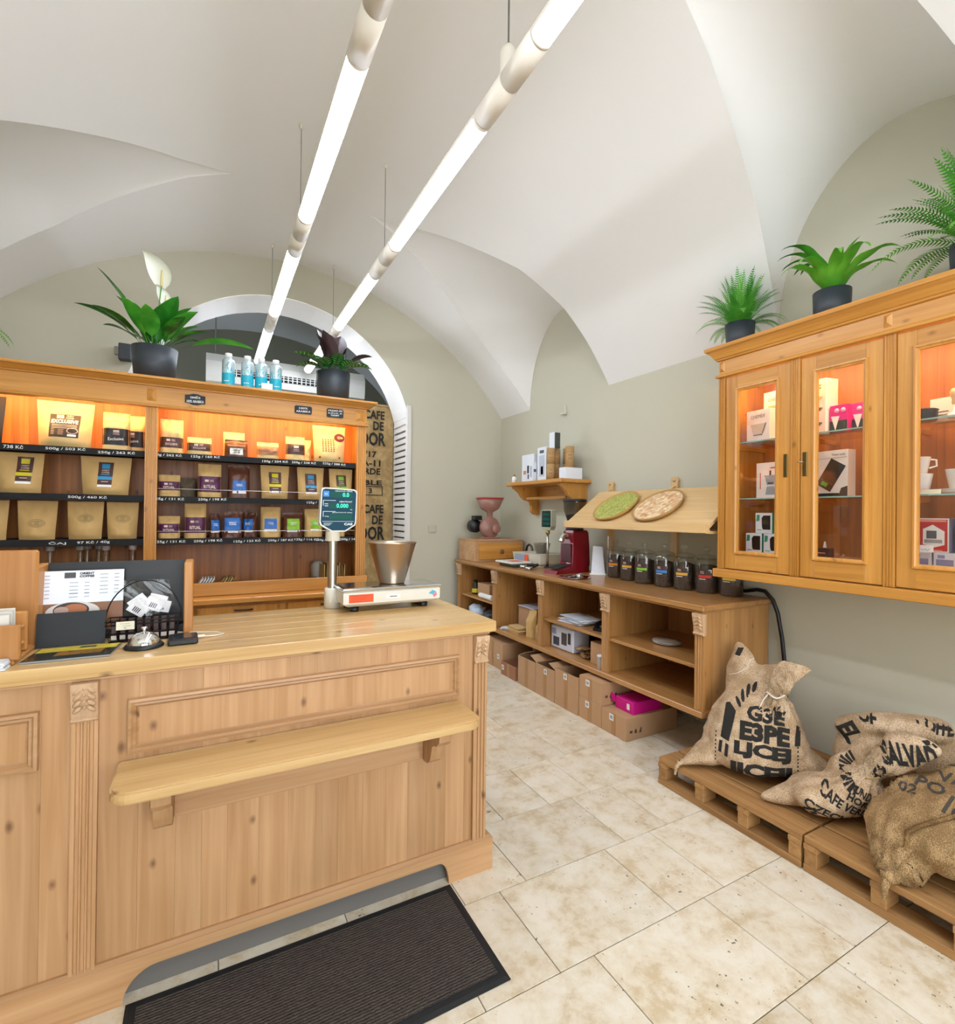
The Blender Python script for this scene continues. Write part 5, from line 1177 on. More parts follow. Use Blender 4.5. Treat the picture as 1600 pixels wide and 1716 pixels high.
    # seven storage jars of coffee
    pos = [(3.03, 3.17), (3.0, 2.985), (2.97, 2.80), (2.98, 2.62), (2.99, 2.45), (3.01, 2.28), (3.04, 2.122)]
    cols = ['orange', 'amber', 'green', 'blue', 'yellow', 'red', 'gold']; hexs = ['#d8861c', '#d8a73a', '#7fbf2a', '#2f83d0', '#d9a638', '#d03426', '#d8b23a']
    gl = glass_mat('jar_glass', (.95, .97, .96), base=.10); beans = plain('jar_coffee', '#3b281d', .7, bump=1, bscale=120, var=.25)
    r, h = .073, .232
    me_g = MB().lathe([(0, .0), (r-.006, 0), (r, .006), (r, h-.03), (r-.004, h-.015), (r-.012, h)], n=36).mesh('glass', gl)
    me_b = MB().lathe([(0, .006), (r-.006, .006), (r-.004, .012), (r-.004, .178), (r*.5, .188), (0, .183)], n=30).mesh('coffee', beans)
    me_l = MB().lathe([(r-.014, h-.012), (r-.002, h+.001), (r+.003, h+.003), (r+.003, h+.012), (r*.7, h+.024), (r*.25, h+.03), (.010, h+.034), (.010, h+.044), (.022, h+.052), (.026, h+.066), (.019, h+.08), (0, h+.084)], n=36).mesh('lid', gl)
    for i, ((x, y), cn, hx) in enumerate(zip(pos, cols, hexs)):
        lab = 'round glass jar of dark coffee with %s-striped label on the side counter' % cn
        t = thing('storage_jar', lab, 'jar', (x, y, ST), -PI/2+.62, 'coffee jars on the side counter')
        for nm_, me in (('glass', me_g), ('coffee', me_b), ('lid', me_l)):
            o = bpy.data.objects.new(nm_, me); COL.objects.link(o); o.parent = t
            if nm_ == 'lid': o.location = (0, 0, .0005)
        def cy(a0, a1, z0, z1, off): return MB().grid(lambda u, v: ((r+off)*math.cos(-PI/2+a0+(a1-a0)*u), (r+off)*math.sin(-PI/2+a0+(a1-a0)*u), z0+(z1-z0)*v), 10, 1)
        lb = cy(-.75, .35, .105, .155, .0008).build('label', LBR, t); cy(-.75, .35, .105, .123, .0016).build('label_stripe', plain(cn+'_stripe', hx, .5), lb)
        V_ = lambda p: ((r+.002)*math.cos(-PI/2+p[0]/r), (r+.002)*math.sin(-PI/2+p[0]/r), p[2])
        text('ORIENT', lb, WHITE, (-.030, 0, .1455), (1, 0, 0), (0, 0, 1), .026, .006, surf=V_); text('COFFEE', lb, WHITE, (-.030, 0, .136), (1, 0, 0), (0, 0, 1), .026, .006, surf=V_)
        cy(-.70, -.1, .094, .098, .0012).build('price_line', WHITE, t)
side_goods()

# ------------------------------------------------------------------ wall shelf, sloping rack and wall bits
def wall_things():
    t = thing('wall_shelf', 'honey pine wall shelf on two scrolled brackets above the grinders', 'shelf', (3.19, 4.15, 1.5))
    B('shelf_board', honey('y'), t, 2.83, 3.199, 3.68, 4.64, 1.805, 1.842, .006); B('back_rail', honey('y'), t, 3.17, 3.199, 3.80, 4.52, 1.69, 1.804); B('front_rail', honey('y'), t, 3.0, 3.02, 3.82, 4.50, 1.66, 1.69, .003)
    for y in (3.74, 4.53):
        P = [(3.199, 1.804), (2.87, 1.804), (2.865, 1.785), (2.90, 1.765), (2.94, 1.735), (2.97, 1.69), (3.02, 1.655), (3.08, 1.645), (3.10, 1.60), (3.10, 1.54), (3.13, 1.51), (3.18, 1.50), (3.199, 1.505)]
        m = MB().prism(P, y, y+.04, 'y').build('bracket', honey('z'), t, True)
    z = 1.8425
    def box(nm, lab, cat, x0, x1, y0, y1, h, marks=(), mat=None, g='boxes on the wall shelf'):
        t = thing(nm, lab, cat, ((x0+x1)/2, (y0+y1)/2, z), group=g); B('carton', mat or plain('white_carton', '#dfe2e8', .5), t, x0, x1, y0, y1, z+.0004, z+h, .001)
        for f, a0, a1, z0, z1, c in marks:
            mm = plain('mark'+c, c, .5)
            if f == 'x': B('printed_mark', mm, t, x0-.0012, x0-.0003, a0, a1, z+z0, z+z1)
            else: B('printed_mark', mm, t, a0, a1, y0-.0012, y0-.0003, z+z0, z+z1)
        return t
    box('carton_box', 'wide white carton with dark brewer picture on the wall shelf', 'box', 2.92, 3.10, 4.24, 4.46, .285, (('x', 4.30, 4.36, .09, .17, '#20222a'), ('x', 4.31, 4.35, .03, .08, '#3a3d48'), ('x', 4.26, 4.29, .03, .07, '#b0603a'), ('x', 4.38, 4.43, .08, .12, '#c08a5a'), ('y', 2.96, 3.04, .08, .16, '#5a5f70')))
    box('carton_box', 'slim white carton in front of the wide one on the wall shelf', 'box', 2.86, 2.91, 4.17, 4.24, .19, (('x', 4.185, 4.22, .04, .15, '#aab2c0'), ('y', 2.87, 2.90, .09, .12, '#4a4f60')))
    box('carton_box', 'tall white carton with grey picture panel on the wall shelf', 'box', 2.90, 3.06, 4.0, 4.15, .33, (('x', 4.03, 4.12, .04, .25, '#b9bfcb'), ('x', 4.05, 4.09, .06, .14, '#3c4250'), ('x', 4.04, 4.11, .27, .30, '#4a5060'), ('y', 2.93, 3.03, .06, .24, '#c5c9d2')))
    box('carton_box', 'low white carton under the paper tubes at the shelf end', 'box', 2.90, 3.10, 3.70, 3.795, .105)
    t = box('salt_shaker', 'tiny white shaker at the far end of the wall shelf', 'shaker', 2.89, 2.91, 4.58, 4.60, .02, g=None)
    for ch in list(t.children): bpy.data.objects.remove(ch)
    MB().lathe([(0, 0), (.025, 0), (.025, .05), (.016, .07), (0, .07)], n=16).build('body', WHITE, t); MB().lathe([(0, .07), (.016, .07), (.013, .09), (0, .092)], n=16).build('cap', plain('brass_collar', '#a8935a', .4, .5), t); t.location = (2.90, 4.58, z)
    KT = plain('kraft_tube', '#b08a5a', .75); dk = plain('dark_print', '#2f2a26', .7)
    tubes = [('front lower kraft tube with crossed mark on the wall shelf', 2.90, 3.925, 0., .15), ('kraft tube stacked upper on the crossed-mark one', 2.90, 3.925, .1505, .15), ('lower kraft tube beside the tall white carton', 2.985, 3.955, 0, .15), ('upper kraft tube beside the tall white carton', 2.985, 3.955, .1505, .15), ('lower kraft tube against the wall on the shelf', 3.05, 3.865, .0, .15), ('upper kraft tube against the wall on the shelf', 3.05, 3.865, .1505, .15), ('kraft tube on the low white carton', 2.985, 3.745, .1055, .2)]
    for lab, x, y, dz, h in tubes:
        t = thing('paper_tube', lab, 'tube', (x, y, z+.0005+dz), group='kraft tubes on the wall shelf'); r = .04
        MB().lathe([(0, 0), (r, 0), (r, h), (r-.003, h), (r-.003, h-.004), (0, h-.004)], n=28).build('tube', KT, t); MB().lathe([(r+.0006, h*.72), (r+.0006, h*.74)], n=28).build('lid_seam', plain('seam', '#8d6b40', .8), t)
        m = MB(); q = lambda a, zz: ((r+.001)*math.cos(-2.2+a), (r+.001)*math.sin(-2.2+a), zz)
        for s in (1, -1): m.add([q(-.35, h*.5-.018*s), q(-.22, h*.5-.022*s), q(.35, h*.5+.018*s), q(.22, h*.5+.022*s)], [(0, 1, 2, 3)])
        m.build('crossed_mark', dk, t)
    t = thing('carton_box', 'slim white carton standing on top of the kraft tubes', 'box', (2.95, 3.95, z+.302), group='boxes on the wall shelf'); B('carton', plain('white_carton', '#dfe2e8', .5), t, 2.92, 2.985, 3.90, 3.98, z+.302, z+.46, .001); B('dark_side', plain('dark_carton_side', '#3c4038', .5), t, 2.9245, 2.985, 3.893, 3.8985, z+.302, z+.455)
    # sloping display rack
    t = thing('sloping_rack', 'pale beech sloping display board hung from two wall battens', 'rack', (3.19, 2.75, 1.2))
    y0, y1 = 2.06, 3.455
    MB().prism([(2.735, 1.425), (3.11, 1.70), (3.10, 1.713), (2.725, 1.44)], y0, y1, 'y').build('sloping_board', beech('y'), t, True)
    MB().prism([(2.70, 1.40), (2.74, 1.395), (3.17, 1.395), (3.17, 1.41), (2.75, 1.412), (2.735, 1.424), (2.72, 1.455), (2.70, 1.455)], y0, y1, 'y').build('lip_board', beech('y'), t, True)
    for y in (3.40, 2.70):
        m = MB(); P = [(y-.03, 1.15), (y+.03, 1.15), (y+.03, 1.76)]+[(y+.035*math.cos(a), 1.775+.035*math.sin(a)) for a in [PI*k/10 for k in range(11)]]+[(y-.03, 1.76)]
        m.prism(P, 3.172, 3.199, 'x').build('wall_batten', beech('z'), t, True)
        MB().lathe([(0, 0), (.009, 0), (.009, .006), (0, .007)], (3.165, y, 1.78), 12, 'x').build('screw', STEEL, t, True)
        MB().prism([(3.10, 1.66), (3.172, 1.66), (3.172, 1.74), (3.09, 1.70)], y-.014, y+.014, 'y').build('batten_arm', beech('z'), t, True)
    sl = math.atan2(1.713-1.44, 3.10-2.725)
    for i, (y, c1, c2, lab) in enumerate(((3.02, '#8f9a3a', '#c3c06a', 'round wooden-rimmed dish with mottled green filling on the sloping rack'), (2.595, '#c98f5c', '#f0d9b0', 'round wooden-rimmed dish with mottled cream filling on the sloping rack'))):
        t = thing('round_dish', lab, 'dish', (2.892, y, 1.5625)); t.rotation_euler = (0, -sl, 0); r = .195
        MB().lathe([(0, .001), (r-.02, .001), (r-.004, .02), (r, .034), (r-.008, .036), (r-.016, .024), (0, .020)], n=40).build('rim', plain('dish_rim_%d' % i, ('#b9924c', '#b08a52')[i], .6, bump=.5, bscale=50), t)
        m, nt, b = newmat('dish_filling_%d' % i); L = nt.links.new; tc = N(nt, 'ShaderNodeTexCoord'); vo = N(nt, 'ShaderNodeTexVoronoi'); vo.inputs['Scale'].default_value = (70, 38)[i]; L(tc.outputs['Object'], vo.inputs['Vector'])
        sp = N(nt, 'ShaderNodeSeparateColor'); L(vo.outputs['Color'], sp.inputs[0]); cr = N(nt, 'ShaderNodeValToRGB'); cr.color_ramp.elements[0].color = lin(c1); cr.color_ramp.elements[1].color = lin(c2); L(sp.outputs[0], cr.inputs[0]); L(cr.outputs[0], b.inputs['Base Color'])
        bp = N(nt, 'ShaderNodeBump'); bp.inputs['Distance'].default_value = .006; bp.invert = True; L(vo.outputs['Distance'], bp.inputs['Height']); L(bp.outputs[0], b.inputs['Normal'])
        MB().lathe([(0, .031), (r*.6, .031), (r-.014, .026)], n=36).build('filling', m, t)
    # small bits on the walls
    t = thing('wall_hook', 'small cream cable clip high on the side wall', 'hook', (3.199, 4.085, 2.53)); B('plate', plain('cream_clip', '#cdc8b4', .5), t, 3.185, 3.1995, 4.07, 4.10, 2.53, 2.62, .003); B('lip', MATS['cream_clip'], t, 3.15, 3.186, 4.07, 4.12, 2.525, 2.545, .003)
    t = thing('wall_socket', 'square cream blank plate on the back wall beside the arch', 'switch', (2.28, 5.369, 1.28)); B('plate', plain('cream_switch', '#bfbba6', .5), t, 2.233, 2.331, 5.358, 5.3695, 1.279, 1.369, .003); B('rocker', MATS['cream_switch'], t, 2.247, 2.317, 5.353, 5.3578, 1.291, 1.357, .002)
    t = thing('wall_speaker', 'small dark grey speaker on the back wall behind the peace lily', 'speaker', (-.67, 5.36, 2.8)); B('mount', plain('pale_mount', '#a9a594', .5), t, -.74, -.68, 5.33, 5.3695, 2.86, 2.93, .003); B('speaker_box', plain('speaker_grey', '#3d4148', .6), t, -.70, -.61, 5.24, 5.329, 2.80, 2.94, .006)
    t = thing('power_cable', 'thick black cable hanging from the side counter down the wall', 'cable', (3.15, 2.0, .2))
    MB().tube([(3.17, 2.20, .998), (3.165, 2.10, 1.01), (3.16, 2.02, 1.03), (3.14, 1.955, 1.03), (3.15, 1.91, .98), (3.16, 1.885, .9), (3.165, 1.86, .75), (3.17, 1.84, .55), (3.17, 1.83, .2), (3.15, 1.83, .16)], .0125, 10).build('cable', BLACK, t, True)
wall_things()

# ------------------------------------------------------------------ arch: louvred panel, sackcloth curtain, air conditioner
def arch_things():
    t = thing('louvred_shutter', 'white louvred shutter standing in the side of the back arch', 'shutter', (1.99, 5.6, 0)); W = plain('shutter_white', '#dcd8d2', .5)
    B('near_stile', W, t, 1.955, 2.008, 5.345, 5.40, 0, 2.72, .004); B('far_stile', W, t, 1.985, 2.008, 5.86, 5.885, 0, 2.72)
    B('backing', plain('shutter_gap', '#3a3838', .8), t, 1.999, 2.008, 5.4, 5.86, .05, 2.70)
    me = None
    for k in range(36):
        z = .1+.0722*k
        if me is None: me = MB().prism([(1.972, -.026), (1.9985, -.028), (1.9985, .028), (1.978, .026)], 5.401, 5.859, 'y').mesh('louvre_slat', W)
        o = bpy.data.objects.new('louvre_slat', me); COL.objects.link(o); o.parent = t; o.location = -Vector(t.location)+Vector((0, 0, z))
    t = thing('sackcloth_curtain', 'printed sackcloth curtain hanging in the arch behind the shelf', 'curtain', (1.6, 5.9, 0)); BU = burlap('curtain_burlap', '#c4a878', '#9a7f54')
    def cl(u, v): return (1.05+.93*u, 5.90+.006*math.sin(u*16)+.004*math.sin(u*31+v*3), .05+2.75*v)
    MB().grid(cl, 40, 30).grid(lambda u, v: tuple(a+b for a, b in zip(cl(1-u, v), (0, .006, 0))), 40, 30).build('cloth', BU, t, True)
    B('top_hem', BU, t, 1.05, 1.98, 5.892, 5.912, 2.79, 2.815, .004)
    def ln(b, z, h, w, x): text(b, t, INKB, (x, 0, z), (1, 0, 0), (0, 0, 1), w, h, surf=lambda p: (p[0], 5.884, p[2]), weight=.03, world=True)
    for zz in (2.68, 1.55):
        ln('CAFE', zz, .105, .25, 1.74); ln('DE', zz-.13, .105, .13, 1.79); ln('SALVADOR', zz-.29, .165, .72, 1.52)
    ln('9/17', 2.205, .075, .20, 1.67); ln('FA-11', 2.10, .075, .28, 1.68); ln('VERDE', 2.0, .075, .32, 1.66); ln('BLE', 1.865, .06, .22, 1.73); ln('3', 1.768, .06, .04, 1.70)
    for a in ((1.52, 1.85, 1.815, 1.824), (1.52, 1.85, 1.712, 1.721), (1.841, 1.85, 1.7215, 1.8145)): B('printed_frame', INKB, t, a[0], a[1], 5.883, 5.884, a[2], a[3])
    t = thing('air_conditioner', 'white air conditioner hung from rods in the room behind the arch', 'air conditioner', (.9, 7.0, 3.06)); A = plain('ac_white', '#d9d8d2', .4)
    MB().prism([(6.78, 3.06), (6.76, 3.14), (6.76, 3.30), (6.82, 3.40), (7.3, 3.40), (7.3, 3.06)], -.05, 1.86, 'x').build('casing', A, t, True)
    B('grille_recess', MATTE_BLACK, t, .25, 1.45, 6.752, 6.7595, 3.14, 3.22)
    for k in range(22): B('grille_bar', A, t, .27+.054*k, .283+.054*k, 6.745, 6.7515, 3.14, 3.22)
    for k in range(2): B('air_flap', A, t, .25, 1.45, 6.735, 6.745, 3.165+.03*k, 3.172+.03*k)
    for x in (.05, 1.65): MB().tube([(x, 7.0, 3.40), (x, 7.0, 4.0)], .008, 8).build('hanging_rod', STEEL, t, True)
    # back-room plant hanger of wires is left to the dark
arch_things()

# ================================================================== GOODS IN THE WALL CABINET
def cabinet_goods():
    za, zb, zc = 1.9525, 1.6145, 1.2857
    WB = plain('white_gift_box', '#e9e2da', .45); GP = 'goods in the wall cabinet'
    def carton(nm, lab, cat, x, y, z, w, d, h, mat, rz=0.):
        """box whose printed front (local -y) looks into the room; w along the wall, d into it"""
        t = thing(nm, lab, cat, (x, y, z+.0004), -PI/2+rz, GP); B('carton', mat, t, -w/2, w/2, -d/2, d/2, 0, h, .0012, world=False); t['d'] = d; return t
    def mark(t, pts, mat, nm='printed_mark', off=.0006, par=None):
        d = t['d']; MB().prism(pts, -d/2-off-.0006, -d/2-off+.0003, 'y').build(nm, mat, par or t)
    def word(t, b, x, z, w, h, mat, wt=.0, off=.0016): text(b, t, mat, (x, -t['d']/2-off, z), (1, 0, 0), (0, 0, 1), w, h, weight=wt)
    def rect(x0, x1, z0, z1): return [(x0, z0), (x1, z0), (x1, z1), (x0, z1)]
    GR = plain('grey_box_print', '#6b625a', .6); TN = plain('tan_picture', '#c9a878', .5); LT = plain('pale_glass_picture', '#cdbfae', .4)
    # brewer boxes behind the first door
    for i, (y, x, w, h, z, lab) in enumerate(((1.845, 2.93, .155, .19, za, 'square white brewer box with a glass carafe picture in the cabinet'), (1.80, 3.03, .16, .31, za, 'taller cream brewer box standing behind the square carafe box'))):
        t = carton('brewer_box', lab, 'box', x, y, z, w, .085, h, WB, -.12)
        zz = h*.80 if i == 0 else h*.84
        word(t, 'CHEMEX', .0, zz, w*.62, .02, GR)
        zt = h*.56 if i == 0 else h*.72; zb_ = h*.2 if i == 0 else h*.28
        mark(t, [(-.05, zt), (.05, zt), (.028, zb_), (-.028, zb_)], LT if i == 0 else TN, 'carafe_picture'); mark(t, [(-.03, zb_), (.03, zb_), (.03, zb_+.006), (-.03, zb_+.006)], GR, 'carafe_foot', .0014)
        mark(t, [(.05, zt), (.056, zt+.002), (.034, zb_+.01), (.028, zb_+.008)], GR, 'carafe_handle', .0014)
    t = carton('moka_box', 'white box with red line and moka pot picture in the cabinet', 'box', 2.95, 1.79, zb, .15, .10, .21, WB)
    mark(t, rect(-.052, -.047, .055, .15), plain('red_line', '#c23a34', .5), 'red_line'); ALU = plain('moka_grey', '#9aa0a8', .4)
    mark(t, [(-.018, .02), (.042, .02), (.034, .07), (-.010, .07)], ALU, 'pot_base'); mark(t, [(-.010, .078), (.034, .078), (.044, .135), (-.028, .135), (-.02, .12)], ALU, 'pot_top'); mark(t, rect(.005, .015, .135, .162), BLACK, 'pot_knob'); mark(t, rect(-.004, .028, .085, .092), BLACK, 'pot_band', .0014); mark(t, rect(.048, .056, .085, .128), BLACK, 'pot_handle')
    mark(t, rect(.01, .05, .174, .182), MATS['red_line'], 'red_print')
    TG = plain('teal_green', '#1f8f72', .45); DKP = plain('dark_window', '#23211f', .2)
    for lab, y, z in (('white and green box with dark window, on top of two like it', 1.805, zc+.1215), ('white and green box with dark window, under the others beside the cabinet end', 1.865, zc), ('white and green box with dark window, lower one away from the cabinet end', 1.755, zc)):
        t = carton('capsule_box', lab, 'box', 2.92, y, z, .10, .08, .12, plain('white_carton', '#dfe2e8', .5)); mark(t, [(-.01, .04), (-.005, .022), (.04, .022), (.04, .105), (.0, .105), (-.012, .09)], DKP, 'dark_window'); mark(t, [(-.045, .07), (-.026, .075), (-.024, .108), (-.042, .11)], TG, 'green_leaf'); B('green_side', TG, t, .0503, .0512, -.04, .04, 0, .12, world=False); mark(t, rect(-.04, -.012, .018, .022), TG, 'green_print')
    # second door
    t = carton('tall_brewer_box', 'tall narrow cream box with kettle drawings behind the middle door', 'box', 2.95, 1.518, za, .09, .09, .30, WB, -.2)
    for z in (.05, .13, .19): mark(t, [(-.03, z), (.012, z-.004), (.03, z+.012), (.0, z+.02), (-.03, z+.016)], GR if z != .19 else TN, 'kettle_drawing')
    for z in (.25, .265): mark(t, rect(-.03, .02, z, z+.004), GR, 'printed_line')
    PK = plain('magenta_print', '#d8208a', .45); DG = plain('dark_green_print', '#22352c', .5)
    for lab, y, x in (('magenta filter box with white cone picture beside the tall cream box', 1.425, 2.94), ('magenta filter box with white cone picture beside the round white dripper', 1.335, 2.97)):
        t = carton('filter_box', lab, 'box', x, y, za, .088, .055, .145, PK, -.1); mark(t, rect(-.0435, .0435, .0, .062), DG, 'green_base'); mark(t, [(-.036, .088), (.006, .085), (-.014, .012)], WHITE, 'cone_picture', .0016); 
        for k in (0, 1): MB().lathe([(0, 0), (.013, 0), (.013, .0008), (0, .0008)], (-.008+.032*k, -.0290, .115), 16, 'y').build('round_badge', plain('pale_pink', '#f0a8cf', .5), t)
    t = thing('coffee_dripper', 'round white ceramic dripper on the top glass shelf', 'dripper', (2.94, 1.226, za+.0004), 0, GP)
    MB().lathe([(0, .0), (.05, 0), (.05, .006), (.03, .012), (.024, .03), (.058, .11), (.061, .115), (.056, .113), (.02, .032), (0, .03)], n=28).build('cone', plain('white_ceramic', '#ece8e2', .15), t); MB().tube([(-.055, 0, .1), (-.09, 0, .09), (-.09, 0, .05), (-.035, 0, .04)], .006, 8).build('handle', MATS['white_ceramic'], t); B('dark_sticker', LBR, t, -.058, -.05, -.012, .012, .05, .075, world=False)
    t = carton('scale_box', 'white box with a black timer scale picture in the cabinet', 'box', 2.94, 1.452, zb, .165, .06, .245, WB, -.15)
    word(t, 'Timer scale', .035, .222, .07, .011, GR, .01); mark(t, rect(-.08, .08, .204, .2055), GR, 'rule')
    def rot(P, a=-.55, c=(-.005, .115)): return [(c[0]+x*math.cos(a)-z*math.sin(a), c[1]+x*math.sin(a)+z*math.cos(a)) for x, z in P]
    mark(t, rot(rect(-.044, .044, -.078, .078)), plain('scale_black', '#26292b', .4), 'scale_picture'); mark(t, rot(rect(-.022, .012, -.066, -.045)), plain('lcd_green', '#4fae3a', .4), 'lcd_picture', .0016); mark(t, rot(rect(-.036, .036, -.040, -.037)), GR, 'plate_edge', .0016)
    mark(t, [(.035, .001), (.082, .001), (.082, .055), (.05, .045)], LBR, 'brown_corner'); 
    o = MB().box(-.06, .05, -.012, .012, 0, .018, .002).build('pen_case', BLACK); o.location = (2.875, 1.46, zb+.0004); o.rotation_euler = (0, 0, -PI/2+.1); tag(o, 'flat black case in front of the timer scale box', 'case', GP)
    t = carton('small_box', 'small dark brown box on the cabinet floor behind the middle door', 'box', 2.92, 1.497, zc, .075, .05, .055, LBR); mark(t, rect(-.02, .02, .026, .031), PINKP, 'printed_line')
    t = thing('small_figure', 'tiny white cone resting behind the small dark box', 'cone', (2.975, 1.52, zc+.0004), 0, GP); MB().lathe([(0, 0), (.018, 0), (.004, .085), (0, .088)], n=14).build('cone', WHITE, t); MB().lathe([(0, 0), (.022, 0), (.022, .003), (0, .003)], n=14).build('foot', WHITE, t)
    # third door
    t = thing('iron_pot', 'low black pot with lug handles on the top glass shelf', 'pot', (2.92, 1.075, za+.0004), 0, GP); MB().lathe([(0, 0), (.045, 0), (.052, .01), (.052, .05), (.056, .052), (.05, .056), (0, .058)], n=28).build('body', plain('cast_iron', '#202123', .45), t); MB().box(-.075, .075, -.008, .008, .042, .05, .003).build('lugs', MATS['cast_iron'], t)
    t = carton('gift_box', 'plain cream box behind the black pot', 'box', 3.02, 1.02, za, .10, .08, .11, WB, -.1); mark(t, rect(-.03, .03, .03, .034), GR, 'printed_line'); mark(t, rect(-.03, .02, .045, .049), GR, 'printed_line')
    t = thing('tamper', 'wooden-handled tamper standing on the top glass shelf', 'tamper', (2.92, .96, za+.0004), 0, GP); MB().lathe([(0, 0), (.028, 0), (.028, .02), (.01, .03), (.010, .06)], n=22).build('base', WHITE, t); MB().lathe([(.010, .06), (.014, .07), (.012, .085), (.019, .10), (.021, .115), (.014, .132), (0, .136)], n=22).build('handle', beech('z'), t)
    CW = plain('white_ceramic', '#ece8e2', .15)
    def cup(lab, x, y, z, s=1., g='white cups behind the third door', rz=0.):
        t = thing('coffee_cup', lab, 'cup', (x, y, z), rz, g); MB().lathe([(0, 0), (.024*s, 0), (.028*s, .004), (.042*s, .088*s), (.0425*s, .09*s), (.039*s, .089*s), (.026*s, .008), (0, .008)], n=28).build('bowl', CW, t)
        MB().tube([(.04*s, 0, .076*s), (.062*s, 0, .072*s), (.064*s, 0, .04*s), (.034*s, 0, .03*s)], .005*s, 8).build('handle', CW, t); return t
    cup('white cup at the foot of the two stacked cups', 2.90, 1.075, zb+.0004, 1.05); cup('white cup stacked upper on another cup', 2.90, 1.075, zb+.096, .85, rz=-1.2)
    for k in range(3):
        o = MB().lathe([(0, 0), (.035, 0), (.058, .009), (.06, .011), (.035, .004), (0, .004)], n=30).build('saucer', CW); o.location = (2.93, .955, zb+.0004+.0065*k); tag(o, ('white saucer at the bottom of the saucer stack', 'white saucer in the middle of the saucer stack', 'white saucer on top of the saucer stack')[k], 'saucer', 'saucers behind the third door')
    cup('white cup standing on the stack of saucers', 2.93, .955, zb+.021, 1.0)
    o = MB().box(-.04, .04, -.001, .001, 0, .022).build('price_card', plain('cream_card', '#e6dfc8', .6)); o.location = (2.865, 1.03, zb+.0004); o.rotation_euler = (-.2, 0, -PI/2); tag(o, 'small cream price card in front of the cups', 'card', GP)
    RDB = plain('red_box_print', '#c1272d', .45); BLB = plain('blue_violet_print', '#8f93b8', .5)
    for k in range(3):
        t = carton('filter_paper_box', ('white and violet box under the red one, end near the hinge', 'white and violet box under the red one, middle', 'white and violet box under the red one, far from the hinge')[k], 'box', 2.93, 1.075-.088*k, zc, .08, .06, .065, plain('white_carton', '#dfe2e8', .5)); mark(t, rect(-.03, .03, .005, .035), BLB, 'violet_band'); mark(t, rect(-.025, .0, .04, .055), RDB if k == 2 else BLB, 'brand_patch')
    t = carton('machine_box', 'red and white box with coffee machine picture behind the third door', 'box', 2.93, 1.03, zc+.0655, .115, .06, .155, RDB, 0); mark(t, [(-.035, .035), (.005, .022), (.042, .035), (.042, .095), (.0, .125), (-.035, .105)], WHITE, 'white_panel'); mark(t, rect(-.022, .014, .062, .098), plain('machine_grey', '#55585c', .4), 'machine_picture', .0016); mark(t, rect(-.03, .034, .042, .058), plain('tray_grey', '#9c9c9c', .4), 'drip_tray_picture', .0016); mark(t, rect(-.048, .048, .138, .147), plain('pale_red_print', '#e88f80', .5), 'printed_line'); mark(t, rect(-.04, .035, .008, .012), MATS['pale_red_print'], 'printed_line'); frame_ring(-.057, .057, .001, .154, -.03, [(0, 0), (0, .0008), (.005, .0008), (.005, 0)]).build('white_border', WHITE, t); B('violet_side', BLB, t, .0578, .0588, -.03, .03, 0, .155, world=False)
    t = carton('machine_box', 'violet-sided box next to the red coffee machine box', 'box', 2.95, .905, zc+.0655, .11, .06, .155, BLB, 0); mark(t, rect(-.05, .05, .13, .15), RDB, 'red_band')
    t = thing('slanted_sign', 'small white hand-lettered sign in front of the red box', 'sign', (2.862, 1.05, zc+.066), -PI/2+.15, GP); MB().box(-.035, .035, -.001, .001, 0, .032).build('card', WHITE, t); text('S', t, INK, (-.022, -.0016, .016), (1, 0, .15), (0, 0, 1), .010, .018, weight=.01); MB().tube([(-.008+.03*j/10, -.0016, .012+.003*math.cos(j*1.3)) for j in range(11)], .0008, 4).build('pen_line', INK, t)
cabinet_goods()

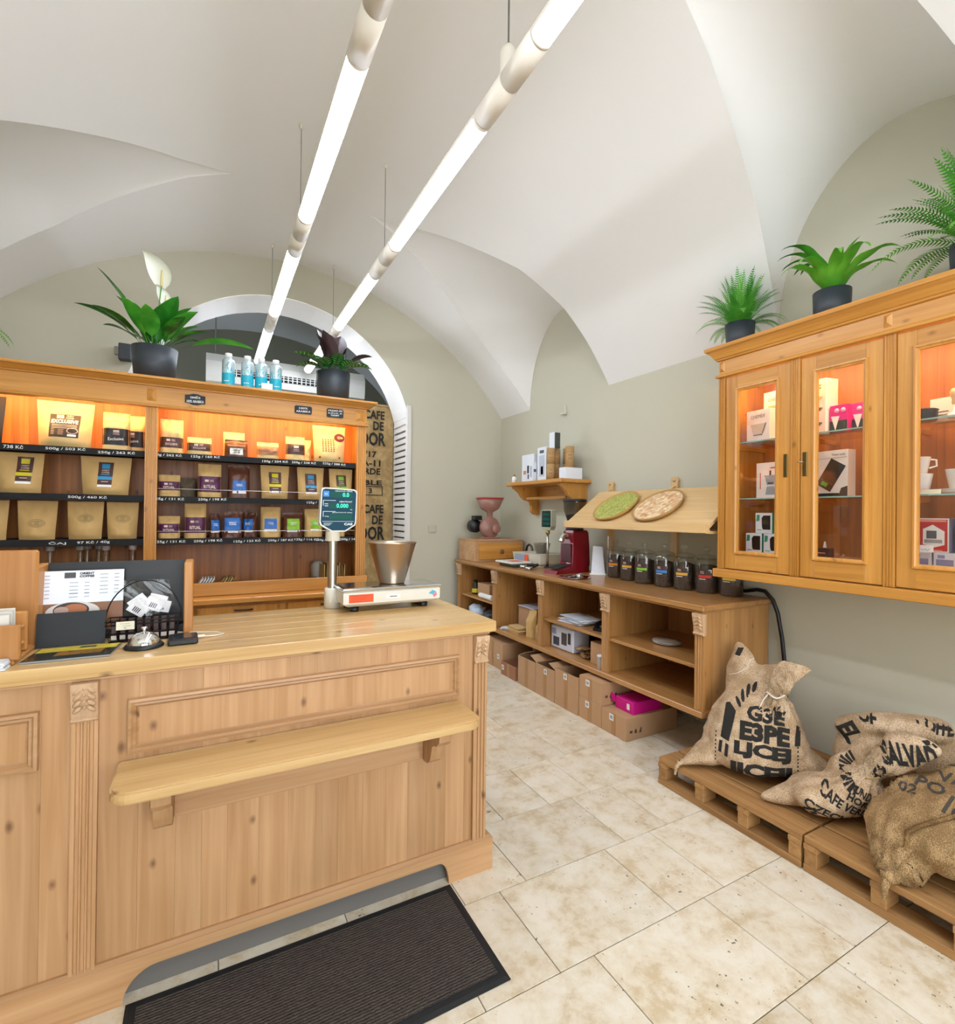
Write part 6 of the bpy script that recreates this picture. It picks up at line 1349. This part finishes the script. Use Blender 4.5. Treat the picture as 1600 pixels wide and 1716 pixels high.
# ================================================================== UNDER AND IN THE SIDE COUNTER
def counter_goods():
    tape = plain('packing_tape', '#a57a4c', .3); LB = plain('white_sticker', '#e4e2dd', .5); PR = plain('carton_print', '#5c4634', .8)
    def carton(lab, x0, x1, y0, y1, z0, z1, top='closed', sticker=None, icons=False, mat=None, flaps=0.):
        t = thing('cardboard_box', lab, 'box', ((x0+x1)/2, (y0+y1)/2, z0), group='cardboard boxes under the side counter'); mat = mat or CARD; th = .004
        if top == 'closed': B('carton', mat, t, x0, x1, y0, y1, z0+.0005, z1, .002)
        else:
            B('bottom', mat, t, x0, x1, y0, y1, z0+.0005, z0+th); B('front_wall', mat, t, x0, x0+th, y0, y1, z0+th, z1); B('rear_wall', mat, t, x1-th, x1, y0, y1, z0+th, z1); B('end_wall', mat, t, x0+th, x1-th, y0, y0+th, z0+th, z1); B('end_wall', mat, t, x0+th, x1-th, y1-th, y1, z0+th, z1)
            if flaps:
                for ya, dy in ((y0, 1), (y1, -1)):
                    MB().prism([(ya, z1), (ya+dy*.10*math.cos(flaps), z1+.10*math.sin(flaps)), (ya+dy*.10*math.cos(flaps), z1+.10*math.sin(flaps)+.004), (ya, z1+.004)], x0+.01, x1-.01, 'x').build('flap', mat, t, True)
        c = (y0+y1)/2; B('tape_strip', tape, t, x0-.0006, x0-.0001, c-.022, c+.022, z0+.002, z1-.001)
        if sticker: B('sticker', LB, t, x0-.0014, x0-.0008, sticker[0]-.02, sticker[0]+.02, sticker[1]-.022, sticker[1]+.022); B('sticker_code', plain('sticker_grey', '#9b9aa0', .6), t, x0-.002, x0-.0015, sticker[0]-.012, sticker[0]+.012, sticker[1]-.012, sticker[1]+.012)
        if icons:
            for k in range(3):
                xx = x0+.045+.042*k; z = z0+.045
                P = [[(xx-.012, z+.005), (xx+.012, z+.005), (xx+.012, z+.022), (xx-.012, z+.022)], [(xx-.012, z), (xx+.012, z), (xx+.01, z+.018), (xx, z+.03), (xx-.01, z+.018)], [(xx-.012, z-.004), (xx+.010, z-.004), (xx+.012, z+.034), (xx, z+.026)]][k]
                MB().prism(P, y0-.0012, y0-.0003, 'y').build('handling_mark', PR, t, True)
        return t
    carton('low wide cardboard box carrying the magenta carton', 2.457, 2.945, 2.462, 2.698, 0, .153, sticker=(2.60, .118), icons=True)
    carton('lower of two stacked cardboard boxes under the counter', 2.457, 2.90, 2.703, 2.945, 0, .157, sticker=(2.85, .12))
    carton('upper of two stacked cardboard boxes under the counter', 2.46, 2.90, 2.703, 2.945, .1575, .312, sticker=(2.85, .275), icons=True)
    carton('tall open cardboard box beside the stacked pair', 2.45, 2.85, 2.952, 3.228, 0, .283, 'open', (3.10, .25))
    carton('open cardboard box with raised flaps and a white sticker', 2.45, 2.85, 3.236, 3.496, 0, .255, 'open', (3.36, .215), flaps=.35)
    carton('open cardboard box with raised flaps and no sticker', 2.45, 2.85, 3.503, 3.77, 0, .25, 'open', flaps=.4)
    carton('small red-brown open carton with white label on its corner', 2.45, 2.68, 3.81, 4.06, 0, .125, 'open', (4.03, .07), mat=plain('red_brown_card', '#9c6a4c', .8))
    carton('plain tan cardboard box at the far end under the counter', 2.50, 2.85, 4.12, 4.50, 0, .25, sticker=(4.2, .12))
    t = thing('magenta_carton', 'magenta carton with torn flap lying on the low cardboard box', 'box', (2.60, 2.58, .154)); MG = plain('magenta_card', '#c8087e', .5)
    B('carton', MG, t, 2.545, 2.82, 2.485, 2.655, .1535, .235, .002); MB().prism([(2.656, .234), (2.69, .25), (2.70, .22), (2.685, .205), (2.68, .185), (2.656, .19)], 2.54, 2.5445, 'x').build('flap', MG, t, True); B('sticker', LB, t, 2.5435, 2.5445, 2.52, 2.545, .175, .215)
    # ---- near bay
    for k in range(2):
        o = MB().lathe([(0, 0), (.06, 0), (.095, .012), (.098, .015), (.06, .005), (0, .005)], n=40).build('plate', plain('white_ceramic', '#ece8e2', .15)); o.location = (2.80, 2.43, .6225+.009*k); tag(o, ('white plate at the bottom of the pair', 'white plate on top of the pair')[k], 'plate', 'plates in the side counter')
    o = B('white_tin', plain('white_carton', '#dfe2e8', .5), None, 2.585, 2.66, 1.995, 2.03, .6225, .78, .002); tag(o, 'narrow white box standing beside the end post', 'box')
    # ---- third bay
    t = thing('paper_stack', 'stack of white papers on the middle shelf of the counter', 'papers', (2.72, 3.25, .6185)); rr = random.Random(1)
    for k in range(8): o = MB().box(-.10, .10, -.13, .13, 0, .004).build('sheet', plain('paper_%d' % (k % 2), ('#e6eaf0', '#cfd4dc')[k % 2], .6), t); o.location = (rr.uniform(-.02, .02), rr.uniform(-.03, .03), .0003+.0055*k); o.rotation_euler = (0, 0, rr.uniform(-.25, .25))
    t = thing('desk_phone', 'black desk telephone at the end of the middle shelf', 'phone', (2.69, 2.93, .6185), -PI/2+.3); MB().prism([(-.07, 0), (.07, 0), (.07, .045), (-.07, .02)], -.06, .06, 'x').build('base', BLACK, t); MB().tube([(-.045, -.06, .04), (-.045, -.03, .055), (-.045, .03, .06), (-.045, .065, .062)], [.016, .011, .011, .016], 10).build('handset', BLACK, t); B('keypad', plain('key_grey', '#55585c', .5), t, -.015, .045, -.045, .02, .028, .042, world=False)
    o = MB().lathe([(0, 0), (.028, 0), (.028, .10), (.03, .10), (.03, .135), (0, .138)], n=20).build('white_canister', plain('grey_white', '#c9c8c6', .4)); o.location = (3.02, 3.0, .6183); tag(o, 'white canister at the back of the middle shelf', 'canister')
    t = thing('appliance_bag', 'clear plastic bag with a boxed appliance picture below the papers', 'bag', (2.66, 3.38, .37)); B('carton', plain('appliance_box', '#c9cbd6', .3), t, 2.62, 2.80, 3.22, 3.52, .3705, .565, .012)
    for a in ((3.40, 3.48, .40, .47, '#3a3c48'), (3.30, 3.37, .42, .52, '#4b3a34'), (3.25, 3.285, .44, .53, '#25262c'), (3.44, 3.50, .49, .54, '#8f93a8')): B('picture', plain('pic'+a[4], a[4], .4), t, 2.618, 2.6195, a[0], a[1], a[2], a[3])
    t = thing('flat_card_heap', 'heap of crumpled brown paper pieces on the bottom board', 'paper', (2.70, 3.10, .3695))
    for k in range(7):
        m = MB().grid(lambda u, v: ((u-.5)*.12, (v-.5)*.09, .018+.008*math.sin(u*7+k)+.007*math.sin(v*9+k*2)), 6, 5); o = m.build('paper_piece', plain('brown_paper_%d' % (k % 2), ('#8d6b45', '#b08c5c')[k % 2], .8), t); o.location = (rr.uniform(-.05, .04), rr.uniform(-.07, .05), .0+.010*k); o.rotation_euler = (0, 0, rr.uniform(0, 3))
    o = B('kraft_box', CARD, None, 2.60, 2.80, 2.84, 2.985, .3698, .535, .002); tag(o, 'closed kraft box on the bottom board beside the second post', 'box')
    o = MB().lathe([(0, 0), (.027, 0), (.027, .085), (.028, .085), (.028, .10), (0, .101)], n=22).build('small_tin', plain('white_carton', '#dfe2e8', .5)); o.location = (2.57, 2.835, .3698); tag(o, 'small white tin at the edge of the bottom board', 'tin')
    # ---- second bay
    o = B('paper_board', plain('blue_white_paper', '#d3d8ea', .6), None, 2.72, 2.98, 3.92, 4.20, .603, .607); o.rotation_euler = (0, 0, 0); tag(o, 'pale blue sheet lying on the stacked boxes', 'paper')
    o = B('kraft_box', CARD, None, 2.74, 2.98, 3.98, 4.22, .3698, .6025, .002); tag(o, 'tall kraft box under the pale blue sheet', 'box')
    for i, (x, y, h) in enumerate(((2.66, 3.86, .25), (2.68, 3.732, .19))):
        b = Bag('block', .12, h, .09, 60+i); o = bpy.data.objects.new('paper_bag', b.mesh(KRAFT)); COL.objects.link(o); o.location = (x, y, .3698); o.rotation_euler = (0, 0, -PI/2); tag(o, ('tall kraft paper bag in the second bay', 'lower kraft paper bag beside the tall one')[i], 'bag')
    t = thing('cup_sleeves', 'stack of pale card sleeves on the bottom board', 'sleeves', (2.62, 4.05, .3695))
    for k in range(5): o = MB().box(-.05, .05, -.09, .09, 0, .012, .001).build('sleeve', plain('sleeve_%d' % (k % 2), ('#cfae78', '#b8945c')[k % 2], .7), t); o.location = (rr.uniform(-.01, .01), rr.uniform(-.02, .02), .0003+.013*k)
    t = thing('lid_pile', 'flat pile of white plates and papers in front of the card sleeves', 'papers', (2.60, 4.22, .3695))
    for k in range(4): o = MB().lathe([(0, 0), (.05, 0), (.065, .006), (.05, .003), (0, .003)], n=24).build('white_round', WHITE, t); o.location = (.0, -.01*k, .0003+.007*k)
    t = thing('bottle_cups', 'small stack of grey cups by the second post', 'cups', (2.59, 3.64, .3695))
    for k in range(4): o = MB().lathe([(0, 0), (.02, 0), (.028, .05), (.029, .052), (.026, .05), (0, .004)], n=18).build('cup', plain('cup_grey', '#a39c90', .5), t); o.location = (0, 0, .0003+.018*k)
    # ---- far bay
    t = thing('cleaning_bottle', 'black spray bottle with yellow label in the far bay', 'bottle', (2.66, 4.98, .6055)); MB().lathe([(0, 0), (.04, 0), (.042, .01), (.042, .08), (.018, .11), (.015, .14), (0, .14)], n=20).build('bottle', BLACK, t); MB().lathe([(.0428, .02), (.0428, .065)], n=20).build('label', plain('yellow_label', '#d9c81e', .5), t); MB().box(-.03, .02, -.01, .01, .14, .16, .004).build('trigger', BLACK, t)
    o = B('kraft_box', CARD, None, 2.62, 2.80, 4.60, 4.86, .6053, .75, .002); tag(o, 'small kraft box on the shelf of the far bay', 'box')
    o = MB().tube([(2.585, 4.47, .635), (2.585, 4.73, .635)], .028, 16).build('paper_roll', WHITE); tag(o, 'white paper roll lying at the shelf edge of the far bay', 'roll')
    for i, (x, y, c, lab) in enumerate(((2.66, 4.62, '#2a2a2e', 'crumpled black bag in the bottom of the far bay'), (2.64, 4.90, '#b9c6d6', 'crumpled pale blue bag in the bottom of the far bay'))):
        bm = bmesh.new(); bmesh.ops.create_icosphere(bm, subdivisions=3, radius=1)
        for v in bm.verts:
            n = noise.noise(v.co*2.1+Vector((i*5, 0, 0)))*.25; v.co = Vector((v.co.x*.09, v.co.y*.12, max(-.06, v.co.z*.07)+.06))*(1+n); v.co.z = max(0, v.co.z)
        o = MB().bm(bm, True).build('plastic_bag', plain('bag'+c, c, .35)); o.location = (x, y, .3698); tag(o, lab, 'bag')
counter_goods()

# ================================================================== PALLETS AND COFFEE SACKS
def pallet(lab, y0, y1, seed):
    """pallet against the wall, boards along y"""
    t = thing('pallet', lab, 'pallet', (2.70, (y0+y1)/2, 0)); W = pallet_wood; x0, x1 = 2.25, 3.16
    r = random.Random(seed); xs = [x0+(x1-x0)*k/6 for k in range(7)]
    for a, b in zip(xs, xs[1:]): B('deck_board', W('y'), t, a+.006, b-.006, y0+r.uniform(0, .004), y1, .118, .146, .002)
    n = 4; L = y1-y0; w = .055
    for k in range(n):
        ya = y0+(L-w)*k/(n-1)
        B('cross_board', W('x'), t, x0, x1, ya, ya+w, .095, .1175, .001)
        for xa in (x0+.002, (x0+x1)/2-.05, x1-.102): B('block', W('x'), t, xa, xa+.10, ya+.002, ya+w-.002, .0325, .0945, .002)
    for xa in (x0, (x0+x1)/2-.05, x1-.10): B('runner_board', W('y'), t, xa, xa+.10, y0, y1, .0005, .032, .002)
pallet('pallet under the upright sack beside the side counter', 1.235, 2.008, 1)
pallet('pallet under the big coarse sack', .44, 1.225, 2)

def blob_mesh(chains, voxel=.014, smooth_it=8):
    """union of ellipsoid chains, remeshed into one skin"""
    m = MB(); bm0 = bmesh.new(); bmesh.ops.create_icosphere(bm0, subdivisions=2, radius=1)
    sv = [v.co.copy() for v in bm0.verts]; bm0.verts.index_update(); sf = [[v.index for v in f.verts] for f in bm0.faces]; bm0.free()
    for ch in chains:
        pts = []
        for (p, a), (q, b) in zip(ch, ch[1:]):
            p, q, a, b = Vector(p), Vector(q), Vector(a), Vector(b); n = max(2, int((q-p).length/(min(min(a), min(b))*.5)))
            n = min(n, 14)
            for i in range(n): pts.append((p.lerp(q, i/n), a.lerp(b, i/n)))
        pts.append((Vector(ch[-1][0]), Vector(ch[-1][1])))
        for c, r in pts: m.add([(c.x+v.x*r.x, c.y+v.y*r.y, c.z+v.z*r.z) for v in sv], sf)
    me = m.mesh('sack'); o = bpy.data.objects.new('sack', me); COL.objects.link(o)
    md = o.modifiers.new('r', 'REMESH'); md.mode = 'VOXEL'; md.voxel_size = voxel
    if smooth_it: ms = o.modifiers.new('s', 'SMOOTH'); ms.iterations = smooth_it; ms.factor = .5
    dg = bpy.context.evaluated_depsgraph_get(); out = bpy.data.meshes.new_from_object(o.evaluated_get(dg))
    bpy.data.objects.remove(o); bpy.data.meshes.remove(me); return out
def finish_sack(me, mat, tie=None, floor_z=.1465, amp=.010, freq=13, seed=0, folds=16, fold_amp=.012, fold_len=.2):
    for v in me.vertices:
        p = v.co.copy(); n = v.normal.copy()
        d = noise.noise(p*freq*.35+Vector((seed*7, 0, 0)))*amp*1.6+noise.noise(p*freq+Vector((0, seed*5, 0)))*amp*.35
        d -= abs(noise.noise(p*freq*.55+Vector((seed*3, 2, 1))))*amp*.9
        if tie:
            q = p-Vector(tie[0]); ax = Vector(tie[1]).normalized(); dist = q.length
            e1 = ax.orthogonal().normalized(); e2 = ax.cross(e1); th = math.atan2(q.dot(e2), q.dot(e1))
            d += fold_amp*math.cos(folds*th)*math.exp(-(dist/fold_len)**2)
        v.co = p+n*d
    for v in me.vertices: v.co.z = max(v.co.z, floor_z) if v.co.x > 2.246 else v.co.z
    me.materials.clear(); me.materials.append(mat)
    me.polygons.foreach_set('use_smooth', [True]*len(me.polygons)); me.update()
    return BVHTree.FromPolygons([v.co for v in me.vertices], [list(p.vertices) for p in me.polygons])
def fine(V, F, ln):
    bm = bmesh.new(); vs_ = [bm.verts.new(v) for v in V]
    for f in F:
        try: bm.faces.new([vs_[i] for i in f])
        except ValueError: pass
    bmesh.ops.triangulate(bm, faces=bm.faces[:])
    for _ in range(5):
        E = [e for e in bm.edges if e.calc_length() > ln]
        if not E: break
        bmesh.ops.subdivide_edges(bm, edges=E, cuts=1); bmesh.ops.triangulate(bm, faces=bm.faces[:])
    return bm
def print_on(bvh, parent, mat, V, F, o, r, u, d, name='lettering', ln=.014, off=.0022, world=True):
    """lay flat ink shapes (x, y in metres) on the cloth, thrown along d from the frame o, r, u"""
    bm = fine(V, F, ln); o, r, u, d = Vector(o), Vector(r).normalized(), Vector(u).normalized(), Vector(d).normalized(); bad = []
    for v in bm.verts:
        p = o+r*v.co.x+u*v.co.y-d*.6; h = bvh.ray_cast(p, d)
        if h[0] is None: bad.append(v); continue
        v.co = h[0]+(h[1] if h[1].dot(d) < 0 else -h[1])*off
    bmesh.ops.delete(bm, geom=bad, context='VERTS')
    long_f = [f for f in bm.faces if max(e.calc_length() for e in f.edges) > ln*5]
    bmesh.ops.delete(bm, geom=long_f, context='FACES')
    m = MB(); m.bm(bm, True); return m.build(name, mat, parent, world)
def ink_word(bvh, parent, mat, body, c, w, h, rot, o, r, u, d, weight=.03, arc=0.):
    V, F, x0, x1, y0, y1 = text_geo(body, weight); sx, sy = w/(x1-x0), h/(y1-y0); P = []
    for v in V:
        a, b = (v[0]-(x0+x1)/2)*sx, (v[1]-(y0+y1)/2)*sy
        b += arc*(a/(w/2))**2
        P.append((c[0]+a*math.cos(rot)-b*math.sin(rot), c[1]+a*math.sin(rot)+b*math.cos(rot), 0))
    return print_on(bvh, parent, mat, P, F, o, r, u, d)
def cord(bvh, parent, pts, o, r, u, d, rad, mat, name):
    o, r, u, d = Vector(o), Vector(r).normalized(), Vector(u).normalized(), Vector(d).normalized(); P = []
    for (a, b), (a2, b2) in zip(pts, pts[1:]):
        for k in range(8):
            t = k/8; q = o+r*(a+(a2-a)*t)+u*(b+(b2-b)*t)-d*.6; h = bvh.ray_cast(q, d)
            if h[0] is not None: P.append(h[0]+h[1]*rad*.6)
    return MB().tube(P, rad, 6).build(name, mat, parent, True)
SACK1 = burlap('sack_burlap_pale', '#dcc2a4', '#ab8e6c'); SACK3 = burlap('sack_burlap_coarse', '#bd9d72', '#8a6e4b')
STRING = plain('white_string', '#e3ddd2', .8)
def view_frame(c):
    d = Vector((c[0], c[1], 0)).normalized(); return d, Vector((d.y, -d.x, 0))

def sack_one():
    c = (2.63, 1.69)
    ch = [[((2.63, 1.69, .235), (.28, .265, .085)), ((2.63, 1.69, .31), (.265, .26, .11)), ((2.64, 1.69, .42), (.21, .225, .10)), ((2.65, 1.69, .50), (.15, .19, .08))],
          [((2.50, 1.78, .24), (.14, .12, .07)), ((2.38, 1.83, .20), (.08, .07, .045)), ((2.27, 1.865, .167), (.025, .025, .018))],
          [((2.70, 1.52, .24), (.16, .12, .07)), ((2.82, 1.40, .19), (.06, .05, .035))],
          [((2.67, 1.77, .50), (.10, .12, .09)), ((2.70, 1.80, .62), (.06, .11, .08)), ((2.72, 1.82, .70), (.04, .08, .06)), ((2.725, 1.845, .765), (.02, .032, .022))],
          [((2.70, 1.76, .58), (.06, .11, .09)), ((2.72, 1.67, .65), (.035, .06, .055)), ((2.72, 1.61, .70), (.018, .022, .02))],
          [((2.65, 1.64, .46), (.12, .14, .08)), ((2.605, 1.57, .55), (.055, .06, .04)), ((2.59, 1.55, .59), (.036, .036, .03)), ((2.60, 1.535, .64), (.032, .055, .035)), ((2.62, 1.51, .70), (.028, .08, .03)), ((2.64, 1.49, .745), (.02, .095, .02))]]
    me = blob_mesh(ch, .012, 6); bv = finish_sack(me, SACK1, ((2.59, 1.55, .59), (.1, -.3, 1)), seed=1, folds=11, fold_amp=.012, fold_len=.16, amp=.011)
    t = thing('coffee_sack', 'pale upright coffee sack with bold block print and a tied neck', 'sack', (2.63, 1.69, .146), group='coffee sacks on the pallets')
    o = bpy.data.objects.new('sack_cloth', me); COL.objects.link(o); o.parent = t; o.location = -Vector(t.location)
    d, r = view_frame(c); u = Vector((0, 0, 1)); O = Vector((2.63, 1.69, 0))
    W = lambda b, x, z, w, h, rot=0., wt=.06, arc=0.: ink_word(bv, t, INKB, b, (x, z), w, h, rot, O, r, u, d, wt, arc)
    # block print: rows of angular glyphs, curved to the belly of the sack
    W('G3E', .05, .49, .17, .065, -.05, .05, -.008); W('E3PE', .045, .41, .22, .085, -.03, .06, -.010); W('LJCEJ', .035, .325, .25, .075, -.02, .06, -.012); W('IICEII', .03, .235, .27, .07, 0, .06, -.014)
    ink = lambda P, nm='block_print': print_on(bv, t, INKB, [(a, b, 0) for a, b in P], [tuple(range(len(P)))], O, r, u, d, nm)
    ink([(-.155, .34), (-.115, .335), (-.085, .475), (-.115, .50), (-.135, .49)]); ink([(-.165, .27), (-.15, .27), (-.145, .325), (-.16, .325)]); ink([(-.135, .262), (-.12, .262), (-.115, .32), (-.13, .322)])
    ink([(.175, .36), (.2, .355), (.205, .43), (.185, .45)])
    for k in range(7): ink([(-.155+.052*k, .205-.012*math.sin(PI*k/7)), (-.108+.052*k, .205-.012*math.sin(PI*(k+1)/7)), (-.13+.052*k, .186-.012*math.sin(PI*(k+.5)/7))], 'scallop_print')
    for x in (-.178, .19):
        for k in range(8): ink([(x+.004*math.cos(a), .225+.018*k+.005*math.sin(a)) for a in [2*PI*j/6 for j in range(6)]], 'dot_print')
    for x, z, a in ((-.055, .54, .5), (-.03, .565, .2), (.0, .58, -.1), (-.075, .515, .9), (.10, .53, -.5), (.12, .50, -.8)):
        ink([(x+.022*math.cos(q)*math.cos(a+1.2)-.009*math.sin(q)*math.sin(a+1.2), z+.022*math.cos(q)*math.sin(a+1.2)+.009*math.sin(q)*math.cos(a+1.2)) for q in [2*PI*j/10 for j in range(10)]], 'bean_print')
    ink([(-.10, .71), (-.085, .75), (-.055, .755), (-.075, .71)], 'patch_print')
    MB().tube([Vector((2.59, 1.55, .59))+Vector((.043*math.cos(a), .043*math.sin(a), .008*math.sin(3*a))) for a in [2*PI*k/20 for k in range(21)]], .004, 6).build('tie_string', STRING, t, True)
    MB().tube([(2.555, 1.57, .59), (2.53, 1.58, .56), (2.515, 1.585, .53)], .003, 6).build('string_end', STRING, t, True)
    cord(bv, t, [(-.13, .60), (-.09, .62), (-.04, .66), (-.02, .70), (.02, .715)], O, r, u, d, .002, STRING, 'loose_string')
    MB().tube([(2.30, 1.862, .172), (2.255, 1.87, .167), (2.238, 1.874, .150), (2.234, 1.877, .11)], [.012, .010, .009, .006], 8).build('corner_tail', SACK1, t, True)
    return bv
sack_one()

def sack_two():
    c = (2.62, 1.22)
    ch = [[((2.56, 1.34, .215), (.17, .11, .065)), ((2.53, 1.27, .235), (.19, .12, .085)), ((2.58, 1.21, .24), (.17, .10, .09))],
          [((2.48, 1.37, .20), (.10, .08, .05)), ((2.36, 1.455, .168), (.03, .03, .02))],
          [((2.90, 1.30, .33), (.17, .11, .16)), ((2.94, 1.17, .40), (.17, .14, .17)), ((2.99, 1.05, .42), (.14, .11, .17))],
          [((2.82, 1.32, .47), (.08, .07, .055)), ((2.85, 1.18, .53), (.10, .10, .06)), ((2.92, 1.04, .54), (.10, .09, .06))],
          [((2.58, 1.18, .28), (.12, .11, .07)), ((2.60, 1.16, .345), (.06, .06, .04)), ((2.61, 1.14, .375), (.042, .045, .03)), ((2.62, 1.10, .42), (.045, .06, .04)), ((2.65, 1.05, .48), (.045, .085, .045)), ((2.68, 1.02, .535), (.04, .105, .035))],
          [((2.70, 1.25, .30), (.14, .10, .10)), ((2.80, 1.20, .36), (.12, .12, .12))]]
    me = blob_mesh(ch, .012, 6); bv = finish_sack(me, SACK1, ((2.61, 1.14, .37), (.2, -.4, 1)), seed=2, folds=13, fold_amp=.012, fold_len=.17)
    t = thing('coffee_sack', 'pale slumped coffee sack with stencilled country names and twisted neck', 'sack', (2.62, 1.22, .146), group='coffee sacks on the pallets')
    o = bpy.data.objects.new('sack_cloth', me); COL.objects.link(o); o.parent = t; o.location = -Vector(t.location)
    d, r = view_frame(c); u = Vector((0, 0, 1)); O = Vector((2.62, 1.22, 0))
    dd = (d+Vector((0, 0, -.45))).normalized()
    W = lambda b, x, z, w, h, rot=0., wt=.02, arc=0.: ink_word(bv, t, INKB, b, (x, z), w, h, rot, O, r, u, d, wt, arc)
    W('CZECH', -.085, .215, .17, .036, -.42, .03); W('CAFE VERDE', -.015, .248, .21, .034, -.5, .03); W('HORA', .035, .27, .10, .032, -.45, .03); W('KUNDA', .045, .305, .09, .028, -.45, .03)
    W('EL', -.005, .465, .075, .085, -.9, .05); W('SALVAD', .195, .50, .185, .085, .22, .05); W('OF', .06, .555, .07, .045, .1, .05); W('COFFEE', .31, .575, .15, .055, -.15, .05); W('O', .10, .40, .045, .07, -.3, .06)
    ink = lambda P, nm='frame_print': print_on(bv, t, INKB, [(a, b, 0) for a, b in P], [tuple(range(len(P)))], O, r, u, d, nm)
    ink([(-.165, .205), (-.12, .225), (-.125, .235), (-.17, .215)]); ink([(-.175, .212), (-.165, .205), (-.15, .175), (-.16, .172)]); ink([(-.135, .19), (-.115, .2), (-.125, .215), (-.145, .205)])
    ink([(-.10, .40), (-.08, .42), (-.075, .46), (-.09, .47), (-.105, .44)], 'patch_print')
    for k in range(9):
        a = 2.2+k*.28; p0 = (.03+.03*math.cos(a), .36+.03*math.sin(a)); p1 = (.03+.075*math.cos(a), .36+.065*math.sin(a)); n_ = (-math.sin(a)*.006, math.cos(a)*.006)
        ink([(p0[0]-n_[0]*.6, p0[1]-n_[1]*.6), (p1[0]-n_[0], p1[1]-n_[1]), (p1[0]+n_[0], p1[1]+n_[1]), (p0[0]+n_[0]*.6, p0[1]+n_[1]*.6)], 'gathered_print')
    MB().tube([Vector((2.61, 1.14, .375))+Vector((.048*math.cos(a), .05*math.sin(a), .02*math.cos(a+.5))) for a in [2*PI*k/20 for k in range(21)]], .0035, 6).build('tie_string', plain('jute_string', '#a98a5c', .9), t, True)
sack_two()

def sack_three():
    c = (2.60, .78)
    ch = [[((2.58, .985, .26), (.24, .14, .11)), ((2.58, .87, .30), (.30, .19, .15)), ((2.60, .70, .32), (.32, .22, .17)), ((2.62, .56, .30), (.30, .20, .15))],
          [((2.45, .93, .25), (.16, .13, .09)), ((2.35, .925, .20), (.09, .08, .05)), ((2.272, .92, .168), (.03, .03, .02))],
          [((2.70, .93, .37), (.14, .10, .08)), ((2.74, .80, .45), (.15, .12, .08)), ((2.76, .64, .49), (.17, .16, .08))],
          [((2.56, 1.04, .30), (.12, .05, .06)), ((2.66, 1.0, .38), (.12, .06, .05))]]
    me = blob_mesh(ch, .013, 6); bv = finish_sack(me, SACK3, ((2.27, .92, .17), (1, 0, .3)), seed=4, folds=12, fold_amp=.012, fold_len=.2, amp=.019)
    t = thing('coffee_sack', 'big coarse brown coffee sack with a stitched seam hanging over the pallet', 'sack', (2.60, .78, .146), group='coffee sacks on the pallets')
    o = bpy.data.objects.new('sack_cloth', me); COL.objects.link(o); o.parent = t; o.location = -Vector(t.location)
    d, r = view_frame((2.5, .88)); u = Vector((0, 0, 1)); O = Vector((2.60, .85, 0)); FI = plain('faded_ink', '#4b463f', .95)
    d2 = (d+Vector((0, 0, -.5))).normalized(); u2 = (u-d2*u.dot(d2)).normalized(); Oc = Vector((2.60, .85, .36))
    W = lambda b, x, z, w, h, rot=0., wt=.02: ink_word(bv, t, FI, b, (x, z), w, h, rot, Oc, r, u2, d2, wt)
    W('02', -.14, .03, .06, .045, -.15); W('PO', -.07, .06, .09, .05, -.35); W('18', .0, -.01, .055, .08, -.4, .03); W('VA RO', .05, .10, .2, .045, -.12); W('SALE', .08, .19, .20, .05, .08, .02); W('S', .15, -.06, .05, .07, 0)
    SEAM = burlap('seam_burlap', '#9a7a50', '#6e5436')
    cord(bv, t, [(-.135, -.19), (-.13, -.14), (-.10, -.11), (-.03, -.06), (.03, -.02), (.10, .0), (.2, .05)], Oc, r, u2, d2, .0085, SEAM, 'stitched_seam')
    MB().tube([(2.29, .925, .175), (2.248, .925, .162), (2.232, .926, .13), (2.228, .927, .085)], [.02, .017, .013, .007], 8).build('corner_tail', SACK3, t, True)
sack_three()
